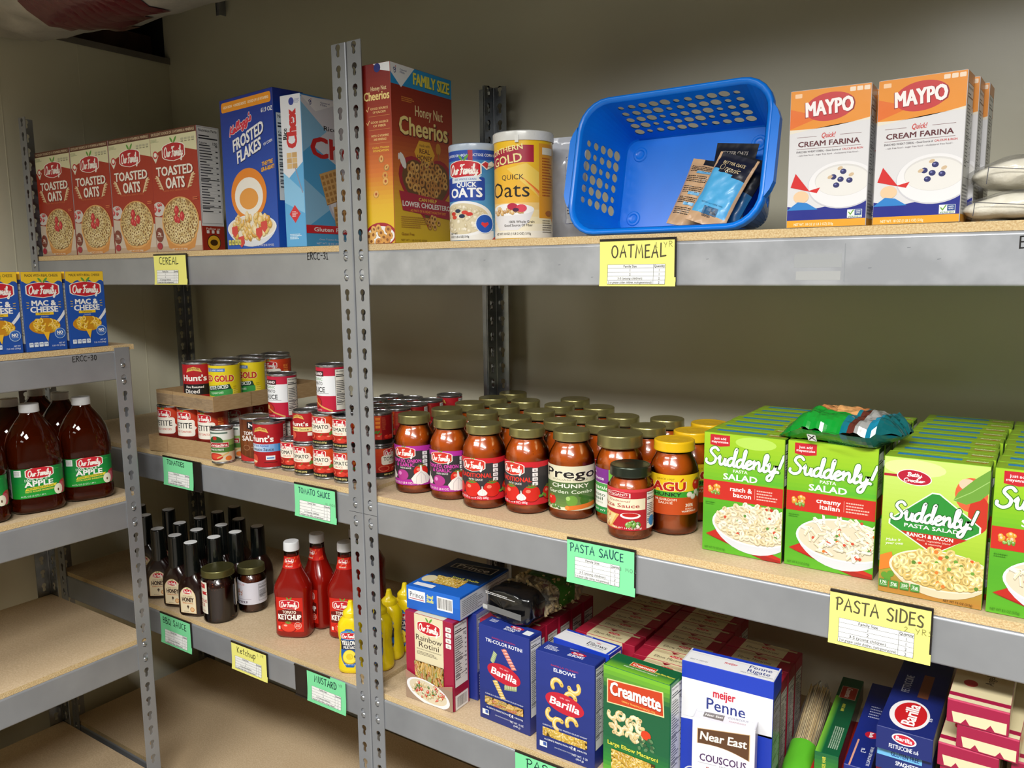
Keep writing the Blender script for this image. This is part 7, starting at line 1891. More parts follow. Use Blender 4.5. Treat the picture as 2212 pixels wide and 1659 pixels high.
t, p = sachet('kraft-brown back of an oatmeal sachet, leftmost one inside the blue basket', .6520, .0560, ZT + .011, -24, 12, -6, col_back, 2, .062, .112)
a = A()
for k in range(5): dashes(a, -.025, .016 + .018*k, .05, .012, 4, '3a3028', k, .4)
for k in (1, 2, 4): a.rect(-.012, .013 + .018*k, .038, .005, '6fb0dc')
on_pouch(t, p, a, .062, .112, M['card'])
t, p = sachet('bright blue and black organic oatmeal sachet in front inside the basket', .6920, .0350, ZT + .011, -24, 19, -4, col_blue, 5, .064, .116)
a = A(); a.text('BETTER OATS', 0, .100, .0055, 'c8b48c', .03, w=.036); pen(a, 'O', -.018, .086, .009, .0007, 'd8c49c', seed=2); a.text('rganic', .004, .0895, .0085, 'd8c49c', .0, w=.026, shear=.35)
a.rect(-.010, .014, .024, .012, '2c5c84'); a.rect(.003, .016, .010, .008, '142c44'); a.text('VERIFIED', -.002, .012, .0026, '142c44', .02); a.text('INSTANT HOT CEREAL WITH', 0, .031, .0022, '24648c', .0, w=.036)
on_pouch(t, p, a, .064, .116, M['card'])
sachet('dark oatmeal sachet behind the bright blue one, mostly hidden', .6960, .0740, ZT + .012, -26, 20, -8, lambda u, v, s: '16181f' if v > .5 else '2a6c98', 7, .062, .118)
t, p = sachet('black-topped oatmeal sachet leaning highest at the back of the basket', .6950, .0930, ZT + .012, -18, 6, 2, lambda u, v, s: '1c1c20' if v > .3 else 'c8a27c', 9, .066, .134)
a = A(); a.text('BETTER OATS', 0, .116, .007, '9c9488', .03, w=.042); on_pouch(t, p, a, .066, .134, M['card'])

# clear zip bags of powder
def zipbag(label, x, y, z, rz, w, d, h, seed):
    import mathutils.noise as mn
    t = thing('zip_bag', label, 'bag', (x, y, z), math.radians(rz), 'clear zip bags of white powder')
    def shell(k, col, mat, name, amp, z0=0):
        b = B(); NU, NV = 28, 14; P = {}
        for j in range(NV + 1):
            for i in range(NU):
                a = 2*PI*i/NU; f = j/NV*PI; e = math.sin(f)**.55
                rx, ry = w/2*k*e, d/2*k*e
                c, s = math.cos(a), math.sin(a)
                X = rx*math.copysign(abs(c)**.75, c); Y = ry*math.copysign(abs(s)**.75, s); Z = h/2*(1 - math.cos(f))*(1 if k == 1 else .86) + z0
                taper = 1 - .55*max(0, -X/(w/2))**1.6
                Z = (Z - h*.35)*taper + h*.35 if Z > h*.35 else Z*(1 if taper > .6 else 1) + h*.35*(1 - taper)*.5
                nn = mn.noise(Vector((X*38 + seed, Y*38, Z*50)))*amp
                P[i, j] = Vector((X + nn*.4, Y + nn, max(.0, Z + nn)))
        for j in range(NV):
            for i in range(NU):
                q = [P[i, j], P[(i + 1) % NU, j], P[(i + 1) % NU, j + 1], P[i, j + 1]]
                nrm = []
                for (ii, jj) in ((i, j), (i + 1, j), (i + 1, j + 1), (i, j + 1)):
                    du = P[(ii + 1) % NU, jj] - P[(ii - 1) % NU, jj]; dv = P[ii % NU, min(NV, jj + 1)] - P[ii % NU, max(0, jj - 1)]
                    n = du.cross(dv); nrm.append(n.normalized() if n.length > 1e-12 else Vector((0, 0, 1 if jj > NV/2 else -1)))
                b.face(q, nrm, col, mat)
        return b.obj(name, t)
    shell(.90, 'ffffff', M['bagfill'], 'powder_fill', .003, .0015); shell(1.0, 'ffffff', M['clearbag'], 'clear_film', .005)
    # printed outline on the film
    b = B(); a = A(); y_ = -d*.5 - .0015
    a.line([(-w*.30, h*.62), (-w*.31, h*.18)], .0009, '3c3c44'); a.line([(-w*.30, h*.62), (w*.3, h*.40)], .0009, '3c3c44'); a.line([(w*.3, h*.40), (w*.28, h*.05)], .0009, '3c3c44')
    b.art(a, (0, y_, 0), (1, 0, 0), (0, 0, 1), M['label']); b.obj('printed_outline', t)
    return t
zipbag('lower clear bag of white powder lying on the shelf at the right edge', 1.0880, .0420, ZT, -3, .130, .078, .036, 3)
zipbag('upper clear bag of white powder resting on the lower one at the right edge', 1.0950, .0560, ZT + .0365, 3, .130, .080, .044, 8)

# ---------------------------------------------------------------- green salad boxes
def sud_top(w, d, red='b03424'):
    a = A(); a.rect(-w/2, -d/2, w, d, '8fb42c'); a.rect(-w*.40, -d*.02, w*.62, d*.30, '1e88c4'); a.text('SUDDENLY PASTA SALAD', -w*.09, d*.13, d*.14, '3c9cd0', .02, w=w*.5)
    a.text('Suddenly!', w*.36, d*.08, d*.2, 'd8e4a8', .03, w=w*.2, shear=.2); a.rect(w*.26, -d*.14, w*.2, d*.07, red); return a
def sud_box(kind):
    w, h, d = .1242, .190, .0395; f = A()
    if kind == 'crocker':
        vgrad(f, -w/2, 0, w, h, [(0, 'b07a34'), (.14, 'a88c34'), (.22, '8ab42c'), (.5, 'a8c83c'), (1, 'c4dc74')], 30)
        f.ell(-w*.2, h*.93, w*.3, h*.06, 'd2e494', 20); f.ell(w*.34, h*.79, w*.15, h*.12, 'd8603c', 22); f.ell(w*.42, h*.66, w*.1, h*.13, 'c03424', 22); f.ell(w*.30, h*.86, w*.08, h*.04, 'f0c0a4', 14)
        f.poly([(w*.5, h*.98), (w*.36, h*.90), (w*.22, h*.80), (w*.18, h*.74), (w*.3, h*.72), (w*.42, h*.76), (w*.5, h*.82)], '6c9c3c'); f.line([(w*.19, h*.745), (w*.34, h*.81), (w*.5, h*.9)], w*.008, '9cc46c')
        f.rect(-w*.5, h*.858, w*.16, h*.018, 'a8182c'); f.ell(-w*.2, h*.865, w*.17, h*.055, 'f0e8e0', 30, -.1); f.ell(-w*.2, h*.865, w*.16, h*.05, 'b01c34', 30, -.1)
        script(f, 'Betty', -w*.2, h*.885, w*.14, h*.026, w*.008, 'f6ece8'); script(f, 'Crocker', -w*.2, h*.845, w*.2, h*.024, w*.008, 'f6ece8')
        D1 = [(-w*.47, h*.50), (0, h*.80), (w*.44, h*.58), (w*.42, h*.50), (0, h*.30), (-w*.44, h*.46)]
        D1 = [(-w*.41, h*.545), (-w*.02, h*.765), (w*.05, h*.765), (w*.43, h*.575), (w*.43, h*.535), (w*.06, h*.36), (-w*.02, h*.36), (-w*.41, h*.515)]
        f.poly([(x*1.04, (y - h*.56)*1.05 + h*.56) for x, y in D1], 'e6eed8'); f.poly(D1, '2c8a34'); f.poly([(-w*.30, h*.475), (w*.33, h*.475), (w*.06, h*.36), (-w*.02, h*.36)], 'b8281c')
        script(f, 'Suddenly!', -w*.01, h*.615, w*.80, h*.125, w*.028, 'f8f8f4', slope=-.02, edge='1c5c24'); f.text('PASTA SALAD', -w*.01, h*.52, h*.026, 'f2f4ec', .025, w=w*.52)
        f.text('RANCH & BACON', -w*.02, h*.457, h*.025, 'f6ece4', .03, w=w*.44); f.text('Pasta, vegetable blend', w*.02, h*.428, h*.013, 'f2d4c4', .0, w=w*.32, shear=.2); f.text('& seasoning', w*.02, h*.407, h*.013, 'f2d4c4', .0, w=w*.16, shear=.2)
        f.text('Make it', -w*.37, h*.40, h*.02, 'eef4dc', .01, w=w*.15, shear=.25, rot=.12); f.text('your own', -w*.36, h*.375, h*.02, 'eef4dc', .01, w=w*.18, shear=.25, rot=.12)
        f.poly([(-w*.5, h*.27), (-w*.38, h*.31), (-w*.34, h*.2), (-w*.5, h*.16)], 'e07c2c'); 
        for (x, y) in ((-.44, .13), (-.38, .145), (-.41, .11)): f.ell(w*x, h*y, w*.035, w*.035, '5c9430', 12)
        bx, by = w*.10, h*.225; bowl(f, bx, by, w*.50, h*.145, 'e8dcc4', 'd8c8a8', .28, 'c8a860'); shells(f, bx, by + h*.015, w*.45, h*.125, ['e4cf8c', 'dcc27a', 'ecd99c', 'd4b86c'], 92, 7, w*.048, ('6c9c3c', 'd8602c', 'e07c34', '5c8430'))
        for i in range(4): f.rrect(-w*.49 + w*.105*i, h*.045, w*.09, h*.055, .001, '4c8c3c'); f.text(('170', '0g', '250', '2g')[i], -w*.445 + w*.105*i, h*.078, h*.02, 'f0f6e4', .02, w=w*.06); f.text(('CALORIES', 'SAT FAT', 'SODIUM', 'SUGARS')[i], -w*.445 + w*.105*i, h*.06, h*.007, 'f0f6e4', .0, w=w*.07)
        f.text('NET WT 7.5 OZ (213g)', w*.28, h*.025, h*.015, '4c3414', .01, w=w*.27)
    else:
        vgrad(f, -w/2, 0, w, h, [(0, '58a824'), (.3, '4fa024'), (.52, '5cac26'), (.75, '86bc24'), (1, 'a2c82c')], 30)
        if kind == 'ranch': f.ell(w*.15, h*.94, w*.25, h*.05, 'b4d85c', 20)
        vgrad(f, -w*.2, h*.62, w*.7, h*.2, [(0, '58b030'), (1, '86bc24')], 6)
        f.poly([(-w*.42, h*.90), (-w*.42, h*.985), (-w*.17, h*.985), (-w*.17, h*.90), (-w*.29, h*.888)], 'c02430'); f.text('just add', -w*.295, h*.955, h*.02, 'f6ecec', .02, w=w*.15); f.text('mayonnaise', -w*.295, h*.928, h*.02, 'f6ecec', .02, w=w*.21)
        script(f, 'Suddenly!', .0, h*.800, w*.95, h*.135, w*.032, 'f8faf4', slope=-.04, edge='3c7c1c'); f.text('PASTA', -w*.03, h*.700, h*.024, 'f6f8f0', .02, w=w*.18); f.text('SALAD', -w*.03, h*.648, h*.048, 'f8faf4', .035, w=w*.42)
        f.rect(-w/2, h*.45, w, h*.155, 'c42c22'); p1, p2 = (('ranch &', 'bacon') if kind == 'ranch' else ('creamy', 'italian'))
        f.text(p1, -w*.015, h*.552, h*.036, 'f8f0ea', .03, w=w*.27); f.text(p2, .0, h*.505, h*.036, 'f8f0ea', .03, w=w*.22); f.rect(w*.155, h*.49, .0006, h*.085, 'e8a49c'); dashes(f, w*.18, h*.485, w*.27, h*.09, 4, 'e8b4a8', 3, .45)
        blobs(f, -w*.34, h*.54, w*.08, h*.022, ['e07c2c', 'eaa43c', 'e89444'], 9, 3, w*.03); blobs(f, -w*.34, h*.505, w*.07, h*.014, ['6c9c34', '84b044'] + (['c83c2c'] if kind == 'ranch' else []), 14, 4, w*.016)
        f.poly([(-w*.45, h*.145), (-w*.3, h*.2), (w*.5, h*.04), (w*.5, 0), (w*.36, 0)], 'b8281e'); f.poly([(-w*.45, h*.14), (w*.2, h*.05), (w*.5, h*.02), (w*.5, 0), (w*.30, 0)], '9c1c18')
        bx, by = w*.16, h*.265; bowl(f, bx, by, w*.53, h*.165, 'eef0f2', 'cfd2da', .36, 'd8cdb4')
        if kind == 'ranch': shells(f, bx, by + h*.02, w*.47, h*.15, ['e8dcc0', 'e0d0ac', 'efe6d0', 'dccaa0'], 105, 6, w*.045, ('5c8c3c', 'c84c34', 'd88c4c', 'b83c2c'))
        else: tubes(f, bx, by + h*.02, w*.46, h*.15, ['eae0c8', 'e2d6b8', 'f0e8d6'], 105, 6, w*.034, ('5c8c3c', 'd8702c', 'c84c34'))
        f.text('NET WT 7.5 OZ (213g)' if kind == 'ranch' else 'NET WT 8.3 OZ (235g)', -w*.33, h*.035, h*.017, '3c7c1c', .01, w=w*.26); dashes(f, -w*.46, h*.40, w*.12, h*.03, 2, '3f8c20', 2, .4)
    rt = A(); rt.rect(-d/2, 0, d, h, '1f3a1c'); rt.rect(-d/2, h*.45, d, h*.155, 'a8281e'); nutri(rt, -d*.44, h*.62, d*.88, h*.34, title=False)
    return carton(w, d, h, '7fb22a', f, rt, rt if kind == 'x' else None, sud_top(w, d), cols={'r': '24401e', 'l': '7fb22a', 't': '8fb42c'})
GS = 'green pasta salad boxes in columns'
cols_ = [('ranch', 'ranch and bacon', .7560, .0520, 7), ('italian', 'creamy italian', .8835, .0555, 7), ('crocker', 'old-style red spoon', 1.0210, .0200, 9), ('italian', 'right edge', 1.1495, .0200, 9)]
meshes = {}
for ci, (kd, nm, x, y, n) in enumerate(cols_):
    if kd not in meshes: meshes[kd] = sud_box(kd).mesh('pasta_salad_box')
    rr = random.Random(ci + 4)
    for k in range(n):
        src = meshes[kd] if k == 0 else meshes['ranch']
        o = link_obj('pasta_salad_box', src, None, (x + (rr.uniform(-.003, .003) if k else 0) + .0008*k, y + .0412*k, ZMR), math.radians(rr.uniform(-.8, .8) if k else 0))
        setprops(o, {0: 'green pasta salad box in front of the %s column' % nm}.get(k, 'green pasta salad box, %s one behind the %s front box' % (ord_(k - 1), nm)) if k else ('frontmost green pasta salad box of the %s column' % nm), 'food box', GS)
# green foil bag lying on the boxes
def foil_bag():
    import mathutils.noise as mn
    t = thing('snack_bag', 'crinkled green foil bag lying across the tops of the salad boxes', 'bag', (.8950, .0950, ZMR + .1905), math.radians(-13))
    b = B(); NU, NV = 34, 22; L_, Wd, H = .170, .118, .046
    def p(i, j, s):
        u, v = i/NU, j/NV
        x = (u - .5)*L_; y = (v - .5)*Wd
        e = min(1, min(u, 1 - u)/.25); g = min(1, min(v, 1 - v)/.3)
        pin = 1 - .25*(1 - e)**2
        z = H*.5*math.sin(PI/2*e)**.7*math.sin(PI/2*g)**.7
        if u > .78: y *= 1 - .5*(u - .78)/.22
        n = mn.noise(Vector((u*5, v*5, s*2)))*.006 + (abs(mn.noise(Vector((u*9 + 3, v*8, s))))*.008)
        base = H*.42 + .006*(1 if u > .85 else 0)
        return Vector((x, y*pin, max(.0006, base + (z if s > 0 else -z*.9) + n*(1 if s > 0 else .3) - H*.40*(1 - min(1, e))*(1 if u < .5 else .3))))
    for s in (1, -1):
        for j in range(NV):
            for i in range(NU):
                q = [p(i, j, s), p(i + 1, j, s), p(i + 1, j + 1, s), p(i, j + 1, s)]
                n = (q[1] - q[0]).cross(q[3] - q[0])*s; n = n.normalized() if n.length else Vector((0, 0, s))
                u, v = (i + .5)/NU, (j + .5)/NV
                if s > 0 and v > .42 + .08*math.sin(u*9) and u < .62: c = mixc('b8683c', 'dca468', (math.sin(u*11 + v*5) + 1)/2)
                elif u > .86: c = '125c60'
                elif u > .78: c = '157a98' if s > 0 else '125c5c'
                elif u > .72: c = '9a9a98' if s > 0 else '0f5c50'
                elif u > .66: c = '5c2c24' if s > 0 else '0f5c50'
                elif u > .60: c = '0f6c7c'
                else: c = '12902f'
                b.face(q if s > 0 else q[::-1], n, c, M['film'])
    b.obj('foil', t)
    a = A(); a.rrect(-.030, .0, .013, .012, .001, 'e8ecec'); a.line([(-.028, .002), (-.019, .010)], .0016, '1c1c1c'); a.line([(-.028, .010), (-.019, .002)], .0016, '1c1c1c')
    dashes(a, .0, .0, .05, .008, 4, '0c6c24', 3, .5)
    b = B(); b.art(a, (0, -Wd*.5 + .004, .006), (1, 0, 0), (0, -.5, .866), M['label'], .004); b.obj('printed_panel', t)
    return t
foil_bag()
# ---------------------------------------------------------------- lower right shelf: dry pasta
def barilla_logo(a, cx, cy, w, rim=True):
    if rim: a.ell(cx, cy, w*.5, w*.235, 'f2eef0', 32, -.12)
    a.ell(cx, cy, w*(.47 if rim else .5), w*(.205 if rim else .235), 'c41c34', 32, -.12); a.text('Barilla', cx, cy - w*.01, w*.17, 'f8f4f4', .035, w=w*.76, shear=.12, rot=-.1); a.text('DAL 1877', cx + w*.01, cy + w*.13, w*.034, 'f2c8cc', .01, w=w*.26, rot=-.08)
def spiral(a, x, y, L, r, ro, c):
    co, si = math.cos(ro), math.sin(ro); T = lambda u, v: (x + u*co - v*si, y + u*si + v*co); n = 7
    a.poly([T(-L/2, -r*.55), (T(L/2, -r*.55)), T(L/2, r*.55), T(-L/2, r*.55)], mixc(c, '2c1c08', .45))
    for i in range(n):
        u = -L/2 + L*(i + .5)/n; a.poly([T(u - L*.10, -r), T(u + L*.02, -r), T(u + L*.12, r), T(u - L*.0, r)], c); a.poly([T(u - L*.04, -r*.4), T(u, -r*.4), T(u + L*.05, r*.7), T(u, r*.7)], mixc(c, 'ffffff', .4))
def window(a, x, y, w, h, kind, seed=3):
    a.rect(x, y, w, h, '4c3410'); b_ = A(); r = random.Random(seed)
    if kind == 'elbow':
        for i in range(int(w*h*1e4*5.2)): elbow(b_, x + w*r.random(), y + h*r.random(), .0048, r.uniform(0, 6.3), r.choice(('d8b44c', 'e0c060', 'caa03c')), .8, 4)
    else:
        for i in range(int(w*h*1e4*4)): spiral(b_, x + w*r.random(), y + h*r.random(), .018, .0028, r.uniform(-.6, .6) + (PI/2 if kind == 'tall' else .2), r.choice(('c89a3c', 'a88c3c', 'b8642c', '8c9440', 'd8b054')))
    for it in b_.items: it = it
    b_.clip(x, x + w, y, y + h); base = a.L
    for (V, F, c, L) in b_.items: a.items.append((V, F, c, base + L*.22))
    a.L = base + b_.L*.22 + 1
def side_nutri(w, h, d, base, lo=.0, bar=False):
    a = A(); a.rect(-d/2, 0, d, h, base); nutri(a, -d*.42, h*(lo + .02), d*.84, h*(.95 - lo), cal='200')
    if bar: a.rect(-d*.42, 0, d*.84, h*.17, 'e8e8e4'); barcode(a, -d*.36, h*.01, d*.72, h*.15, 4)
    return a
def barilla_box(kind):
    w, h, d = .1195, .1915, .040; f = A(); NB = '1f2f80'; vgrad(f, -w/2, 0, w, h, [(0, '1c2c74'), (1, '22348a')], 6)
    f.text('BARILLA CLASSIC', 0, h*.895, h*.014, 'b8283c', .02, w=w*.46)
    f.text('TRI-COLOR ROTINI' if kind == 'rotini' else 'ELBOWS', 0, h*.855, h*.035, 'eef0f6', .02, w=w*(.72 if kind == 'rotini' else .37))
    if kind == 'rotini':
        spiral(f, w*.10, h*.72, w*.36, w*.045, -.95, 'e08a78'); spiral(f, -w*.2, h*.69, w*.2, w*.04, 1.2, 'a8b87c'); spiral(f, -w*.1, h*.37, w*.32, w*.045, -1.0, 'e8c468'); spiral(f, w*.13, h*.43, w*.25, w*.045, .2, 'a8b47c')
    else:
        for (x, y, ro) in ((-.13, .715, .3), (.16, .74, 3.4), (.10, .62, .2), (-.22, .41, 2.2), (-.1, .33, .9), (.12, .38, .2)): elbow(f, w*x, h*y, w*.085, ro, 'eec463', .62, 8, 200)
    barilla_logo(f, -w*.0, h*.545, w*.66, rim=False)
    f.text('CAREFULLY SELECTED PREMIUM DURUM WHEAT', 0, h*.285, h*.014, 'd8dcec', .01, w=w*.76); window(f, -w*.38, h*.175, w*.76, h*.085, 'elbow' if kind == 'elbow' else 'spiral')
    f.text('AL DENTE PERFECTION IN', -w*.12, h*.145, h*.015, 'e8ecf6', .02, w=w*.46); f.text('7-8', w*.15, h*.147, h*.024, 'ffffff', .03, w=w*.08); f.text('MINUTES', w*.3, h*.143, h*.014, 'e8ecf6', .02, w=w*.16); f.rect(w*.11, h*.13, w*.09, h*.002, 'ffffff')
    f.text('NET WT. 12 OZ' if kind == 'rotini' else 'NET WT. 1 LB', w*.26, h*.085, h*.020, 'e8ecf6', .01, w=w*.26); f.text('(340 g)' if kind == 'rotini' else '(454 g)', w*.26, h*.055, h*.018, 'e8ecf6', .01, w=w*.13)
    f.text('ENRICHED MACARONI PRODUCT', -w*.02, h*.09, h*.012, 'c8cee4', .0, w=w*.3); f.rect(-w*.43, h*.06, w*.13, h*.055, 'e8ece8'); f.rect(-w*.37, h*.075, w*.06, h*.035, '3c5aa8')
    t = A(); t.rect(-w/2, -d/2, w, d, '25388c'); t.ell(w*.12, d*.12, w*.13, d*.13, 'c41c34', 24); t.text('Barilla', w*.12, d*.12, d*.12, 'f8f4f4', .03, w=w*.17)
    if kind == 'rotini': t.text('TRI-COLOR', w*.08, -d*.08, d*.15, 'eef0f6', .03, w=w*.28, shear=.2); t.text('ROTINI', w*.06, -d*.28, d*.15, 'eef0f6', .03, w=w*.2, shear=.2); t.rect(w*.30, -d*.25, w*.14, d*.42, 'e8ecf0'); dashes(t, -w*.42, -d*.0, w*.2, d*.3, 3, 'd8dcec', 3)
    else: t.text('ELBOWS', w*.12, -d*.12, d*.2, 'eef0f6', .03, w=w*.26, shear=.2); dashes(t, -w*.42, -d*.2, w*.25, d*.42, 4, 'd8dcec', 3); t.text('BARILLA.COM', 0, d*.36, d*.06, 'd8dcec', .01, w=w*.14)
    return carton(w, d, h, NB, f, side_nutri(w, h, d, NB, .16), None, t, cols={'t': '25388c'})
def rainbow_box():
    w, h, d = .1211, .1840, .050; f = A(); CR = 'a01a3c'; f.rect(-w/2, 0, w, h, CR); f.rect(-w*.30, h*.36, w*.60, h*.64, 'e2d8b4')
    logo(f, 0, h*.86, w*.50); f.text('Rainbow', 0, h*.735, h*.062, '3a2420', .0, w=w*.54); f.text('Rotini', 0, h*.66, h*.062, '3a2420', .0, w=w*.42); f.text('ENRICHED SPINACH, TOMATO & SEMOLINA MACARONI PRODUCT', 0, h*.605, h*.012, '5c5040', 0, w=w*.52); dashes(f, -w*.26, h*.54, w*.52, h*.045, 3, '6c6050', 3, .4)
    for i in range(4): f.rrect(w*.355, h*(.89 - .062*i), w*.11, h*.05, .002, 'f0ece8'); f.text(('200', '0g', '0g', '2g')[i], w*.41, h*(.915 - .062*i), h*.02, '5c2c34', .02)
    window(f, -w*.30, h*.24, w*.60, h*.22, 'tall'); f.poly([(-w/2, h*.33), (-w*.2, h*.27), (w*.2, h*.24), (w/2, h*.30), (w/2, h*.2), (-w/2, h*.2)], 'a8806c'); f.rect(-w/2, 0, w, h*.24, '9c8470')
    f.ell(-w*.02, h*.13, w*.46, h*.135, 'e9e9ec', 36, -.18); f.ell(-w*.02, h*.14, w*.40, h*.11, 'd8ccb0', 36, -.18)
    blobs(f, -w*.02, h*.15, w*.35, h*.09, ['e0cfa0', 'd4b87c', 'c8402c', 'd8543c', '5c7c34', 'e8dcc0', 'cfc08c'], 95, 5, w*.028, (.35, .8))
    t = A(); t.rect(-w/2, -d/2, w, d, CR); t.rect(-w*.3, -d/2, w*.6, d, 'e2d8b4')
    return carton(w, d, h, CR, f, side_nutri(w, h, d, CR, .24, True), None, t, cols={'t': CR})
def prince_box():
    w, h, d = .1325, .0480, .1800; f = A(); f.rect(-w/2, 0, w, h, '1c6ad0'); f.rect(-w*.5, h*.0, w, h*.5, '1a62c4')
    f.rect(-w*.46, h*.42, w*.32, h*.44, 'eceef2'); f.text('Prince', -w*.30, h*.66, h*.22, '1c2440', .0, w=w*.26); f.rect(-w*.44, h*.47, w*.28, h*.03, 'b8283c'); f.text('Small', -w*.05, h*.72, h*.15, 'e8e45c', .03, w=w*.12, shear=.15); f.text('Shells', -w*.05, h*.54, h*.15, 'e8e45c', .03, w=w*.13, shear=.15); barcode(f, w*.08, h*.26, w*.29, h*.58, 5)
    t = A(); t.rect(-w/2, -d/2, w, d, '16345e'); t.rect(-w/2, -d/2, w, d*.38, '1c64c8')
    for it in range(1): window(t, -w*.30, -d*.30, w*.56, d*.22, 'elbow')
    t.text('Small Shells', w*.18, -d*.05, d*.045, 'e8e45c', .02, w=w*.5); t.poly([(-w*.36, d*.20), (w*.42, d*.20), (w*.42, d*.40), (-w*.36, d*.34)], 'c8c4b0'); t.poly([(-w*.34, d*.21), (w*.40, d*.21), (w*.40, d*.385), (-w*.34, d*.33)], '1c2030'); t.text('Prince', w*.03, d*.285, d*.1, 'd8d4c4', .02, w=w*.6); t.ell(-w*.34, -d*.22, w*.12, d*.1, 'd8cca8', 18); t.rect(-w*.42, -d*.45, w*.36, d*.08, 'e8eaf0')
    r = A(); r.rect(-d/2, 0, d, h, 'd4d8e0'); r.rect(-d/2, h*.9, d, h*.1, '1c64c8'); r.rect(-d/2, 0, d, h*.04, '1c64c8'); nutri(r, d*.02, h*.1, d*.44, h*.74, title=False); dashes(r, -d*.46, h*.12, d*.42, h*.7, 9, '6c7078', 4, .4)
    return carton(w, d, h, '1c64c8', f, r, None, t, cols={'t': '1c50a8'}, flaps=False)
def cream_box():
    w, h, d = .1252, .1968, .050; f = A(); GR_ = '17643a'; vgrad(f, -w/2, 0, w, h, [(0, '6cb42c'), (.12, '2f8c34'), (.35, '14603a'), (.8, '155c38'), (1, '7cc02c')], 26)
    f.poly([(-w*.44, h*.88), (w*.40, h*.92), (w*.42, h*.70), (-w*.44, h*.66)], 'e8d8a0'); f.poly([(-w*.425, h*.87), (w*.385, h*.91), (w*.405, h*.71), (-w*.425, h*.67)], 'c8401c'); f.text('Creamette', -w*.01, h*.795, h*.115, '8c2010', .05, w=w*.76, arc=h*.012); f.text('Creamette', -w*.012, h*.80, h*.115, 'f6f2ea', .035, w=w*.75, arc=h*.012)
    f.text('FAMILY TRADITION SINCE 1912', w*.04, h*.715, h*.015, 'f0c060', .02, w=w*.5)
    r = random.Random(5); P = []
    for i in range(17): P.append((-w*.36 + w*.46*r.random(), h*(.40 + .19*r.random())))
    for (x, y) in sorted(P, key=lambda q: -q[1]): elbow(f, x, y, w*.055, r.uniform(0, 6.3), r.choice(('e8d4a0', 'dcc48c', 'efdfb4')), .8, 5)
    f.ell(w*.16, h*.485, w*.075, w*.065, 'd8401c', 14)
    for k in range(16): f.ell(w*(.16 + .1*math.cos(k*1.1)), h*(.40 + .05*math.sin(k*1.7)), w*.035, w*.022, '3c5c3c' if k % 2 else '5c8458', 7, k)
    f.text('Large Elbow Macaroni', -w*.04, h*.30, h*.036, 'e8e04c', .02, w=w*.76); window(f, -w*.36, h*.05, w*.66, h*.20, 'elbow', 6)
    t = A(); t.rect(-w/2, -d/2, w, d, '146038'); vgrad(t, -w/2, -d/2, w, d*.5, [(0, '7cc02c'), (1, '146038')], 8); t.poly([(-w*.2, d*.22), (w*.18, d*.22), (w*.18, -d*.08), (-w*.2, -d*.08)], 'e8d8a0'); t.poly([(-w*.19, d*.2), (w*.17, d*.2), (w*.17, -d*.06), (-w*.19, -d*.06)], 'c8401c'); t.text('Creamette', 0, d*.07, d*.15, 'f6f2ea', .03, w=w*.32); t.text('Large Elbow Macaroni', w*.33, -d*.02, d*.09, 'e8e04c', .02, w=w*.28); t.text('ENRICHED MACARONI PRODUCT', 0, -d*.2, d*.06, 'e8f0e0', .01, w=w*.5)
    return carton(w, d, h, '17643a', f, side_nutri(w, h, d, '2f8c34', .12), None, t, cols={'t': '146038'})
def penne_box():
    w, h, d = .1478, .2276, .050; BL = '1a3cb8'; f = A(); f.rect(-w/2, 0, w, h, 'e8e9ec'); f.rect(-w/2, h*.875, w, h*.125, BL); f.rect(-w/2, 0, w, h*.585, BL); f.poly([(-w/2, h*.585), (w/2, h*.585), (w/2, h*.60), (-w*.2, h*.575), (-w/2, h*.56)], 'e8e9ec')
    f.text('meijer', -w*.02, h*.81, h*.06, 'c42038', .03, w=w*.24); f.text('Penne', 0, h*.722, h*.085, '22307c', .01, w=w*.42); f.ell(-w*.36, h*.14, w*.1, w*.1, 'e8e9ec', 24); f.ell(-w*.36, h*.14, w*.085, w*.085, BL, 24); f.text('ENRICHED', -w*.36, h*.14, h*.018, 'e8e9ec', .02, w=w*.12)
    t = A(); t.rect(-w/2, -d/2, w, d, 'e4e5e8'); t.rect(-w/2, d*.32, w, d*.18, BL); t.text('meijer', -w*.0, d*.02, d*.15, 'c42038', .02, w=w*.14); t.text('Penne', w*.31, d*.14, d*.2, '22307c', .01, w=w*.24); t.text('Rigate', w*.31, -d*.12, d*.2, '22307c', .01, w=w*.24); t.text('MADE WITH DURUM SEMOLINA', w*.3, -d*.32, d*.07, '5c6070', .0, w=w*.34); t.text('BEST IF USED BY', -w*.33, -d*.26, d*.07, '5c6070', .0, w=w*.2)
    r = A(); r.rect(-d/2, 0, d, h, '2a3450'); r.rect(-d/2, h*.86, d, h*.14, BL); nutri(r, -d*.42, h*.3, d*.84, h*.54, bg='9aa0aa')
    return carton(w, d, h, BL, f, r, None, t, cols={'t': 'e4e5e8', 'r': '2a3450'})
def melbow_box():
    w, h, d = .1227, .1760, .045; BL = '1a3cb8'; f = A(); f.rect(-w/2, 0, w, h, 'e8e9ec'); f.rect(-w/2, h*.86, w, h*.14, BL); t = A(); t.rect(-w/2, -d/2, w, d, 'e4e5e8'); t.rect(-w/2, d*.36, w, d*.14, BL); t.rect(w*.44, -d/2, w*.06, d, BL); t.text('meijer', w*.18, d*.14, d*.09, 'c42038', .02, w=w*.08); t.text('Elbows', w*.2, -d*.06, d*.26, '1c2030', .0, w=w*.34); t.text('MADE WITH DURUM SEMOLINA', w*.2, -d*.28, d*.07, '5c6070', .0, w=w*.3); t.text('LIFT TAB TO OPEN', -w*.08, d*.42, d*.06, 'e8e9ec', .01, w=w*.16)
    return carton(w, d, h, BL, f, side_nutri(w, h, d, BL, .1), None, t, cols={'t': 'e4e5e8'})
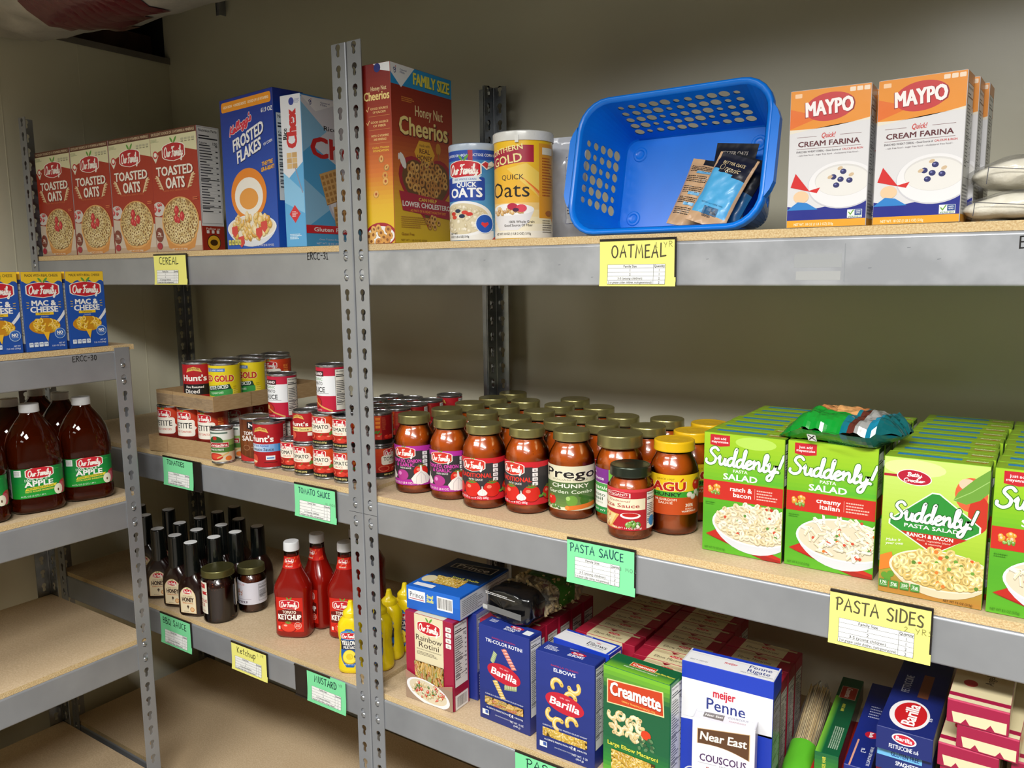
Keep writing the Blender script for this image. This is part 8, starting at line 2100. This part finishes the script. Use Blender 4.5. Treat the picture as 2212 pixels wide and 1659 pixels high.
def neareast_box():
    w, h, d = .0963, .1590, .0296; f = A(); f.rect(-w/2, 0, w, h, 'e3e2ea')
    P = [(-w*.42, h*.90), (w*.42, h*.94), (w*.42, h*.66)] + [(w*.42 - w*.84*i/8, h*(.66 + .08*i/8 + .035*math.sin(PI*i/8))) for i in range(1, 9)]
    f.poly(P, 'c8a470'); f.poly([(x*.97, (y - h*.8)*.95 + h*.8) for x, y in P], '5c3c24'); f.text('Near East', 0, h*.83, h*.085, 'f2ece2', .03, w=w*.74, shear=.1)
    f.text('COUSCOUS', w*.0, h*.60, h*.075, '4c2c5c', .02, w=w*.74); f.text('MIX', 0, h*.535, h*.02, '8c8c94', .0, w=w*.1); f.rect(-w*.4, h*.538, w*.3, h*.003, '8c8490'); f.rect(w*.1, h*.538, w*.3, h*.003, '8c8490'); f.text('PARMESAN', w*.02, h*.48, h*.05, 'a83c34', .01, w=w*.56); blobs(f, 0, h*.2, w*.3, h*.13, ['e8d08c', 'dcc078', 'f0e0a8'], 40, 4, w*.04)
    t = A(); t.rect(-w/2, -d/2, w, d, 'd8d7e0'); t.poly([(-w*.35, d*.3), (-w*.02, d*.3), (-w*.02, -d*.3), (-w*.35, -d*.2)], '6c6460'); t.text('Near East', -w*.18, d*.05, d*.2, 'f0ece6', .02, w=w*.28); t.text('COUSCOUS', w*.2, d*.16, d*.18, '5c5c64', .0, w=w*.32); t.text('PARMESAN', w*.2, -d*.18, d*.14, 'a86c64', .0, w=w*.26)
    return carton(w, d, h, 'e3e2ea', f, None, None, t, cols={'t': 'd8d7e0', 'r': 'd0cfd8'})
def macaroni_red():
    w, h, d = .1270, .1750, .0425; CR = 'a01a34'; t = A(); t.rect(-w/2, -d/2, w, d, CR); t.rect(-w*.30, -d/2, w*.62, d, 'dccfa4'); t.rect(-w*.5, d*.26, w, d*.02, '6c1020'); t.rect(-w*.28, d*.30, w*.72, d*.12, 'c8b88c')
    t.poly([(-w*.07, d*.5), (0, d*.30), (w*.07, d*.5)], '8c1428'); t.text('Elbow Macaroni', w*.0, -d*.16, d*.20, '3a2420', .0, w=w*.46, shear=.1); t.ell(w*.06, d*.10, w*.10, d*.09, 'c8242c', 18); t.text('Our Family', w*.06, d*.10, d*.08, 'f0e0d8', .02, w=w*.12)
    f = A(); f.rect(-w/2, 0, w, h, CR); f.rect(-w*.3, h*.3, w*.6, h*.7, 'dccfa4'); r = A(); r.rect(-d/2, 0, d, h, CR); nutri(r, -d*.42, h*.04, d*.84, h*.84, bg='e0dcd0', cal='200')
    return carton(w, d, h, CR, f, r, None, t, cols={'t': CR})
Z = ZLR
one(rainbow_box(), 'pasta_box', 'crimson and cream rainbow rotini box beside the double post', 'pasta box', (.1431, .0254, Z), .9)
one(prince_box(), 'pasta_box', 'bright blue small shells box lying flat on top of the rainbow rotini box', 'pasta box', (.1450, .0380, Z + .1848), 2.7)
bb_ = B()
def blue_behind():
    w, h, d = .120, .1835, .048; NB = '2a3a94'; r = A(); r.rect(-d/2, 0, d, h, '8c94c0'); nutri(r, -d*.42, h*.35, d*.84, h*.6, bg='c8cad6', cal='200'); r.rect(-d/2, 0, d, h*.33, '3444a0'); dashes(r, -d*.36, h*.05, d*.72, h*.25, 8, 'd8dcf0', 3)
    return carton(w, d, h, NB, None, r, cols={'t': NB})
one(blue_behind(), 'pasta_box', 'violet-blue pasta box behind the rainbow rotini box, showing only its side', 'pasta box', (.1560, .0840, Z), 2)
one(barilla_box('rotini'), 'pasta_box', 'navy tri-color rotini box under the black-ended pasta bag', 'pasta box', (.3144, .0400, Z), -2.5)
one(barilla_box('elbow'), 'pasta_box', 'navy elbows box at the shelf edge with a red oval', 'pasta box', (.4650, .0100, Z), .1)
one(melbow_box(), 'pasta_box', 'white and royal blue elbows box behind the navy elbows box', 'pasta box', (.4500, .0930, Z), -4.4)
one(cream_box(), 'pasta_box', 'green large elbow macaroni box with an orange-red name panel', 'pasta box', (.5991, .0150, Z), -3.3)
one(penne_box(), 'pasta_box', 'tall white and royal blue penne box', 'pasta box', (.7400, .0500, Z), 2.8)
one(neareast_box(), 'couscous_box', 'small white couscous box with a brown name panel, in front of the penne', 'food box', (.7500, .0130, Z), 10.0)
GM = 'crimson elbow macaroni boxes in rows'
mm = macaroni_red().mesh('pasta_box')
def mput(x, y, rz, t):
    o = link_obj('pasta_box', mm, None, (x, y, Z), math.radians(rz)); setprops(o, t, 'pasta box', GM)
for k in range(6): mput(.4700 + .001*k, .1480 + .0450*k, -1.5 + (k % 3), 'crimson elbow macaroni box, %s one behind the white and blue elbows box' % ord_(k))
for k in range(7): mput(.6080 - .001*k, .0760 + .0450*k, -1 + (k*7 % 3), 'crimson elbow macaroni box, %s one behind the green elbow macaroni box' % ord_(k))
for k in range(5): mput(.2850 + .002*k, .0910 + .0450*k, 0, 'crimson pasta box, %s one behind the navy tri-color rotini box' % ord_(k))
for k in range(4): mput(.7330, .1100 + .0450*k, 2 - k, 'crimson pasta box, %s one behind the tall penne box' % ord_(k))

# black-ended bag of short pasta lying on the rotini box
def pasta_bag():
    import mathutils.noise as mn
    t = thing('pasta_bag', 'bag of short pasta with a black end, lying on the navy rotini box', 'bag', (.3020, .0560, Z + .1925), math.radians(-6))
    NU, NV = 40, 30; L_ = .225; Wd, H = .112, .066
    def p(i, j, k=1.0):
        v = j/NV; a = 2*PI*i/NU; c, s = math.cos(a), math.sin(a)
        e = 1.0
        if v < .10: e = (math.sin(PI/2*v/.10))**.45
        if v > .78: e = max(.08, math.cos(PI/2*(v - .78)/.22))**.8
        n = mn.noise(Vector((c*2.2, s*2.2, v*7)))*.005 + mn.noise(Vector((c*6, s*6, v*20)))*.002
        X = (Wd/2*e*k)*math.copysign(abs(c)**.62, c) + n; Zq = H/2 + (H/2*(.5 + .5*e)*k if v > .10 else H/2*e*k)*math.copysign(abs(s)**.62, s) + n*.7
        Y = L_*v if v > .0 else 0
        return Vector((X, Y + (1 - k)*.004, max(.0005, Zq)))
    def shell(j0, j1, k, col, mat, name, closed=False):
        b = B()
        for j in range(j0, j1):
            for i in range(NU):
                q = [p(i, j, k), p(i + 1, j, k), p(i + 1, j + 1, k), p(i, j + 1, k)]; nn = []
                for (ii, jj) in ((i, j), (i + 1, j), (i + 1, j + 1), (i, j + 1)):
                    du = p(ii + 1, jj, k) - p(ii - 1, jj, k); dv = p(ii, min(NV, jj + 1), k) - p(ii, max(0, jj - 1), k)
                    n = du.cross(dv)*-1; c_ = p(ii, jj, k) - Vector((0, L_*jj/NV, H/2)); n = n.normalized() if n.length > 1e-12 else Vector((0, -1, 0))
                    if n.dot(c_) < 0: n = -n
                    if jj <= 1: n = (n*.5 + Vector((0, -1, 0))).normalized()
                    nn.append(n)
                b.face(q, nn, col(i, j) if callable(col) else col, mat)
        if closed: b.face([p(i, j0, k) for i in range(NU)][::-1], (0, -1, 0), col if not callable(col) else col(0, 0), mat)
        return b.obj(name, t)
    shell(0, 8, 1.0, '0c0c0e', M['film'], 'black_end', True)
    shell(8, 14, 1.0, 'ffffff', M['clearbag'], 'clear_film'); shell(14, 21, 1.0, '2c6c1c', M['film'], 'green_band'); shell(21, NV, 1.0, 'ffffff', M['clearbag'], 'clear_tail')
    # pasta tubes inside the window
    r = random.Random(3); b = B(); shell_c = ('d8c08c', 'cdb47c', 'e0cc9c')
    for n in range(230):
        j = r.uniform(7.5, 26); i = r.uniform(0, NU); c0_ = p(i, j, .90 - .05*r.random()); ax = Vector((r.uniform(-1, 1), r.uniform(-.5, .5), r.uniform(-1, 1))).normalized(); u = ax.orthogonal().normalized(); w_ = ax.cross(u); col = r.choice(shell_c); Lh, rd = .008, .0032
        for k in range(7):
            a0, a1 = 2*PI*k/7, 2*PI*(k + 1)/7; d0, d1 = u*math.cos(a0) + w_*math.sin(a0), u*math.cos(a1) + w_*math.sin(a1)
            b.face([c0_ + d0*rd - ax*Lh, c0_ + d1*rd - ax*Lh, c0_ + d1*rd + ax*Lh, c0_ + d0*rd + ax*Lh], [d0, d1, d1, d0], col, M['paper'])
            for s in (-1, 1): b.face([c0_ + d0*rd + ax*Lh*s, c0_ + d1*rd + ax*Lh*s, c0_ + d1*rd*.55 + ax*Lh*s, c0_ + d0*rd*.55 + ax*Lh*s], ax*s, col, M['paper'])
    o = b.obj('pasta_pieces', t); o['kind'] = 'stuff'
    a = A(); a.rect(-.050, .022, .096, .012, '6c6e70'); a.rect(-.050, .024, .012, .008, 'b8babc'); dashes(a, -.042, .055, .078, .006, 2, 'c8c8c8', 3, .5)
    b = B(); b.art(a, (0, -.0006, 0), (1, 0, 0), (0, 0, 1), M['film']); b.obj('tape_strip', t)
    return t
pasta_bag()

# long boxes lying with their ends to the aisle
def long_box(kind):
    w, h, d = .0705, .0330, .262
    if kind == 'fett':
        NB = '16256c'; f = A(); f.rect(-w/2, 0, w, h, NB); f.ell(0, h*.66, w*.22, h*.24, 'f0eef0', 24, -.06); f.ell(0, h*.66, w*.19, h*.19, 'c41c34', 24, -.06); f.text('Barilla', 0, h*.66, h*.17, 'f8f4f4', .03, w=w*.29, rot=-.06); f.text('FETTUCCINE n.6', .0, h*.26, h*.18, 'e8ecf6', .015, w=w*.52)
        t = A(); t.rect(-w/2, -d/2, w, d, NB); t.ell(-w*.02, -d*.30, w*.36, w*.62, 'eceaec', 34); t.ell(-w*.0, -d*.295, w*.29, w*.52, 'c41c24', 34); t.text('Barilla', 0, -d*.295, w*.24, 'f8f4f4', .03, w=w*.86, rot=PI/2); t.text('FETTUCCINE', -w*.25, d*.06, w*.15, 'c8cee4', .01, w=d*.22, rot=PI/2); t.text('n.6', w*.35, -d*.3, w*.08, 'e8ecf6', .01, rot=PI/2)
        t.rect(w*.0, -d*.08, w*.2, d*.3, '7c4c34')
        return carton(w, d, h, NB, f, None, None, t, cols={'t': NB, 'r': 'b8b4a8'}, flaps=False)
    if kind == 'gf':
        NB = '15286c'; f = A(); f.rect(-w/2, 0, w, h, NB); f.rect(-w*.48, h*.62, w*.8, h*.34, '6cb4e0'); f.text('GLUTEN FREE', w*.02, h*.79, h*.19, '14347c', .03, w=w*.5); f.text('SPAGHETTI', w*.06, h*.42, h*.18, 'e8ecf6', .02, w=w*.4)
        return carton(w, d, h, NB, f, cols={'t': NB}, flaps=False)
    CR = '9c1440'; f = A(); f.rect(-w/2, 0, w, h, CR); P = [(-w*.42, h*.48), (w*.46, h*.52), (w*.46, h*.06), (w*.28, h*.06), (w*.21, h*.28), (w*.14, h*.06), (-w*.12, h*.06), (-w*.19, h*.28), (-w*.26, h*.06), (-w*.38, h*.06)]
    f.poly(P, 'ddd2ac'); f.rect(-w/2, h*.93, w, h*.07, 'c84468')
    t = A(); t.rect(-w/2, -d/2, w, d, 'd8cca4'); t.rect(-w/2, -d*.46, w, d*.04, CR); t.rect(-w*.5, -d*.5, w, d*.04, 'ddd2ac'); t.text('Angel', w*.1, -d*.2, w*.14, '3a2c24', .01, w=w*.4, rot=PI/2); t.ell(-w*.2, -d*.28, w*.12, w*.15, 'b82c34', 18)
    return carton(w, d, h, CR, f, None, None, t, cols={'t': 'd8cca4', 'r': 'd0c49c', 'l': 'd8cca4'}, flaps=False)
LH = .0333
fm, gm, rm = long_box('fett').mesh('pasta_box'), long_box('gf').mesh('pasta_box'), long_box('red').mesh('pasta_box')
def lput(me, x, y, k, rz, t, g='long pasta boxes lying in stacks'):
    o = link_obj('pasta_box', me, None, (x, y, Z + LH*k), math.radians(rz)); setprops(o, t, 'pasta box', g)
for k in range(5): lput(rm, 1.004, .020, k, 0, 'crimson-ended long pasta box, %s from the bottom under the navy fettuccine box' % ord_(k))
lput(gm, 1.0045, .012, 5, 0, 'navy long box with a light blue gluten free band, under the fettuccine box')
lput(fm, 1.0045, .004, 6, 0, 'navy fettuccine box lying on top of its stack, red oval on its end')
for k in range(6): lput(rm, 1.0840, .010, k, 0, 'crimson-ended long pasta box, %s from the bottom of the tall stack' % ord_(k))
lput(rm, 1.0805, .006, 6, -1, 'crimson and cream box end, third from the top of the tall stack')
lput(rm, 1.1010, .004, 7, -2.5, 'crimson and cream box end, second from the top and shifted to the right')
lput(rm, 1.0885, .002, 8, -.5, 'topmost crimson and cream box end under the middle shelf beam')
for k in range(7): lput(rm, 1.1640, .012, k, 0, 'crimson-ended long pasta box at the right edge, %s from the bottom' % ord_(k))
# boxes standing on their long edges
def edge_box(kind):
    w, h, d = .0355, .0740, .2700
    if kind == 'green':
        f = A(); vgrad(f, -w/2, 0, w, h, [(0, '3c9c30'), (1, '116038')], 6); f.text('ANGEL HAIR', -w*.1, h*.5, w*.14, 'e8e04c', .02, w=h*.7, rot=PI/2)
        t = A(); vgrad(t, -w/2, -d/2, w, d, [(0, '125c38'), (1, '0e4c30')], 3)
        for i in range(10): t.rect(-w/2 + w*.03*i, -d/2, w*.032, d*.72, mixc('86cc3c', '1a7038', i/9))
        for i in range(5): t.text('ENRICHED MACARONI PRODUCT MADE WITH SEMOLINA', -w*.02 + w*.085*i, -d*.30, w*.05, 'dcecd4', .01, w=d*.26, rot=-PI/2)
        t.text('ANGEL HAIR', w*.0, d*.08, w*.14, 'd8d84c', .02, w=d*.1, rot=-PI/2); t.rect(-w*.35, d*.20, w*.75, d*.17, 'c8a890'); t.rect(-w*.32, d*.205, w*.69, d*.16, 'a82c1c'); t.text('Creamette', w*.02, d*.285, w*.26, 'e8d8cc', .03, w=d*.13, rot=-PI/2)
        r = A(); r.rect(-d/2, 0, d, h, '14282c'); dashes(r, -d*.45, h*.1, d*.5, h*.7, 8, '3c5c7c', 3, .4)
        return carton(w, d, h, '14603a', f, r, None, t, cols={'r': '14282c'}, flaps=False)
    if kind == 'blue':
        NB = '17287a'; t = A(); t.rect(-w/2, -d/2, w, d, NB); t.ell(w*.16, -d*.14, w*.26, w*.28, 'c41c34', 24); t.text('Barilla', w*.16, -d*.14, w*.15, 'f8f4f4', .03, w=w*.42, rot=-PI/2); t.line([(-w*.30, -d*.5), (-w*.26, -d*.22)], w*.07, 'd89c84'); t.text('n.3', w*.05, -d*.32, w*.2, 'e8ecf6', .02, rot=-PI/2); t.text('THIN SPAGHETTI', w*.34, -d*.36, w*.12, 'e8ecf6', .01, w=d*.2, rot=-PI/2); dashes(t, -w*.2, d*.05, w*.55, d*.16, 5, 'b8c0e0', 3, .4)
        return carton(w, d, h, NB, None, None, None, t, cols={'t': NB}, flaps=False)
    t = A(); t.rect(-w/2, -d/2, w, d, 'b82c24'); t.rect(-w/2, d*.30, w, d*.2, 'd8ccb0')
    return carton(w, d, h, 'b82c24', None, None, None, t, cols={'t': 'b82c24'}, flaps=False)
gb, bl, rd_ = edge_box('green').mesh('pasta_box'), edge_box('blue').mesh('pasta_box'), edge_box('red').mesh('pasta_box')
def eput(me, x, y, z, rz, t): o = link_obj('pasta_box', me, None, (x, y, z), math.radians(rz)); setprops(o, t, 'pasta box')
eput(rd_, .8805, .0640, Z, 3, 'red long box standing on its edge, left under the green angel hair box')
eput(rd_, .9170, .0700, Z, 3, 'red long box on its edge hidden beneath the green angel hair box')
b = None
o = link_obj('pasta_box', gb, None, (.8860, .0960, Z + .0742 + .0), math.radians(3.5)); setprops(o, 'green angel hair box standing on its long edge', 'pasta box'); o.location.z = Z + .0745; 
o.scale = (1, 1, .50)
eput(bl, .9500, .0300, Z, .5, 'lower navy spaghetti box standing on edge beside the fettuccine stack')
o = link_obj('pasta_box', bl, None, (.9430, .0250, Z + .0745), math.radians(2.5)); setprops(o, 'navy thin spaghetti box standing on edge beside the fettuccine box', 'pasta box')
# clear bag of spaghetti with a green band
def spaghetti_bag():
    import mathutils.noise as mn
    t = thing('spaghetti_bag', 'clear bag of spaghetti with a bright green paper band, right of the penne box', 'bag', (.8380, .0560, Z + .0010), 0)
    r = random.Random(8); b = B(); L_ = .255
    ax = Vector((-.04, .94, .30)).normalized(); u = Vector((1, 0, 0)); u = (u - ax*u.dot(ax)).normalized(); w_ = ax.cross(u)*-1
    base = Vector((0, 0, .0235))
    for n in range(170):
        q, a = math.sqrt(r.random())*.0190, r.uniform(0, 2*PI); s0 = r.uniform(-.004, .004); o_ = base + u*q*math.cos(a)*1.05 + w_*q*math.sin(a)*.95; rd = .00085; col = r.choice(('d8c08c', 'cfb47c', 'e0cc9c', 'c8ac70')); tw = Vector((r.uniform(-.003, .003), 0, r.uniform(-.003, .003)))
        p0, p1 = o_ + ax*s0, o_ + ax*(L_ + s0) + tw
        for k in range(4):
            a0, a1 = PI/2*k, PI/2*(k + 1); d0, d1 = u*math.cos(a0) + w_*math.sin(a0), u*math.cos(a1) + w_*math.sin(a1); b.face([p0 + d0*rd, p0 + d1*rd, p1 + d1*rd, p1 + d0*rd], [d0, d1, d1, d0], col, M['paper'])
        b.face([p0 + (u*math.cos(PI/2*k) + w_*math.sin(PI/2*k))*rd for k in range(4)], -ax, col, M['paper'])
    o = b.obj('spaghetti_strands', t); o['kind'] = 'stuff'
    def tubeq(s0, s1, R, col, mat, name, taper=None, n=26, m=10):
        b = B()
        def P(i, j):
            f = j/m; s = s0 + (s1 - s0)*f; a = 2*PI*i/n; k = taper(f) if taper else 1; rr = R*k + mn.noise(Vector((math.cos(a)*3, math.sin(a)*3, s*30)))*.0022
            return base + ax*s + u*rr*math.cos(a)*1.05 + w_*rr*math.sin(a)*.95
        for j in range(m):
            for i in range(n):
                nn = []
                for (ii, jj) in ((i, j), (i + 1, j), (i + 1, j + 1), (i, j + 1)):
                    g = (P(ii + 1, jj) - P(ii - 1, jj)).cross(P(ii, jj + 1) - P(ii, jj - 1)).normalized(); a = 2*PI*ii/n
                    if g.dot(u*math.cos(a) + w_*math.sin(a)) < 0: g = -g
                    nn.append(g)
                b.face([P(i, j), P(i + 1, j), P(i + 1, j + 1), P(i, j + 1)], nn, col, mat)
        return b.obj(name, t)
    tubeq(-.006, L_ + .03, .0212, 'ffffff', M['clearbag'], 'clear_film', lambda f: 1 if f < .85 else max(.25, 1 - (f - .85)*5))
    tubeq(.03, .125, .0220, '5cb82c', M['label'], 'green_band')
spaghetti_bag()
# ---------------------------------------------------------------- repeats that share a group
GN = {'ketchup_bottle': 'red ketchup bottles on the lower shelf', 'mustard_bottle': 'yellow mustard bottles by the double post', 'juice_bottle': 'apple juice bottles on the low rack',
      'macaroni_box': 'macaroni and cheese boxes on the low rack', 'shelf_sign': 'coloured paper signs on the shelf beams', 'shelving_unit': 'grey steel shelving units',
      'sauce_jar': 'labelled sauce jars', 'tomato_can': 'assorted tomato cans around the trays', 'cardboard_tray': 'cardboard can trays', 'oats_canister': 'oats canisters on the top shelf'}
for o in SC.objects:
    if o.parent is None and 'label' in o and 'group' not in o:
        st = o.name.split('.')[0]
        if st in GN: o['group'] = GN[st]
        elif 'hot cereal' in o['label']: o['group'] = 'white and orange hot cereal boxes'
        elif 'standing' in o['label'] and 'edge' in o['label'] and st == 'pasta_box': o['group'] = 'long pasta boxes standing on edge'
